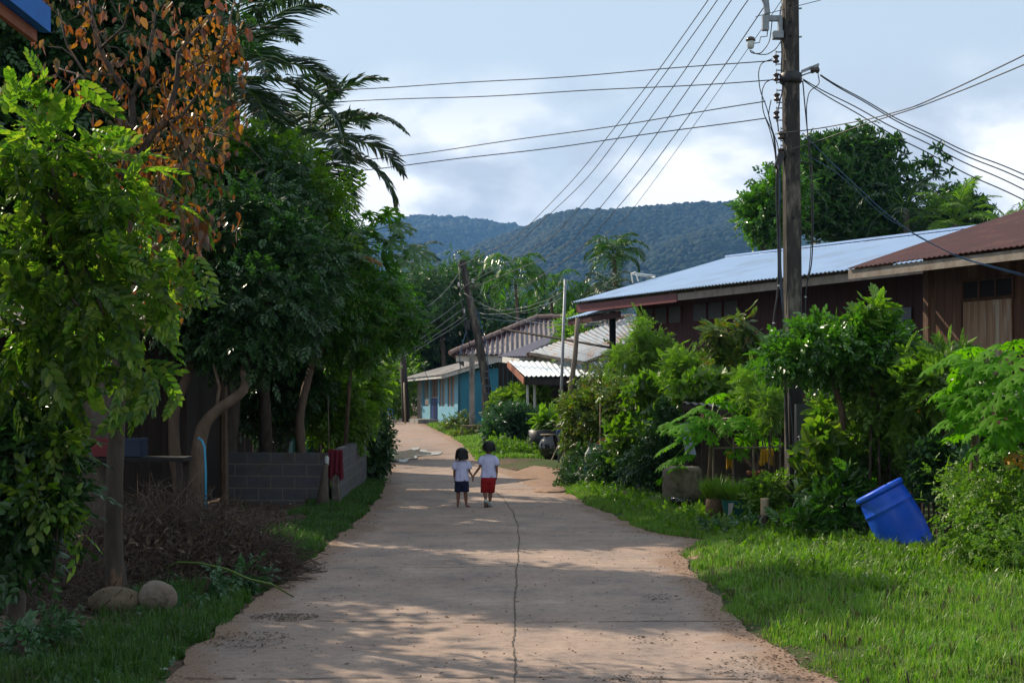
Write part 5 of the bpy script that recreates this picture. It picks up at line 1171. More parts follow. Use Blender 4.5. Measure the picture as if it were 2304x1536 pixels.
bush('roadside weeds in front of the blue shop wall', 1020, 58, [LB(1025, 962, 58, 28, 14, 40), LB(1045, 950, 58, 14, 18, 20), LB(1055, 975, 52, 30, 10, 30)], 170, 8, .12, T_sprig5, .18, M['lf_olive'], group=G7, zmin=.2)
bush('sprawling weedy bush at the right edge below the papaya tree', 2220, 13.6, [LB(2240, 1150, 13.6, 90, 75, 70), LB(2205, 1205, 13.6, 70, 60, 60), LB(2290, 1120, 13.6, 60, 80, 60), LB(2280, 1240, 13.0, 70, 60, 60), LB(2190, 1090, 14.4, 60, 40, 40)], 420, 8, .11, T_sprig5, .085, M['lf_yellowgreen'], group=G7, nst=16)
bush('low leafy weeds in front of the teal basin', 1625, 18.0, [LB(1620, 1205, 17.9, 50, 18, 20), LB(1680, 1200, 17.8, 40, 26, 20)], 90, 6, .05, T_sprig5, .13, M['lf_blue'], group=G7)
bush('low weeds around the foot of the blue barrel', 2010, 15.6, [LB(1960, 1235, 15.6, 70, 16, 20), LB(2060, 1235, 15.4, 70, 16, 20), LB(1850, 1240, 15.8, 60, 18, 20)], 200, 7, .05, T_sprig5, .07, M['lf_mid'], group=G7)
bush('yellow-green potted shrub by the grass pots, left of the stump', 1745, 18.5, [LB(1728, 1100, 18.6, 28, 26, 20), LB(1715, 1130, 18.5, 34, 18, 20)], 80, 5, .05, T_sprig5, .13, M['lf_yellowgreen'], group=G7)
bush('shadowy bush in the yard behind the concrete tub', 1480, 24.5, [LB(1470, 1040, 24.5, 50, 50, 40), LB(1510, 960, 24.5, 40, 50, 30)], 220, 7, .09, T_sprig5, .15, M['lf_dark'], group=G7)
bush('dark bush filling the yard left of the papaya trunk', 2120, 15.6, [LB(2120, 1060, 15.8, 60, 60, 40), LB(2240, 1060, 14.8, 70, 50, 40)], 260, 7, .07, T_sprig5, .14, M['lf_dark'], group=G7)
# left ground plants
G8 = 'low plants on the left verge'
for k, (px, d, lab) in enumerate(((445, 11.8, 'pale broad-leaved weed at the edge of the brush pile'), (520, 12.4, 'broad-leaved weed beside the curved green stick'), (110, 9.3, 'small weed near the left stone slab'), (60, 8.9, 'weed in the lower left corner'), (560, 12.9, 'trailing weed where the stick meets the grass'))):
    q = gp(px, 0, d); bush(lab, px, d, [(q + (0, 0, .12), np.array([.16, .14, .1]))], 14, 4, .03, T_sprig5, .12, M['lf_blue'], name='weed', cat='weed', group=G8, nst=4)
# ------------------------------------------------------------------ grass, litter, brush
def blades(name, label, regions, mt, hmin=.03, hmax=.09, wid=.006, kind='stuff', lean=.5):
    """regions: (poly of px points on the ground, count, hscale)"""
    Ps = []; H = []
    for fn, n, hs in regions:
        x, y = fn(n); Ps.append(np.stack([x, y, gz(x, y)], 1)); H.append(np.full(len(x), hs))
    p = np.vstack(Ps); n = len(p); hs = np.concatenate(H)
    dens = .5 + .5 * sn(p[:, 0], p[:, 1], 3.0, 1); h = rng.uniform(hmin, hmax, n) * hs * (.6 + .7 * np.clip(dens, 0, 1))
    dist = np.maximum(p[:, 1], 4); w = wid * rng.uniform(.7, 1.4, n) * np.clip(dist / 11, .8, 4)
    an = rng.uniform(0, 2 * pi, n); l = rng.uniform(.1, 1, n) * lean; d = np.stack([np.cos(an), np.sin(an), 0 * an], 1)
    a2 = an + pi / 2 + rng.uniform(-.5, .5, n); s = np.stack([np.cos(a2), np.sin(a2), 0 * an], 1) * w[:, None] / 2
    up = np.array([0, 0, 1.])
    b0 = p - up * .01; m_ = p + up * (h * .55)[:, None] + d * (h * l * .35)[:, None]; tpt = p + up * (h * (1 - .25 * l))[:, None] + d * (h * l)[:, None]
    V = np.stack([b0 - s, b0 + s, m_ + s * .8, m_ - s * .8, tpt], 1).reshape(-1, 3); k = np.arange(n)[:, None] * 5
    o = mesh_obj(name, V, [k + np.array([[0, 1, 2, 3]]), k + np.array([[3, 2, 4]])], mt)
    return tag(o, label, 'grass', kind=kind)
def right_verge(y0, y1, w, off=0.0, gam=1.0, clump=.0):
    def f(n):
        y = y0 * (y1 / y0) ** rng.random(n); e = XR(y); x = e + off - .05 + w * rng.random(n) ** gam
        k = (sn(x, y, 1.9, 6) + .6 * rng.standard_normal(n)) > clump - 1.0
        k &= x > e + .22 * sn(x * 2, y * 2, 1.3, 2) * 1.0 + .02
        return x[k], y[k]
    return f
def left_verge(y0, y1, w, gam=1.6, clump=0.0, off=0):
    def f(n):
        y = y0 * (y1 / y0) ** rng.random(n); e = XL(y); x = e - off + .05 - w * rng.random(n) ** gam
        k = (sn(x, y, 1.7, 3) + .7 * rng.standard_normal(n)) > clump - .6
        k &= x < e - .12 * sn(x * 2, y * 2, 1.3, 2) - .02
        return x[k], y[k]
    return f
blades('grass', 'sunlit short grass on the right verge', [(right_verge(7.5, 16.5, 3.7, 0, .9, .85), 210000, .9), (right_verge(8, 15.5, 3.8, .3, .8, .9), 34000, 2.3)], M['grass_lit'], .02, .085, wid=.0075)
blades('grass', 'grass beside the road from the pots to the drive corner', [(right_verge(16.0, 30, 1.3, 0, 1.2), 60000, 1.1), (right_verge(37, 66, 1.7, 0, 1.0), 30000, 1.6)], M['grass_lit'], .03, .09)
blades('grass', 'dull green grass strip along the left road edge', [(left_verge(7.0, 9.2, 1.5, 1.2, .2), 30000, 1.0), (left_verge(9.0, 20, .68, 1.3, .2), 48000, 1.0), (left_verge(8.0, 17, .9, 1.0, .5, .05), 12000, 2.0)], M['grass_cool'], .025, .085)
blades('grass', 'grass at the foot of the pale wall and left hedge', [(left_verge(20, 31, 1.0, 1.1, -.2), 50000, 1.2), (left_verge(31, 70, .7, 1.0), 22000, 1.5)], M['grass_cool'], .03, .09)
# tufts: radiating clumps of longer blades
def tufts(name, label, fn, nt_, per, hmin, hmax, mt):
    x, y = fn(nt_); k = len(x); h = rng.uniform(hmin, hmax, k)
    X_ = np.repeat(x, per) + .018 * rng.standard_normal(k * per); Y_ = np.repeat(y, per) + .018 * rng.standard_normal(k * per); H_ = np.repeat(h, per) * rng.uniform(.5, 1.1, k * per)
    p = np.stack([X_, Y_, gz(X_, Y_)], 1); n = len(p); an = rng.uniform(0, 2 * pi, n); l = rng.uniform(.2, 1.0, n); d = np.stack([np.cos(an), np.sin(an), 0 * an], 1)
    s = np.stack([-np.sin(an), np.cos(an), 0 * an], 1) * .004 * rng.uniform(.7, 1.6, n)[:, None]; up = np.array([0, 0, 1.])
    m_ = p + up * (H_ * .6)[:, None] + d * (H_ * l * .3)[:, None]; tp_ = p + up * (H_ * (1 - .45 * l))[:, None] + d * (H_ * l * .9)[:, None]
    V = np.stack([p - s, p + s, m_ + s * .8, m_ - s * .8, tp_], 1).reshape(-1, 3); q = np.arange(n)[:, None] * 5
    return tag(mesh_obj(name, V, [q + np.array([[0, 1, 2, 3]]), q + np.array([[3, 2, 4]])], mt), label, 'grass', kind='stuff')
tufts('grass_tufts', 'taller tufts of grass scattered over the right verge', right_verge(8, 17, 3.8, .15, .8, .2), 1500, 24, .06, .17, M['grass_lit'])
tufts('grass_tufts', 'rank tall grass around the foot of the barrel and pots', right_verge(13.0, 18.5, 3.6, .7, .7, -.3), 700, 26, .09, .20, M['grass_lit'])
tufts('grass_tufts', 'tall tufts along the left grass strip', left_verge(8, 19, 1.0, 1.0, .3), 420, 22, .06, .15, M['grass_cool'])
def byb(n):
    return rng.uniform(3.7, 5.3, n), rng.uniform(14.9, 15.6, n)
tufts('grass_tufts', 'long grass pressed against the foot of the blue barrel', byb, 130, 22, .10, .24, M['grass_lit'])
tufts('dry_grass', 'dry straw-coloured stalks among the verge grass', right_verge(8, 17, 3.8, .1, .9, .0), 620, 7, .06, .16, M['lf_dry'])
# taller weeds amongst the right grass
def weeds(name, label, fn, n, tpl, size, mt):
    x, y = fn(n); p = np.stack([x, y, gz(x, y)], 1)
    V, Fc = place(tpl, p, rng.standard_normal((len(p), 3)) * .5 + (0, 0, .8), size * rng.uniform(.5, 1.3, len(p)))
    o = mesh_obj(name, V, Fc, mt); tag(o, label, 'weeds', kind='stuff')
weeds('ground_cover', 'leafy ground cover mixed into the right verge', right_verge(11.8, 16.6, 3.7, .6, .75), 7500, T_sprig5, .10, M['lf_mid'])
weeds('ground_cover', 'small weeds scattered in the lawn at lower right', right_verge(8, 12, 3.2, .3, 1.0), 1600, T_sprig5, .035, M['lf_mid'])
weeds('ground_cover', 'small broad weeds scattered in the left grass strip', left_verge(7.5, 16, 1.3, 1.0), 1500, T_sprig5, .06, M['lf_blue'])
weeds('ground_cover', 'leafy ground cover under the bushes, right of the drive', (lambda n: (lambda y: (XR(y) + .25 + 2.4 * rng.random(n), y))(rng.uniform(17, 30, n))), 3600, T_sprig5, .12, M['lf_mid'])
# dead leaves and chips
def litter(name, label, fn, n, size, mt, tpl=T_leafw, flat=.25):
    x, y = fn(n); p = np.stack([x, y, gz(x, y) + .012], 1)
    d = np.stack([rng.standard_normal(len(p)), rng.standard_normal(len(p)), flat * rng.standard_normal(len(p))], 1)
    V, Fc = place(tpl, p, d, size * rng.uniform(.4, 1.3, len(p)), roll=.25)
    o = mesh_obj(name, V, Fc, mt); return tag(o, label, 'leaf litter', kind='stuff')
def leftyard(n): 
    y = rng.uniform(8, 22, n); x = XL(y) - .5 - 4.2 * rng.random(n); return x, y
def onroad(n):
    y = 8 + 22 * rng.random(n) ** 1.5; f = rng.random(n); f = np.where(rng.random(n) < .75, np.where(rng.random(n) < .5, f ** 3, 1 - f ** 3), f); return XL(y) + (XR(y) - XL(y)) * f, y
litter('dead_leaves', 'fallen brown leaves under the trees on the left', leftyard, 11000, .055, M['lf_dry'])
def roadlift(V): return V
x, y = onroad(260); p = np.stack([x, y, roadz(x, y) + .008], 1)
V, Fc = place(T_leafw, p, np.c_[rng.standard_normal((len(p), 2)), .1 * rng.standard_normal(len(p))], .035 * rng.uniform(.4, 1.4, len(p)), roll=.2)
tag(mesh_obj('dead_leaves', V, Fc, M['lf_dry']), 'dry leaf bits scattered on the concrete road', 'leaf litter', kind='stuff')
def gravel(label, fn, n, smin, smax, mt, zf):
    x, y = fn(n); s = rng.uniform(smin, smax, len(x)); z = zf(x, y)
    V = IV[None] * s[:, None, None] * np.array([1, 1, .6]) * (1 + .2 * rng.standard_normal((len(x), len(IV), 1))) + np.stack([x, y, z + s * .3], 1)[:, None]
    tag(mesh_obj('gravel', V.reshape(-1, 3), (IF[None] + (np.arange(len(x)) * len(IV))[:, None, None]).reshape(-1, 3), mt), label, 'gravel', kind='stuff')
gravel('loose grit along both edges of the concrete road', onroad, 1500, .003, .010, M['sand'], roadz)
def redge(n):
    y = 7.5 + 12 * rng.random(n) ** 1.3; return XR(y) - .28 * rng.random(n) + .12, y
gravel('crumbled earth along the right road edge', redge, 900, .003, .011, M['sand'], lambda x, y: np.maximum(gz(x, y), roadz(x, y)))
gravel('pale chips in the dirt of the left yard', (lambda n: (lambda y: (XL(y) - .1 - 1.6 * rng.random(n), y))(rng.uniform(8, 24, n))), 900, .005, .018, M['concrete'], gz)
gravel('earth clods at the mouth of the sandy drive', (lambda n: (lambda q: (q[:, 0], q[:, 1]))(np.stack([rng.uniform(-.1, 1.1, n), rng.uniform(27, 34, n)], 1))), 260, .01, .05, M['sand'], gz)

# small drifts of dirt, twig bits and leaves lying on the concrete
def drift(px, py, rx, ry, n):
    c = ground_pt(px, py); a = rng.uniform(0, 2 * pi, n); r = np.sqrt(rng.random(n)); x = c[0] + rx * r * np.cos(a); y = c[1] + ry * r * np.sin(a)
    return np.stack([x, y, np.maximum(roadz(x, y), gz(x, y)) + .006 + .012 * rng.random(n) * (1 - r)], 1)
for (px, py, rx, ry, n, lab) in ((640, 1388, .28, .22, 420, 'drift of brown leaf bits at the left road edge'), (700, 1275, .16, .5, 260, 'dark clump of dead leaves at the left road edge by the brush'), (560, 1440, .30, .35, 260, 'scattered bark bits at the lower left road edge'), (1490, 1345, .16, .3, 60, 'few dark leaf bits on the concrete near the right edge'), (1470, 1440, .14, .2, 40, 'twig bits on the sunlit concrete'), (1740, 1505, .42, .5, 420, 'crumbs of soil and roots at the lower right road edge'), (1420, 1530, .25, .15, 90, 'dark soil crumbs on the bottom edge of the road'), (820, 1180, .2, .8, 160, 'leaf bits along the left road edge')):
    p = drift(px, py, rx, ry, n); V, Fc = place(T_leaf, p, np.c_[rng.standard_normal((len(p), 2)), .15 * rng.standard_normal(len(p))], .022 * rng.uniform(.4, 1.6, len(p)), roll=.3)
    tag(mesh_obj('dead_leaves', V, Fc, M['lf_dry']), lab, 'leaf litter', kind='stuff')
# dry brush heap
def brush(label, cx, cy, rx, ry, hh, n, seed=0):
    pts = []; V = []; Fc = []; k = 0
    for i in range(n):
        a = random.uniform(0, 2 * pi); r = math.sqrt(random.random()); x = cx + rx * r * math.cos(a); y = cy + ry * r * math.sin(a)
        top = hh * (1 - r * r) * random.uniform(.1, 1.05) * (1 + .35 * float(sn(x, y, 2.6, 3))); z = float(gprof(y)) + .03 + top
        an = random.uniform(0, 2 * pi); l = random.uniform(.15, .75) * (1 if random.random() < .8 else 1.5); el = random.gauss(.15, .6)
        d = np.array([math.cos(an) * math.cos(el), math.sin(an) * math.cos(el), math.sin(el)]); p0 = np.array([x, y, z]) - d * l / 2; p2 = p0 + d * l; p1 = (p0 + p2) / 2 + rng.standard_normal(3) * l * .09
        p0[2] = max(p0[2], .02); p2[2] = max(p2[2], .02)
        w = random.uniform(.0015, .0042); s = np.cross(d, [0, 0, 1.]); s = s / (np.linalg.norm(s) + 1e-6) * w; u_ = np.array([0, 0, w])
        for p in (p0, p1, p2): V += [p + s, p - s * .6 + u_, p - s * .6 - u_]
        for j in (0, 3): 
            for e in range(3): Fc.append((k + j + e, k + j + (e + 1) % 3, k + j + 3 + (e + 1) % 3, k + j + 3 + e))
        k += 9
    o = mesh_obj('brush_pile', V, Fc, M['twig']); tag(o, label, 'brush pile', kind='stuff'); return o
brush('tangled heap of dry twigs and cut branches beside the rust-leaved tree', -3.25, 13.7, 1.15, 1.8, .70, 4800)
brush('lower spread of dry twigs near the left stone and litter', -3.9, 11.5, 1.0, 1.2, .35, 1100)
def heapf(n):
    a = rng.uniform(0, 2 * pi, n); r = np.sqrt(rng.random(n)); return -3.25 + 1.15 * r * np.cos(a), 13.7 + 1.8 * r * np.sin(a)
x, y = heapf(4200); rr_ = ((x + 3.25) / 1.15) ** 2 + ((y - 13.7) / 1.8) ** 2; p = np.stack([x, y, .04 + .66 * (1 - rr_) * rng.random(len(x)) ** .4], 1)
V, Fc = place(T_leaf, p, rng.standard_normal((len(p), 3)), .075 * rng.uniform(.4, 1.3, len(p)))
tag(mesh_obj('dead_leaves', V, Fc, M['lf_dry']), 'withered leaves caught in the dry brush heap', 'leaf litter', kind='stuff')
# ------------------------------------------------------------------ big utility pole
PD = 18.8
b = gp(1787, 0, PD); b[2] -= .0
t = thing('utility_pole', b, 'tall square concrete power pole at the right with insulators and a grey meter box', 'utility pole')
pb = P(1788, 1190, PD); pt = P(1775, -300, PD); ax = (pt - pb) / (pt[2] - pb[2])
def pole(z, dx=0, dy=0): q = pb + ax * (z - pb[2]); return q + (dx, dy, 0)
mb = MB()
zs = [-.1, pt[2]]; w0, w1 = .102, .088
c, s = math.cos(R(12)), math.sin(R(12)); Rm = np.array([[c, -s, 0], [s, c, 0], [0, 0, 1]])
V = []
for z, w in zip(zs, (w0, w1)):
    for x, y in ((-1, -.82), (-.82, -1), (.82, -1), (1, -.82), (1, .82), (.82, 1), (-.82, 1), (-1, .82)): V.append(pole(z) + Rm @ np.array([x * w, y * w, 0]))
mb.add(V, [(i, (i + 1) % 8, (i + 1) % 8 + 8, i + 8) for i in range(8)] + [tuple(range(8, 16))]); mb.build('post', M['concrete_dark'], t)
for py in (20, 84, 48): 
    if py != 48: MB().tube([P(1795, py, PD - .05), P(1804, py - 1, PD - .06)], .012, 6).build('step_bolt', M['galv'], t)
for py in (12, 48, 80, 345, 490):
    q = P(1779 if py < 100 else 1786, py, PD - .128); MB().tube([q + (0, -.02, 0), q + (0, .03, 0)], .014, 6).build('bolt_hole', M['dark'], t)
# street lamp arm and its bracket
a = thing  # alias kept for clarity
mb = MB(); mb.tube([P(1724, 50, PD), P(1726, 30, PD), P(1724, 8, PD), P(1714, -14, PD), P(1700, -30, PD), P(1640, -70, PD - .3), P(1560, -90, PD - .8)], .042, 9)
arm = mb.build('lamp_arm', M['galv'], t, True)
mb = MB(); mb.tube([P(1560, -90, PD - .8), P(1515, -96, PD - 1.1), P(1475, -92, PD - 1.4)], [.05, .10, .05], 10, flat=.5); mb.build('lamp_head', M['galv'], arm, True)
mb = MB(); mb.box(P(1722, 52, PD), (.085, .09, .20)); mb.box(P(1742, 42, PD), (.20, .06, .07)); mb.box(P(1755, 62, PD), (.05, .1, .25)); mb.box(P(1750, 80, PD - .02), (.13, .14, .09)); mb.build('bracket', M['galv'], t)
mb = MB(); mb.tube([P(1727, 68, PD), P(1726, 82, PD), P(1711, 84, PD), P(1709, 96, PD), P(1697, 98, PD)], .008, 5); mb.build('sensor_arm', M['galv'], t)
ph = MB().lathe([(.03, -.07), (.045, -.05), (.05, 0), (.052, .03)], P(1689, 98, PD), 14).build('light_sensor', M['porcelain'], t, True)
MB().lathe([(.062, .03), (.066, .045), (.05, .075), (.02, .09)], P(1689, 98, PD), 14).build('sensor_cap', M['porcelain_brown'], ph, True)
# insulators
INS = [(1746, 133), (1747, 174), (1748, 219), (1747, 259), (1757, 305), (1757, 343)]
for k, (px, py) in enumerate(INS):
    q = P(px, py, PD); i_ = MB().lathe([(.012, -.055), (.04, -.045), (.044, -.028), (.026, -.012), (.026, .012), (.044, .028), (.04, .045), (.012, .055)], q, 14).build('insulator', M['porcelain_brown'], t, True)
    mb = MB(); mb.tube([q - (0, 0, .09), q + (0, 0, .11)], .007, 5)
    for dz_ in (-.07, .09): mb.tube([q + (0, 0, dz_), pole(q[2] + dz_, -.11, 0)], .009, 5)
    mb.build('clevis', M['galv'], i_)
mb = MB(); mb.prism([P(1803, 158, PD - .05), P(1843, 142, PD - .12), P(1843, 149, PD - .12), P(1803, 165, PD - .05)], (0, .02, 0)); mb.tube([P(1800, 172, PD), P(1833, 160, PD - .1)], .01, 5); mb.tube([P(1822, 150, PD - .1), P(1826, 166, PD - .1)], .008, 5); mb.build('side_bracket', M['galv'], t)
q = P(1834, 158, PD - .1); c_, s_ = 0, 1
MB().lathe([(.012, -.06), (.042, -.045), (.045, -.025), (.028, 0), (.045, .025), (.042, .045), (.012, .06)], q, 12, M=np.array([[0, 0, 1], [0, 1, 0], [-1, 0, 0]]) @ np.eye(3)).build('insulator', M['porcelain_brown'], t, True)
mb = MB(); mb.lathe([(.13, -.07), (.15, -.05), (.15, .05), (.13, .07)], pole(5.95), 14); mb.build('pole_band', M['black_rubber'], t, True)
MB().box(P(1753, 362, PD - .02), (.09, .1, .2), rot=[[.9, 0, .3], [0, 1, 0], [-.3, 0, .9]]).build('splice_box', M['black_rubber'], t)
# hanging conductors, taped bundle, drops
def drop(pts, r=.007, d=PD, mt='cable', nm='drop_cable'):
    q = [P(a, c2, d + (e[0] if e else 0)) for a, c2, *e in pts]; n = len(q); s = np.linspace(0, 1, n); s2 = np.linspace(0, 1, n * 4); q = np.array(q)
    qq = np.stack([np.interp(s2, s, q[:, i]) for i in range(3)], 1); k3 = np.array([.25, .5, .25])
    for _ in range(2):
        pad = np.pad(qq, ((1, 1), (0, 0)), 'edge'); z = np.stack([np.convolve(pad[:, i], k3, 'valid') for i in range(3)], 1); z[0] = qq[0]; z[-1] = qq[-1]; qq = z
    return MB().tube(qq, r, 5).build(nm, M[mt], t, True)
drop([(1687, 112), (1690, 120), (1712, 122), (1732, 95), (1737, 48)]); drop([(1690, 114), (1700, 122), (1725, 124), (1745, 112), (1756, 95)])
drop([(1738, 133), (1712, 142), (1706, 165), (1710, 205), (1725, 240), (1740, 300), (1748, 380)]); drop([(1740, 178), (1722, 185), (1714, 205), (1716, 250), (1732, 290), (1744, 340), (1748, 400)])
drop([(1735, 225), (1728, 260), (1740, 300), (1752, 330), (1752, 400)]); drop([(1722, 264), (1735, 290), (1745, 320), (1748, 390)])
drop([(1757, 15), (1752, 60), (1760, 110), (1757, 160), (1762, 200), (1754, 230), (1748, 260), (1752, 300)], .009); drop([(1762, 0), (1766, 60), (1764, 150), (1761, 185)], .012)
drop([(1748, 380), (1746, 440), (1750, 520), (1752, 600), (1750, 660), (1740, 720), (1738, 780)], .014); drop([(1752, 370), (1751, 440), (1756, 530), (1756, 600), (1761, 660), (1765, 760), (1767, 800)], .011, PD - .16)
drop([(1756, 360), (1754, 500), (1753, 600), (1761, 700)], .009, mt='cable_blue')
drop([(1806, 182), (1812, 250), (1817, 300), (1828, 380), (1830, 520), (1826, 600), (1812, 650), (1811, 740)], .009); drop([(1840, 165), (1845, 190), (1820, 205), (1814, 240), (1816, 290), (1822, 370), (1828, 500), (1822, 600), (1816, 630)], .007)
drop([(1767, 780), (1768, 900), (1770, 960), (1772, 1010)], .022, PD - .17, 'black_rubber', 'cable_sleeve'); drop([(1776, 890), (1783, 960), (1785, 1010), (1787, 1050)], .008, PD - .2, 'cable_pale')
for px, py in ((1752, 643), (1741, 727), (1812, 668)): MB().lathe([(.012, -.01), (.02, 0), (.012, .01)], P(px, py, PD - .03), 8).build('cable_clip', M['plastic_white'], t, True)
# grey service pillar with meter
q0, q1 = P(1792, 905, PD - .3), P(1826, 905, PD - .3)
mb = MB(); mb.prism([(q0[0], q0[1], .1), (q1[0], q1[1], .1), (q1[0], q1[1] + .12, .1), (q0[0], q0[1] + .12, .1)], (0, 0, 1.55)); 
sp_ = mb.build('service_box', mat('grey_enamel', (.055, .06, .07), (.075, .08, .09), 5, .5), t)
mt_ = MB().box(P(1812, 999, PD - .36), (.15, .1, .19)).build('meter', mat('meter_glass', (.16, .18, .20), (.24, .26, .28), 20, .15), sp_)
MB().prism([P(1797, 983, PD - .44), P(1827, 986, PD - .44), P(1812, 975, PD - .44)], (0, .1, 0)).build('meter_hood', M['galv'], sp_)
MB().tube([P(1798, 982, PD - .44), P(1810, 972, PD - .44), P(1820, 962, PD - .38)], .006, 5).build('seal_wire', M['black_rubber'], sp_)

# ------------------------------------------------------------------ leaning pole by the tiled house
LD = 46.0
b = P(1103, 975, LD); b[2] = float(gz(b[0], LD)); tpp = P(1041, 586, LD)
t2 = thing('utility_pole', b, 'weathered utility pole leaning to the left in front of the tiled house', 'utility pole')
pts = [b - (0, 0, .1)] + [P(x, y, LD) for x, y in ((1098, 900), (1087, 820), (1076, 760), (1062, 700), (1052, 650), (1041, 586))]
mb = MB(); mb.tube(pts, [.16, .15, .14, .13, .12, .11, .10], 4); mb.build('post', M['concrete_dark'], t2)
for k, (px, py) in enumerate(((1033, 598), (1033, 640), (1044, 648), (1044, 700), (1066, 645), (1064, 632))): MB().lathe([(.02, -.07), (.05, -.04), (.03, 0), (.05, .04), (.02, .07)], P(px, py, LD - .1), 10).build('insulator', M['porcelain'] if k % 2 else M['porcelain_brown'], t2, True)
MB().box(P(1053, 730, LD - .2), (.14, .12, .3)).build('splice_box', M['black_rubber'], t2)
def drop2(pts, r, mt): 
    q = [P(a, c2, LD - .2) for a, c2 in pts]; MB().tube(q, r, 5).build('drop_cable', M[mt], t2, True)
drop2([(1033, 600), (1036, 650), (1042, 700), (1048, 740), (1060, 790)], .018, 'cable'); drop2([(1048, 720), (1050, 745), (1040, 775), (1034, 800), (1036, 830)], .016, 'cable_blue'); drop2([(1070, 690), (1080, 740), (1076, 800), (1084, 860)], .02, 'cable'); drop2([(1075, 700), (1090, 760), (1100, 830), (1098, 900)], .014, 'cable_blue')
mb = MB()
for py in (835, 850, 868, 885): q = P(1092 + (py - 850) * .15, py, LD - .19); mb.box(q, (.30, .03, .05))
mb.build('wire_wraps', M['cable_pale'], t2)

# other poles
def post(name, pts, r, label, mt, group=None, cat='pole', sides=8):
    b = np.array(pts[0], float); return tag(MB().tube(pts, r, sides).build(name, M[mt], None, True, base=b), label, cat, group)
q = P(1258, 1045, 35.3); q[2] = float(gz(q[0], q[1])) - .05
t3 = thing('metal_pole', q, 'thin galvanised pipe carrying a round blue meter, before the silver roof corner', 'pole')
MB().tube([q, P(1264, 850, 35.3), P(1272, 628, 35.3)], [.042, .040, .036], 10).build('pipe', M['galv'], t3, True)
MB().lathe([(.10, 0), (.125, .02), (.125, .10), (.09, .13)], P(1263, 973, 35.15), 16, M=np.array([[1, 0, 0], [0, 0, 1], [0, -1, 0]])).build('meter', mat('meter_blue', (.03, .06, .16), (.04, .08, .2), 8, .3), t3, True)
MB().box(P(1262, 956, 35.2), (.36, .2, .03)).build('meter_shelf', M['wood_grey'], t3)
q = P(1277, 1035, 34.6); q[2] = float(gz(q[0], q[1])) - .05
post('wooden_pole', [q, P(1276, 960, 34.6), P(1286, 860, 34.6), P(1294, 800, 34.6), P(1300, 715, 34.6)], [.075, .07, .065, .06, .055], 'crooked grey wooden pole right next to the thin galvanised pipe', 'wood_grey')
q = P(914, 945, 70); q[2] = float(gz(q[0], 70)) - .05
post('utility_pole', [q, P(911, 880, 70), P(905, 790, 70)], [.20, .18, .15], 'dark wooden pole at the road edge just left of the blue shop house', 'wood_dark', cat='utility pole')
q = P(912, 948, 68); q[2] = float(gz(q[0], 68)) - .05
post('wooden_stake', [q, P(909, 860, 68)], .04, 'thin pale stake leaning on the dark pole left of the blue shop', 'brass', cat='stake')
q = P(870, 930, 90); q[2] = float(gz(q[0], 90)) - .05
post('utility_pole', [q, P(870, 850, 90)], [.06, .05], 'small far pole beside the white railing', 'concrete', cat='utility pole')

# ------------------------------------------------------------------ overhead wires
def wire(label, pts, r, mt, group, sag=0.0, name='power_line'):
    pts = [np.asarray(q, float) for q in pts]
    if len(pts) == 2:
        s = np.linspace(0, 1, 40)[:, None]; q = pts[0] * (1 - s) + pts[1] * s; q[:, 2] -= sag * 4 * (s[:, 0] * (1 - s[:, 0])); q[:, 2] += .008 * np.sin(s[:, 0] * 23 + pts[0][2] * 9)
    else:
        P_ = np.array(pts); s = np.linspace(0, 1, len(P_)); s2 = np.linspace(0, 1, 12 * len(P_)); q = np.stack([np.interp(s2, s, P_[:, i]) for i in range(3)], 1); k = np.hanning(13)[1:-1]; k /= k.sum(); pad = np.pad(q, ((5, 5), (0, 0)), 'edge'); z = np.stack([np.convolve(pad[:, i], k, 'valid') for i in range(3)], 1); z[0] = q[0]; z[-1] = q[-1]; q = z
    return tag(MB().tube(q, r, 5).build(name, M[mt], None, True, base=q[0]), label, 'cable', group)
GA = 'wires crossing the road to the left'
for (a, c2, sg), lab in zip((((1738, 136), (250, 216), .10), ((1738, 180), (250, 238), .08), ((1722, 229), (300, 415), .10), ((1722, 265), (300, 428), .10)),
        ('uppermost of the four wires crossing the road to the left', 'second wire from the top of those crossing left', 'third wire from the top of those crossing left', 'lowest of the four wires crossing left')):
    wire(lab, [P(*a, PD), P(*c2, 27)], .0075, 'cable', GA, sg)
GB = 'wires climbing from the leaning pole'
far = [(1034, 598), (1044, 646), (1064, 632), (1066, 646), (1100, 700), (1150, 660)]
near = [(1754, -240), (1757, -215), (1760, -150), (1762, -95), (1762, -48), (1765, -20)]
th = [(1594, 0), (1615, 0), (1645, 0), (1682, 0), (1730, 0), (1760, 0)]
passby = [(1360, 290 ), (1380, 300), (1395, 330), (1430, 350), (1470, 380), (1510, 350)]
mids = [[(1160, 538), (1300, 395), (1475, 168)], [(1180, 535), (1325, 400), (1495, 168)], [(1240, 540), (1385, 375), (1535, 168)], [(1275, 560), (1430, 370), (1575, 163)], [(1310, 560), (1460, 385), (1620, 163)], [(1395, 510), (1510, 355), (1655, 150)]]
for k in range(6):
    lab = ('leftmost', 'second from left', 'third from left', 'fourth from left', 'fifth from left', 'thinnest, rightmost')[k] + ' of the slanting wires climbing up from the leaning pole'
    # depth is interpolated so that the wire is a straight span in plan
    A = P(*far[k], LD - .1); B = P(*near[k], PD); pts = [A]
    for (px, py) in mids[k] + [th[k]]:
        # intersect pixel column with the vertical plane through A and B
        kx = (px - CX) / F; dx, dy = B[0] - A[0], B[1] - A[1]; s = (kx * A[1] - A[0]) / (dx - kx * dy); yy = A[1] + s * dy; pts.append(np.array([kx * yy, yy, HC + (HOR - py) / F * yy]))
    pts.append(B); wire(lab, pts, (.008, .008, .008, .008, .008, .005)[k], 'cable', GB)
GC = 'service wires leaving the pole to the right'
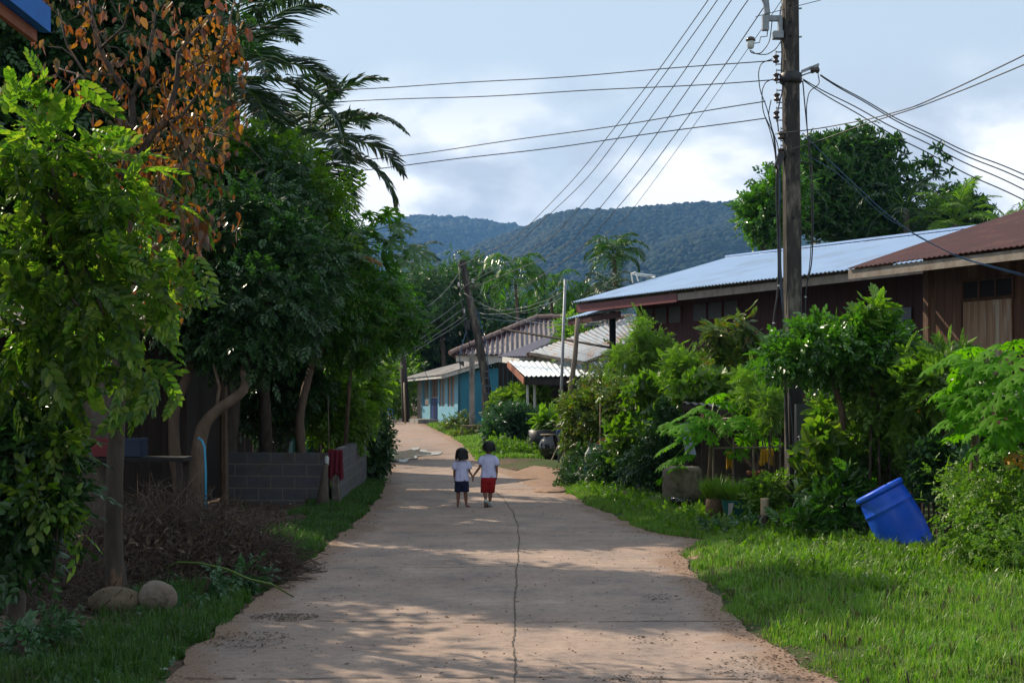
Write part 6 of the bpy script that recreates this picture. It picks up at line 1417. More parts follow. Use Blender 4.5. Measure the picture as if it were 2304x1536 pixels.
for k, (a, c2) in enumerate((((1846, 168), (2420, 432)), ((1846, 170), (2420, 447)), ((1806, 178), (2420, 478)), ((1808, 182), (2420, 500)))):
    wire(('topmost', 'second', 'third', 'lowest')[k] + ' of the service wires sloping down to the right from the side bracket', [P(*a, PD - .1), P(*c2, 16.5)], .0075, 'cable', GC, (.12, .12, .05, .10)[k])
GD = 'pale wires rising to the right'
wire('upper pale wire rising to the right edge across the pole', [P(1744, 302, PD - .15), P(1840, 290, PD - .5), P(1960, 268, 17.5), P(2060, 240, 16.6), P(2180, 185, 15.5), P(2304, 125, 14.5), P(2500, 30, 13)], .0075, 'cable', GD)
wire('lower pale wire rising to the right edge across the pole', [P(1752, 345, PD - .15), P(1840, 318, PD - .5), P(1950, 278, 17.6), P(2060, 244, 16.6), P(2180, 198, 15.5), P(2304, 146, 14.5), P(2500, 60, 13)], .0075, 'cable', GD)
wire('thin wire crossing the very top of the big pole', [P(1700, 38, PD), P(1790, 15, PD - .2), P(1850, 0, PD - .4), P(1990, -50, PD - 1)], .005, 'cable', GD)
wire('dark blue cable dropping from the big tree to the timber house eave', [P(1806, 300, PD), P(1880, 375, 19.3), P(1990, 478, 20.3), P(2060, 530, 20.7), P(2160, 580, 21.0), P(2320, 622, 20.7)], .008, 'cable_blue', 'blue service cables')
wire('second dark blue cable twisted along the first one at the right', [P(1806, 345, PD), P(1880, 385, 19.3), P(1990, 488, 20.3), P(2060, 527, 20.8), P(2160, 582, 21.1), P(2320, 626, 20.8)], .006, 'cable_blue', 'blue service cables')
GE = 'sagging wires around the leaning pole'
e = [((1040, 603), (960, 690), 44, 'wire slanting down-left from the top of the leaning pole'), ((1044, 672), (740, 860), 36, 'upper blue-grey wire running left from the leaning pole to the trees'), ((1048, 690), (735, 880), 36, 'second blue-grey wire running left from the leaning pole to the trees'), ((1048, 708), (750, 870), 36, 'third blue-grey wire running left from the leaning pole'), ((1050, 716), (760, 868), 35, 'lowest blue-grey wire running left from the leaning pole')]
for k, (a, c2, d, lab) in enumerate(e): wire(lab, [P(*a, LD - .1), P(*c2, d)], .013, 'cable_pale' if k == 0 else 'cable', GE, .15)
e = [((1062, 633), (1270, 650), 60, 'top sagging wire right of the leaning pole', 1.0), ((1064, 645), (1270, 610), 62, 'second sagging wire right of the leaning pole', 1.6), ((1078, 692), (1270, 655), 40, 'wire from the leaning pole to the thin pipe', .25), ((1074, 704), (1268, 668), 40, 'lower wire from the leaning pole to the thin pipe', .2),
     ((1045, 660), (1390, 712), 40, 'thick wire curving from the leaning pole to the silver-roof eave', .55), ((1080, 704), (1460, 722), 42, 'pale blue wire running over the tiled roof', .15), ((1085, 715), (1460, 728), 42, 'second pale blue wire running over the tiled roof', .12)]
for a, c2, d, lab, sg in e: wire(lab, [P(*a, LD - .1), P(*c2, d)], .008, 'cable_blue' if sg < .2 else 'cable_pale', GE, sg)
wire('blue wire dropping from the leaning pole to the blue shop roof', [P(1036, 830, LD - .2), P(1000, 800, 52), P(960, 870, 66)] if False else [P(950, 820, 60), P(962, 850, 64), P(975, 868, 66)], .012, 'cable_blue', GE)

# ------------------------------------------------------------------ things on the right verge
Gp = None
b = gp(2040, 0, 16.2)
t = thing('barrel', P(2055, 1225, 16.2), 'big bright blue plastic barrel leaning in the weeds', 'barrel')
axv = P(1980, 1095, 15.5) - P(2062, 1252, 15.5); L = np.linalg.norm(axv) ; z = axv / L + np.array([0, .16, 0]); z /= np.linalg.norm(z); x = np.cross([0, 1., 0], z); x /= np.linalg.norm(x); y = np.cross(z, x); Mx = np.stack([x, y, z], 1)
o0 = P(2062, 1252, 15.5)
KS = 1.1
prof = [(.235, 0), (.258, .012), (.266, .04), (.268, .14), (.274, .15), (.274, .165), (.268, .175), (.285, .32), (.290, .45), (.285, .56), (.280, .60), (.288, .61), (.288, .62), (.278, .63), (.276, .68), (.266, .76), (.256, .80)]
MB().lathe([(a_ * .98, b_ * .99) for a_, b_ in prof], o0, 40, Mx).build('body', M['barrel'], t, True)
MB().lathe([(a_ * .98, b_ * .99) for a_, b_ in [(.256, .785), (.280, .79), (.284, .805), (.284, .83), (.274, .845), (.245, .850), (.235, .835)]], o0, 40, Mx).build('rim', M['barrel'], t, True)
MB().lathe([(.229, .822), (.118, .826), (.01, .827)], o0, 32, Mx).build('lid', M['barrel'], t, True)

def pot(name, label, px, d, prof, mt, cat='pot', group='pots and tubs by the pole', grass=None, wob=0, dz=0, rot=None, sides=28):
    b = gp(px, 0, d); b[2] += dz; t = thing(name, b, label, cat, group)
    p = MB().lathe(prof, b, sides, rot, wob).build('pot' if grass else 'body', M[mt], t, True)
    if grass:
        n, h, rr = grass; a = rng.uniform(0, 2 * pi, n); r = rr * np.sqrt(rng.random(n)); top = prof[-1][1]
        p0 = b + np.stack([r * np.cos(a), r * np.sin(a), np.full(n, top - .03)], 1); d_ = np.stack([np.cos(a) * .55 * r / rr, np.sin(a) * .55 * r / rr, np.ones(n)], 1) + rng.standard_normal((n, 3)) * .16; hh = h * rng.uniform(.6, 1.1, n)
        s = np.stack([np.cos(a + 1.3), np.sin(a + 1.3), 0 * a], 1) * .0065
        m_ = p0 + d_ * (hh * .5)[:, None]; tp_ = p0 + d_ * hh[:, None] + np.stack([np.cos(a), np.sin(a), 0 * a], 1) * .06 * (hh * rng.random(n))[:, None] - np.array([0, 0, .02])
        V = np.stack([p0 - s, p0 + s, m_ + s, m_ - s, tp_], 1).reshape(-1, 3); k = np.arange(n)[:, None] * 5
        mesh_obj('grass_blades', V, [k + np.array([[0, 1, 2, 3]]), k + np.array([[3, 2, 4]])], M['lf_yellowgreen'], t)
    return t
pot('plant_pot', 'rough brown clay pot holding a tuft of fine green blades', 1608, 19.3, [(.10, 0), (.115, .05), (.125, .12), (.12, .2), (.10, .26), (.085, .26)], 'pot_brown', grass=(900, .28, .10), dz=.02)
pot('plant_pot', 'wide teal plastic basin with torn sack and a tuft of fine green blades', 1660, 18.8, [(.14, 0), (.17, .06), (.20, .16), (.215, .25), (.225, .26), (.205, .26)], 'teal_plastic', grass=(1300, .27, .18), dz=.02)
q = gp(1638, 0, 18.6); mb = MB(); mb.prism([q + (.0, -.02, .27), q + (.07, -.05, .28), q + (.04, -.07, .16), q + (.055, -.07, .08), q + (.03, -.06, .01), q + (.0, -.05, .10)], (0, .02, 0))
tag(mb.build('sack', M['sack'], None, base=q), 'torn whitish sack draped over the teal basin', 'sack')
pot('plant_pot', 'black round pot standing at the foot of the concrete tub', 1533, 21.0, [(.10, 0), (.13, .05), (.15, .14), (.15, .2), (.13, .2)], 'jar')
# concrete tub ring leaning
b = gp(1505, 0, 21.8); t = thing('concrete_tub', b, 'weathered concrete well ring tub under the papaya leaves', 'tub', 'pots and tubs by the pole')
MB().lathe([(.25, 0), (.29, .06), (.31, .28), (.30, .50), (.26, .57), (.22, .57)], b + (.2, 0, .02), 36, None, .015).build('body', M['stone'], t, True)
# bamboo tube planter on a stump
b = gp(1712, 0, 17.9); t = thing('tree_stump', b, 'short dark rotting stump below the bamboo planter', 'stump', None)
MB().lathe([(.09, -.03), (.085, .06), (.075, .14), (.07, .17)], b, 11, None, .12).build('body', M['bark'], t, False)
b2 = b + (.05, 0, .17); t = thing('bamboo_planter', b2, 'pale bamboo tube planter standing on the dark stump', 'planter', None)
MB().lathe([(.05, 0), (.055, .02), (.052, .2), (.055, .22), (.04, .22)], b2, 14).build('body', M['brass'], t, True)
# corrugated sheet scrap
tag(MB().prism([P(1528, 952, 22.2), P(1548, 948, 22.2), P(1567, 1022, 22.0), P(1545, 1028, 22.0)], (0, .02, 0)).build('sheet_scrap', M['grey_rust_roof'], None, base=P(1550, 1028, 22)), 'narrow strip of grey roofing sheet leaning behind the papaya', 'metal sheet')
# yellow cloths hung on a rail
rail0, rail1 = P(1600, 1008, 20.6), P(1760, 1005, 20.4)
t = thing('rail_fence', gp(1680, 0, 20.5), 'rough wooden rail with stakes carrying the yellow cloths', 'fence')
mb = MB(); mb.tube([rail0, rail1], .014, 6); mb.build('rail', M['wood_grey'], t)
for px in (1605, 1650, 1695, 1755): q = gp(px, 0, 20.5); MB().tube([q - (0, 0, .05), q + (0, 0, P(0, 985, 20.5)[2] - q[2])], .016, 6).build('stake', M['wood_grey'], t)
mb = MB(); mb.tube([P(1610, 1068, 20.5), P(1750, 1066, 20.5)], .014, 6); mb.build('lower_rail', M['wood_dark'], t)
def cloth(name, label, top0, top1, length, mt, folds=5, amp=.02, group=None, taper=.0, cat='cloth'):
    top0 = np.array(top0); top1 = np.array(top1); nu, nv = 22, 12; V = []
    for sgn in (0, 1):
        for j in range(nv):
            for i in range(nu):
                u, v = i / (nu - 1), j / (nv - 1); q = top0 + (top1 - top0) * (u + (0.5 - u) * taper * v); q = q + np.array([0, (amp * math.sin(u * folds * 2 * pi + v) * (.3 + v)) + sgn * .012, -length * v * (1 + .12 * math.sin(u * 9))]); V.append(q)
    F_ = []; n = nu * nv
    for j in range(nv - 1):
        for i in range(nu - 1): a = j * nu + i; F_ += [(a, a + 1, a + nu + 1, a + nu), (a + n, a + nu + n, a + nu + 1 + n, a + 1 + n)]
    for i in range(nu - 1): a = (nv - 1) * nu + i; F_ += [(i, i + n, i + 1 + n, i + 1), (a, a + 1, a + 1 + n, a + n)]
    for j in range(nv - 1):
        for e in (0, nu - 1): a = j * nu + e; F_.append((a, a + nu, a + nu + n, a + n) if e else (a, a + n, a + nu + n, a + nu))
    return tag(mesh_obj(name, V, F_, M[mt], None, True, base=(top0 + top1) / 2), label, cat, group)
cloth('cloth', 'yellow cloth hanging from the rail, nearer the big pole', P(1712, 1010, 20.38), P(1740, 1010, 20.36), .22, 'yellow_cloth', group='yellow cloths', taper=-.3)
cloth('cloth', 'narrow orange-yellow cloth hanging among the papaya leaves', P(1634, 1016, 20.48), P(1648, 1016, 20.46), .23, 'yellow_cloth', group='yellow cloths')
for k, (px, py) in enumerate(((1686, 1061), (1700, 1063), (1714, 1060), (1724, 1064))):
    MB_ = MB().lathe([(.03, 0), (.042, .02), (.045, .06), (.035, .07)], P(px, py + 8, 20.5), 10); tag(MB_.build('clay_cup', M['terracotta'], None, True, base=P(px, py + 8, 20.5)), ('leftmost', 'second from the left', 'third from the left', 'rightmost')[k] + ' of the small terracotta cups on the lower rail behind the pots', 'cup', 'row of small terracotta cups on the rail')
# glazed water jar and black planter further up the road
b = gp(1240, 0, 37.2)
t = thing('water_jar', b, 'big dark glazed water jar with a pale lid at the roadside', 'jar')
MB().lathe([(.18, 0), (.27, .10), (.33, .26), (.33, .38), (.27, .52), (.18, .60), (.19, .65), (.15, .65)], b, 32).build('body', M['jar'], t, True)
MB().lathe([(.01, .68), (.2, .67), (.2, .645), (.18, .64)][::-1], b - (.08, 0, 0), 20).build('lid', M['brass'], t, True)
b = gp(1222, 0, 38.6); t = thing('plant_pot', b, 'wide black planter behind the water jar', 'pot')
MB().lathe([(.22, 0), (.28, .1), (.36, .42), (.40, .72), (.36, .72)], b, 24).build('body', M['black_rubber'], t, True)
# plastic bag and blue net hanging on a stick in the corner bush
q = P(1326, 1008, 27.4)
t = thing('plastic_bag', q, 'whitish plastic bag hanging on a stick in the creeping bush', 'bag')
MB().lathe([(.01, -.30), (.07, -.28), (.105, -.20), (.09, -.10), (.03, -.02), (.012, .02)], q, 16, None, .18).build('bag', M['plastic_white'], t, True)
cloth('net', 'torn blue net trailing below the white plastic bag', P(1319, 1030, 27.45), P(1336, 1034, 27.45), .36, 'blue_net', folds=3, amp=.03, taper=-.8, cat='net')
q = gp(1342, 0, 27.8); tag(MB().tube([q - (0, 0, .05), P(1352, 985, 27.8)], .012, 5).build('stake', M['wood_grey'], None, base=q), 'bare stick standing in the bush behind the plastic bag', 'stake')
for k, (px, d, py, lab) in enumerate(((1349, 30.0, 905, 'tall pale stake in the olive bush'), (1318, 30.2, 980, 'slanting stick left of the plastic bag'), (1245, 36.5, 1000, 'stick leaning on the thin galvanised pipe'))):
    q = gp(px - (0, 14, 6)[k], 0, d); tag(MB().tube([q - (0, 0, .05), P(px + (2, 14, 12)[k], py, d)], .016, 5).build('stake', M['brass' if k != 1 else 'wood_grey'], None, base=q), lab, 'stake')
q = P(1340, 998, 28.6); tag(MB().prism([q, q + (.18, 0, .12), q + (.22, 0, .0), q + (.1, 0, -.3), q + (-.0, 0, -.2)], (0, .03, 0)).build('plastic_board', M['orange_plastic'], None, base=q), 'orange plastic scrap behind the stick with the bag', 'scrap')

# earthen lump by the drive
def rock(name, label, c, r, mt, seed, cat='stone', group=None, flat=.7):
    g_ = np.random.default_rng(seed); V = IV3 * np.array(r) ; n = 1 + .10 * np.sin(IV3 @ g_.standard_normal((3, 3)) * 2.5).sum(1) / 2 + .05 * np.sin(IV3 @ g_.standard_normal((3, 3)) * 6).sum(1) / 2 + .012 * g_.standard_normal(len(IV3)); V = V * n[:, None]; V[:, 2] = np.where(V[:, 2] < -r[2] * flat, -r[2] * flat, V[:, 2]) + r[2] * flat - .01
    c = np.array(c, float); return tag(mesh_obj(name, V + c, IF3, M[mt], None, True, base=c), label, cat, group)
rock('earth_mound', 'reddish lump of broken earth at the drive corner', gp(1240, 0, 26.6), (.30, .6, .06), 'sand', 5, cat='mound')
rock('boulder', 'smooth rounded grey-brown stone right of the peeling trunk', gp(350, 0, 11.0), (.15, .14, .13), 'stone', 1, group=None, flat=.8)
rock('boulder', 'flatter brown stone at the foot of the peeling trunk', gp(262, 0, 10.95), (.20, .16, .12), 'stone_brown', 2, flat=.7)
rock('stone_slab', 'flat pale-edged stone slab at the lower left edge', gp(20, 0, 10.2), (.22, .2, .075), 'stone_brown', 3, flat=.5)
for k in range(12): q = gp(1400 + 12 * k + random.uniform(-8, 8), 0, 24.3 - .38 * k + random.uniform(-.2, .2)); rock('rubble', 'small brown edging stone at the foot of the bushes by the pots', q, (random.uniform(.05, .11), .07, random.uniform(.035, .06)), 'stone_brown', 20 + k, group='edging stones along the pots')
# left-hand objects
q = gp(764, 0, 22.0); t = thing('stake', q, 'bleached leaning stake in front of the wall corner', 'stake')
MB().tube([q - (0, 0, .05), P(762, 1100, 22), P(757, 1020, 22)], [.017, .016, .014], 6).build('stick', M['wood_grey'], t, True)
cloth('cloth', 'dark red cloth hanging from the stake at the wall corner', P(739, 1010, 21.9), P(771, 1012, 21.95), .42, 'maroon', folds=3, amp=.03, taper=-.1)
tag(MB().lathe([(.01, -.13), (.03, -.10), (.035, 0), (.02, .03)], P(735, 1030, 21.8), 9, None, .1).build('rag', M['plastic_white'], None, True, base=P(735, 1030, 21.8)), 'small white rag stuck beside the red cloth', 'rag')
q = gp(724, 0, 21.7); tag(MB().tube([q - (0, 0, .05), P(728, 1100, 21.7), P(733, 1042, 21.7)], [.13, .075, .03], 10).build('tree_stump', M['bark'], None, True, base=q), 'tapering dark stump standing against the block wall corner', 'stump')
q = gp(463, 0, 16.2); tag(MB().tube([P(446, 985, 16.3), P(455, 992, 16.2), P(460, 1005, 16.2), P(463, 1060, 16.2), q - (0, 0, .03)], .014, 8).build('water_pipe', M['pvc'], None, True, base=q), 'bright blue plastic pipe standing left of the block wall', 'pipe')
q = gp(365, 0, 12.0)
tag(MB().tube([gp(350, 0, 12.4) + (0, 0, .12), P(400, 1264, 12.2), P(450, 1266, 12.1), P(510, 1280, 12.0), P(560, 1302, 12.0), P(610, 1313, 12.1), gp(662, 0, 12.35) + (0, 0, .02)], [.008, .010, .011, .011, .010, .009, .006], 7).build('green_stick', M['lf_olive'], None, True, base=q), 'long curved yellow-green stick lying from the brush onto the road', 'stick')
# bench with crates in the dark yard
b = gp(260, 0, 17.5); t = thing('bench', b, 'dark wooden bench in the shaded yard at the left', 'bench')
MB().box((P(250, 0, 17.5)[0], 17.5, .98), (1.9, .5, .05)).build('bench_top', M['dark'], t)
for x in (-5.75, -4.05): 
    for y in (17.3, 17.7): MB().box((x, y, .5), (.07, .07, .96)).build('leg', M['wood_dark'], t)
for px, mt, lab in ((228, 'crate_red', 'dark red plastic crate on the shaded bench, left of the tree trunk'), (300, 'crate_blue', 'dark blue plastic crate on the shaded bench, right of the tree trunk')):
    q = P(px, 0, 17.45); q[2] = 1.008; t = thing('crate', q, lab, 'crate', 'crates on the bench'); mb = MB()
    mb.box(q + (0, 0, .015), (.26, .3, .02))
    for sx, sy, w, d in ((-1, 0, .02, .3), (1, 0, .02, .3), (0, -1, .26, .02), (0, 1, .26, .02)): mb.box(q + (sx * .13, sy * .15, .12), (w, d, .22))
    mb.build('body', M[mt], t); mb = MB(); 
    mb.box(q + (0, -.163, .21), (.3, .02, .03)); mb.box(q + (0, .163, .21), (.3, .02, .03)); mb.build('rim', M[mt], t)
# second small trunk pieces at lower left
q = gp(35, 0, 9.9)
tag(MB().tube([q - (0, 0, .05), q + (0, 0, .14), q + (.01, 0, .30)], [.085, .07, .06], 12).build('tree_stump', M['bark'], None, True, base=q), 'short stump at the far left beside the stone slab', 'stump')
# teal tarp behind the block wall
cloth('tarp', 'dull teal tarpaulin hanging between the trunks behind the block wall', P(640, 955, 27), P(705, 965, 27), .75, 'teal_plastic', folds=2, amp=.05, cat='tarp')
# litter pieces
def scrap(label, px, py, s, mt, name='litter', zoff=.02, cat='litter'):
    c = ground_pt(px, py); n = 9; a = np.linspace(0, 2 * pi, n, endpoint=False); r = s * (.6 + .5 * rng.random(n)); top = [c + (r[i] * math.cos(a[i]), 1.6 * r[i] * math.sin(a[i]), zoff + s * .35 * rng.random()) for i in range(n)]; V = top + [c + (0, 0, zoff + s * .5)] + [q - (0, 0, .006) for q in top] + [c + (0, 0, zoff + s * .5 - .006)]
    F_ = [(i, (i + 1) % n, n) for i in range(n)] + [(n + 1 + (i + 1) % n, n + 1 + i, 2 * n + 1) for i in range(n)] + [(i, i + n + 1, (i + 1) % n + n + 1, (i + 1) % n) for i in range(n)]
    return tag(mesh_obj(name, V, F_, M[mt], None, base=c), label, cat, 'litter in the left yard')
scrap('crumpled blue plastic scrap on the ground behind the peeling trunk', 132, 1262, .05, 'litter_blue', zoff=.14)
scrap('whitish crumpled paper left of the trunk', 180, 1278, .06, 'plastic_white', zoff=.12)
scrap('pale scrap of plastic below the blue one', 192, 1350, .045, 'plastic_white')
scrap('light blue plastic bag end at the brush heap foot', 372, 1352, .06, 'litter_blue')
scrap('teal plastic scrap just behind the rounded stone', 385, 1335, .055, 'pvc')
scrap('grey plastic sheet half hidden in the grass below the stones', 280, 1430, .09, 'sack')
scrap('tiny white wrapper near the bottom edge of the grass', 368, 1508, .03, 'plastic_white')
scrap('white wrapper bit in the dirt at the lower left', 95, 1448, .02, 'plastic_white')
scrap('small orange and white packet by the peeling trunk', 298, 1330, .035, 'orange_plastic')
scrap('crumpled pale leaf scrap in the grass under the stones', 312, 1408, .035, 'sack')
# ------------------------------------------------------------------ the two children
def smooth_rings(name, rings, mt, parent, closed_top=False, closed_bot=False, n=20, thick=.006, fold=.0, sub=1, extra=None):
    """rings: list of (c(3), rx, ry, tilt dir) -> open tube with thickness"""
    V = []; F_ = []
    for j, (c, rx, ry) in enumerate(rings):
        for k in range(n):
            a = 2 * pi * k / n; f = 1 + fold * math.sin(a * 5 + j * 1.3) * j / len(rings); V.append(np.array(c) + (rx * f * math.cos(a), ry * f * math.sin(a), 0))
    for j in range(len(rings) - 1):
        for k in range(n): F_.append((j * n + k, j * n + (k + 1) % n, (j + 1) * n + (k + 1) % n, (j + 1) * n + k))
    if closed_top: F_.append(tuple(range(n)))
    if closed_bot: F_.append(tuple((len(rings) - 1) * n + k for k in range(n))[::-1])
    return np.array(V), F_
def skinned(name, verts, edges, radii, mt, parent, sub=2, root=0):
    b = np.array(parent['_b']); me = bpy.data.meshes.new(name); me.from_pydata([tuple(np.array(v) - b) for v in verts], edges, []); me.update()
    o = bpy.data.objects.new(name, me); COL.objects.link(o); o.parent = parent; o['_b'] = parent['_b']
    md = o.modifiers.new('Skin', 'SKIN'); md.use_smooth_shade = True
    sv = me.skin_vertices[0].data
    for i, r in enumerate(radii):
        r = r if isinstance(r, tuple) else (r, r); sv[i].radius = r; sv[i].use_root = (i == root)
    s = o.modifiers.new('Sub', 'SUBSURF'); s.levels = sub; s.render_levels = sub
    me.materials.append(mt); return o
def child(label, base, S, J, hair, shirt_mt, short_mt, shoes=False, shorts_len=.17, head_yaw=0.0):
    """J: joint positions in units of body height, child faces +Y"""
    base = np.array(base, float); t = thing('person', base, label, 'person', 'two children walking hand in hand')
    w = lambda q: base + np.array(q, float) * S
    vs, es, rs = [], [], []
    def av(q, r): vs.append(w(q)); rs.append(tuple(x * S for x in r) if isinstance(r, tuple) else r * S); return len(vs) - 1
    def chain(start, items):
        p = start
        for q, r in items: k = av(q, r); es.append((p, k)); p = k
        return p
    pel = av((0, 0, .47), (.062, .075)); 
    waist = av((0, 0, .55), (.056, .068)); chest = av((0, 0, .66), (.058, .078)); es += [(pel, waist), (waist, chest)]
    up = av((0, -.005, .735), (.045, .05)); es.append((chest, up)); nk = av((0, 0, .775), .030); es.append((up, nk)); nk2 = av((0, .005, .805), .030); es.append((nk, nk2))
    hy = head_yaw; fx, fy = -math.sin(hy), math.cos(hy)
    h1 = av((0, .006, .85), (.066, .072)); h2 = av((0, .0, .91), (.072, .080)); h3 = av((0, -.004, .955), (.060, .066)); es += [(nk2, h1), (h1, h2), (h2, h3)]
    hands = {}
    for sd_ in ('L', 'R'):
        g = -1 if sd_ == 'L' else 1; a = J['arm' + sd_]
        e = chain(up, [((g * .075, -.004, .725), .034), (tuple(a[0]), .027), (tuple((np.array(a[0]) + a[1]) / 2), .024), (tuple(a[1]), .019), (tuple((np.array(a[1]) + a[2]) / 2), .020), (tuple(a[2]), .0135)])
        hd = np.array(a[3]) - np.array(a[2]); hd /= np.linalg.norm(hd); palm_ = np.array(a[2]) + hd * .033; k = av(palm_, (.021, .012)); es.append((e, k))
        sidev = np.array([0, 1., 0]) if abs(hd[1]) < .8 else np.array([0, 0, 1.])
        sidev = sidev - hd * sidev.dot(hd); sidev /= np.linalg.norm(sidev); inw = np.cross(hd, sidev) * g
        for i, (o_, ln) in enumerate(((.016, .040), (.006, .046), (-.005, .043), (-.015, .034))):
            p1 = palm_ + hd * .022 + sidev * o_; p2 = p1 + hd * ln * .5 - inw * .004; p3 = p2 + hd * ln * .4 - inw * .012
            chain(k, [(p1, .0068), (p2, .0058), (p3, .0048)])
        p1 = palm_ - hd * .006 + sidev * .022; p2 = p1 + hd * .018 + sidev * .012; chain(k, [(p1, .008), (p2, .0065), (p2 + hd * .016, .005)])
    for sd_ in ('L', 'R'):
        a = J['leg' + sd_]
        chain(pel, [(a[0], .055), (tuple(np.array(a[0]) * .55 + np.array(a[1]) * .45), .045), (a[1], .034), (tuple(np.array(a[1]) * .62 + np.array(a[2]) * .38), .036), (tuple(np.array(a[1]) * .2 + np.array(a[2]) * .8), .023), (a[2], .023), (a[3], (.024, .018)), (a[4], (.022, .010))])
    body = skinned('body', vs, es, rs, M['skin'], t)
    # face details: nose, ears, eyes, mouth
    hc = np.array([0, 0, .905]); fw = np.array([fx, fy, 0]); rt = np.array([fy, -fx, 0])
    mb = MB()
    nose = hc + fw * .080 + (0, 0, -.012); mb.lathe([(.004, .02), (.011, .004), (.013, -.008), (.006, -.014)][::-1], w(nose) - fw * .004 * S, 10); 
    for g in (-1, 1):
        e = hc + rt * g * .080 + fw * .002 + (0, 0, -.006); V = IV2 * np.array([.008, .017, .024]) * S; c_, s_ = math.cos(hy), math.sin(hy); V = V @ np.array([[c_, -s_, 0], [s_, c_, 0], [0, 0, 1]]).T; mb.add(V + w(e), IF2.tolist())
    # scale nose lathe is already metric -> small
    mb.build('ears_and_nose', M['skin'], t, True)
    mb = MB()
    for g in (-1, 1): mb.add(IV2 * np.array([.011, .006, .006]) * S + w(hc + rt * g * .030 + fw * .079 + (0, 0, .004)), IF2.tolist())
    mb.add(IV2 * np.array([.018, .005, .004]) * S + w(hc + fw * .074 + (0, 0, -.042)), IF2.tolist())
    mb.build('eyes_and_mouth', M['hair'], t, True)
    # hair: shell with an open face side
    g_ = np.random.default_rng(8 + int(S * 100)); V = []; F_ = []; nr, ns = 15, 40; zt, zb, rx, ry, wid = hair
    for j in range(nr):
        v = j / (nr - 1)
        for k in range(ns):
            a = 2 * pi * k / ns; fr = max(0, math.cos(a - pi / 2))          # front is +Y before yaw
            zend = zb + (.80 + .135 - zb) * (fr ** .6 if fr > 0 else 0)
            zend = zb if fr <= .15 else zb + (.945 - zb) * min(1, (fr - .15) / .35)
            ph = v * pi * .5 / .55 if v < .55 else pi / 2
            if v < .55: r = math.sin(ph); z = .915 + (zt - .915) * math.cos(ph)
            else: q = (v - .55) / .45; r = 1 + wid * math.sin(q * pi * .6); z = .915 + (min(zend, .915) - .915) * q; 
            strand = 1 + .05 * math.sin(a * 5 + j * .25 + S * 9) + .035 * math.sin(a * 17 + 1) + .012 * g_.standard_normal()
            x, y = rx * r * strand * math.cos(a), ry * r * strand * math.sin(a) - .006
            if v > .9: z += .020 * math.sin(a * 7 + S * 5) + .006 * g_.standard_normal()
            xr_, yr_ = x * math.cos(hy) - y * math.sin(hy), x * math.sin(hy) + y * math.cos(hy); V.append(w((xr_, yr_, z)))
    for j in range(nr - 1):
        for k in range(ns): F_.append((j * ns + k, j * ns + (k + 1) % ns, (j + 1) * ns + (k + 1) % ns, (j + 1) * ns + k))
    V = np.array(V); cen = w((0, 0, .88)); inner = cen + (V - cen) * .93
    n = len(V); F2 = F_ + [tuple(i + n for i in f[::-1]) for f in F_] + [((nr - 1) * ns + k, (nr - 1) * ns + (k + 1) % ns, (nr - 1) * ns + (k + 1) % ns + n, (nr - 1) * ns + k + n) for k in range(ns)]
    F2.append(tuple(range(ns)))
    VV = np.vstack([V, inner]); F2 = list(F2); k0 = len(VV); ext = []
    for _ in range(520):
        a = g_.uniform(0, 2 * pi); fr = max(0, math.cos(a - pi / 2))
        if fr > .45: continue
        zt_ = g_.uniform(.90, zt - .004); ln = g_.uniform(.5, 1.0); ze = zb - .008 + g_.uniform(-.02, .03)
        rr_ = [math.sqrt(max(0, 1 - ((zt_ - .915) / (zt - .915)) ** 2)) if zt_ > .915 else 1.0, 1.04, 1.10 + g_.uniform(-.10, .20)]; zz_ = [zt_, (zt_ + ze) / 2, ze]; da = g_.uniform(-.18, .18); row = []
        for q in range(3):
            aa = a + da * q * .5
            for sgn in (-1, 1):
                x, y = rx * rr_[q] * 1.02 * math.cos(aa + sgn * .05 * (1 - .4 * q)), ry * rr_[q] * 1.02 * math.sin(aa + sgn * .05 * (1 - .4 * q)) - .006
                row.append(w((x * math.cos(hy) - y * math.sin(hy), x * math.sin(hy) + y * math.cos(hy), zz_[q])))
        ext += row; F2 += [(k0, k0 + 1, k0 + 3, k0 + 2), (k0 + 2, k0 + 3, k0 + 5, k0 + 4)]; k0 += 6
    mesh_obj('hair', np.vstack([VV, np.array(ext)]), F2, M['hair'], t, True)
    # shirt: torso + sleeves
    mb = MB(); z0 = J.get('hem', .445)
    rings = [((0, -.002, .795), .040, .036), ((0, -.004, .778), .062, .048), ((0, -.005, .755), .098, .062), ((0, -.004, .72), .112, .078), ((0, -.002, .66), .110, .084), ((0, 0, .60), .108, .086), ((0, 0, .53), .112, .090), ((0, 0, z0 + .03), .118, .094), ((0, 0, z0), .121, .096)]
    g_ = np.random.default_rng(4); V, F_ = smooth_rings('', [(w(c), rx * S, ry * S) for c, rx, ry in rings], None, None, n=32, fold=.07); an3 = np.arctan2(V[:, 1] - base[1], V[:, 0] - base[0]); hz3 = (V[:, 2] - base[2]) / S; V[:, 1] += .008 * np.sin(hz3 * 38 + np.cos(an3) * 2.5) * (hz3 < .74) * np.sign(V[:, 1] - base[1]); V[:, 1] += .010 * np.sin(an3 * 7 + hz3 * 6) * (hz3 < .66); mb.add(V, F_)
    V2, F_2 = smooth_rings('', [(w(c), rx * S * .95, ry * S * .95) for c, rx, ry in rings], None, None, n=32, fold=.07); mb.add(V2, [f[::-1] for f in F_2])
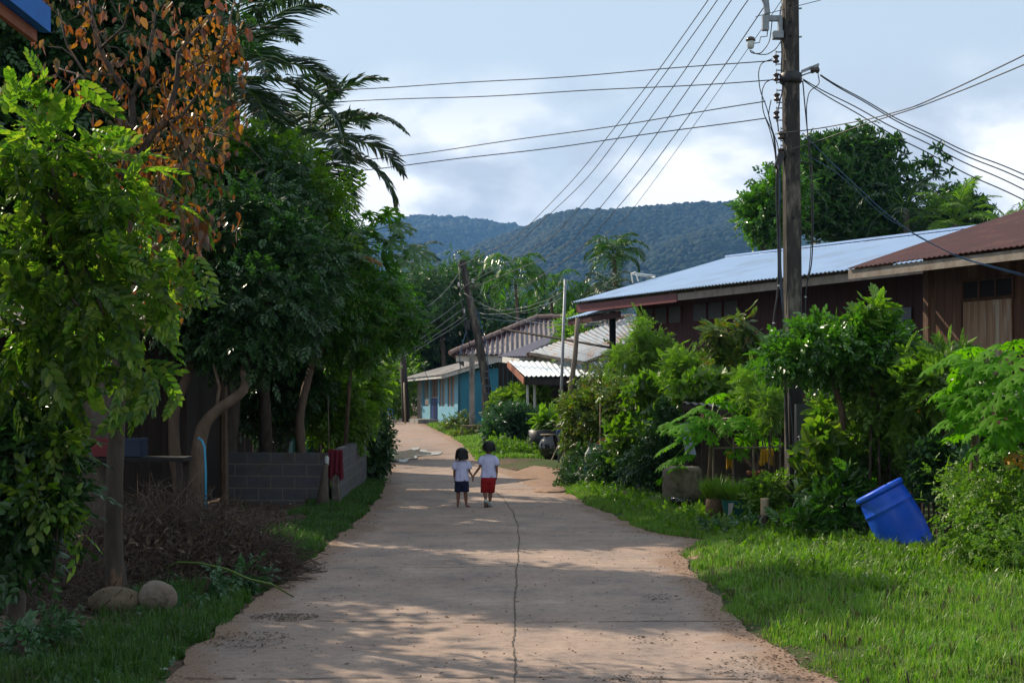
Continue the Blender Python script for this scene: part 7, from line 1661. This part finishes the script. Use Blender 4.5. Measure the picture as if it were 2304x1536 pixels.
    for sd_ in ('L', 'R'):
        g = -1 if sd_ == 'L' else 1; a = J['arm' + sd_]; s0 = np.array([g * .055, -.004, .738]); s1 = np.array(a[0]) ; s2 = s1 + (np.array(a[1]) - s1) * .55; s1 = s1 + (0, 0, .008)
        mb.tube([w(s0), w((s0 + s1) / 2 + (0, 0, .012)), w(s1), w((s1 + s2) / 2), w(s2)], [.040 * S, .048 * S, .050 * S, .050 * S, .054 * S], 16)
    mb.build('shirt', shirt_mt, t, True)
    # shorts
    mb = MB(); V, F_ = smooth_rings('', [(w(c), rx * S, ry * S) for c, rx, ry in (((0, 0, .50), .098, .080), ((0, 0, .46), .106, .086), ((0, 0, .42), .112, .090), ((0, 0, .385), .113, .090), ((0, 0, .365), .10, .075))], None, None, n=28, fold=.02, closed_top=True, closed_bot=True); mb.add(V, F_)
    for sd_ in ('L', 'R'):
        g = -1 if sd_ == 'L' else 1; a = J['leg' + sd_]; h0 = np.array(a[0]) + (g * .008, 0, -.02); kn = np.array(a[1]); dr = kn - h0; dr /= np.linalg.norm(dr)
        mb.tube([w(h0 + (0, 0, .03)), w(h0 + dr * .05), w(h0 + dr * .11), w(h0 + dr * shorts_len)], [.056 * S, .064 * S, .064 * S, .068 * S], 18)
    mb.build('shorts', short_mt, t, True)
    if shoes:
        for sd_ in ('L', 'R'):
            a = J['leg' + sd_]; an = np.array(a[2]); he = np.array(a[3]); to = np.array(a[4]); dr = to - he; dr /= np.linalg.norm(dr)
            sh = MB().tube([w(an + (0, -.004, .03)), w(an + (0, -.006, 0)), w(he + (to - he) * .0 + (0, 0, .006)), w(he + (to - he) * .55), w(to + dr * .012)], [.026 * S, .031 * S, .034 * S, .033 * S, .022 * S], 12, flat=1.0).build('shoe', M['shoe'], t, True)
            sv = he - dr * .03; n_ = np.cross(dr, [1., 0, 0]); n_ /= np.linalg.norm(n_); n_ = -n_ if n_[2] > 0 else n_
            MB().tube([w(sv + n_ * .020), w(he + dr * .03 + n_ * .024), w(to + n_ * .020 + dr * .02)], [.024 * S, .032 * S, .028 * S], 12, flat=.35).build('sole', M['sole'], sh, True)
    return t
KD = 22.6
def kb(px): x = (px - CX) / F * KD; return np.array([x, KD, float(gprof(KD)) + .004])
Sg, Sb = .955, 1.06
xg, xb = kb(1039)[0], kb(1099)[0]; hx_ = (1064 - CX) / F * KD; hz = .47
gh = (hx_ - xg) / Sg; bh = (hx_ - xb) / Sb
child('smaller child with a black bob, white shirt and navy shorts, walking barefoot on the left', kb(1039), Sg,
      dict(armL=[(-.108, -.004, .69), (-.128, .005, .575), (-.122, .03, .475), (-.120, .045, .43)], armR=[(.108, -.004, .69), (.128, .0, .585), (gh - .012, .01, hz / Sg + .025), (gh + .004, .012, hz / Sg - .03)],
           legL=[(-.048, 0, .43), (-.058, .01, .25), (-.062, -.01, .045), (-.064, -.012, .018), (-.078, .085, .012)], legR=[(.048, 0, .43), (.060, .0, .25), (.075, .0, .045), (.078, .0, .018), (.135, .06, .012)], hem=.435),
      (.99, .80, .094, .098, .13), M['shirt'], M['navy_cloth'], shorts_len=.155)
child('taller child with short black hair, white shirt and red shorts, mid-step on the right', kb(1099), Sb,
      dict(armL=[(-.108, -.004, .69), (-.128, .0, .60), (bh + .012, .0, hz / Sb + .03), (bh - .006, .0, hz / Sb - .025)], armR=[(.110, -.004, .69), (.126, .0, .565), (.120, .015, .46), (.114, .02, .42)],
           legL=[(-.046, 0, .44), (-.052, .02, .25), (-.036, -.10, .095), (-.034, -.115, .075), (-.030, -.06, .012)], legR=[(.046, 0, .44), (.030, .04, .25), (.020, .05, .05), (.020, .045, .022), (.024, .13, .014)], hem=.445),
      (.995, .85, .086, .096, .03), M['shirt'], M['red_cloth'], shoes=True, shorts_len=.20, head_yaw=.75)
# ------------------------------------------------------------------ haze
HZ = MB().box((0, 2560, 196), (9000, 5360, 396)).build('haze', None); HZ['kind'] = 'stuff'; HZ['label'] = 'thin bluish air over the whole valley'
m = bpy.data.materials.new('haze_air'); m.use_nodes = True; t = m.node_tree; t.nodes.clear()
o = N(t, 'ShaderNodeOutputMaterial'); pv_ = N(t, 'ShaderNodeVolumePrincipled')
pv_.inputs['Color'].default_value = (.22, .50, 1.0, 1); pv_.inputs['Density'].default_value = 0.00014; pv_.inputs['Anisotropy'].default_value = .2
t.links.new(pv_.outputs[0], o.inputs['Volume']); HZ.data.materials.append(m)
for o in bpy.data.objects:
    if '_b' in o.keys(): del o['_b']
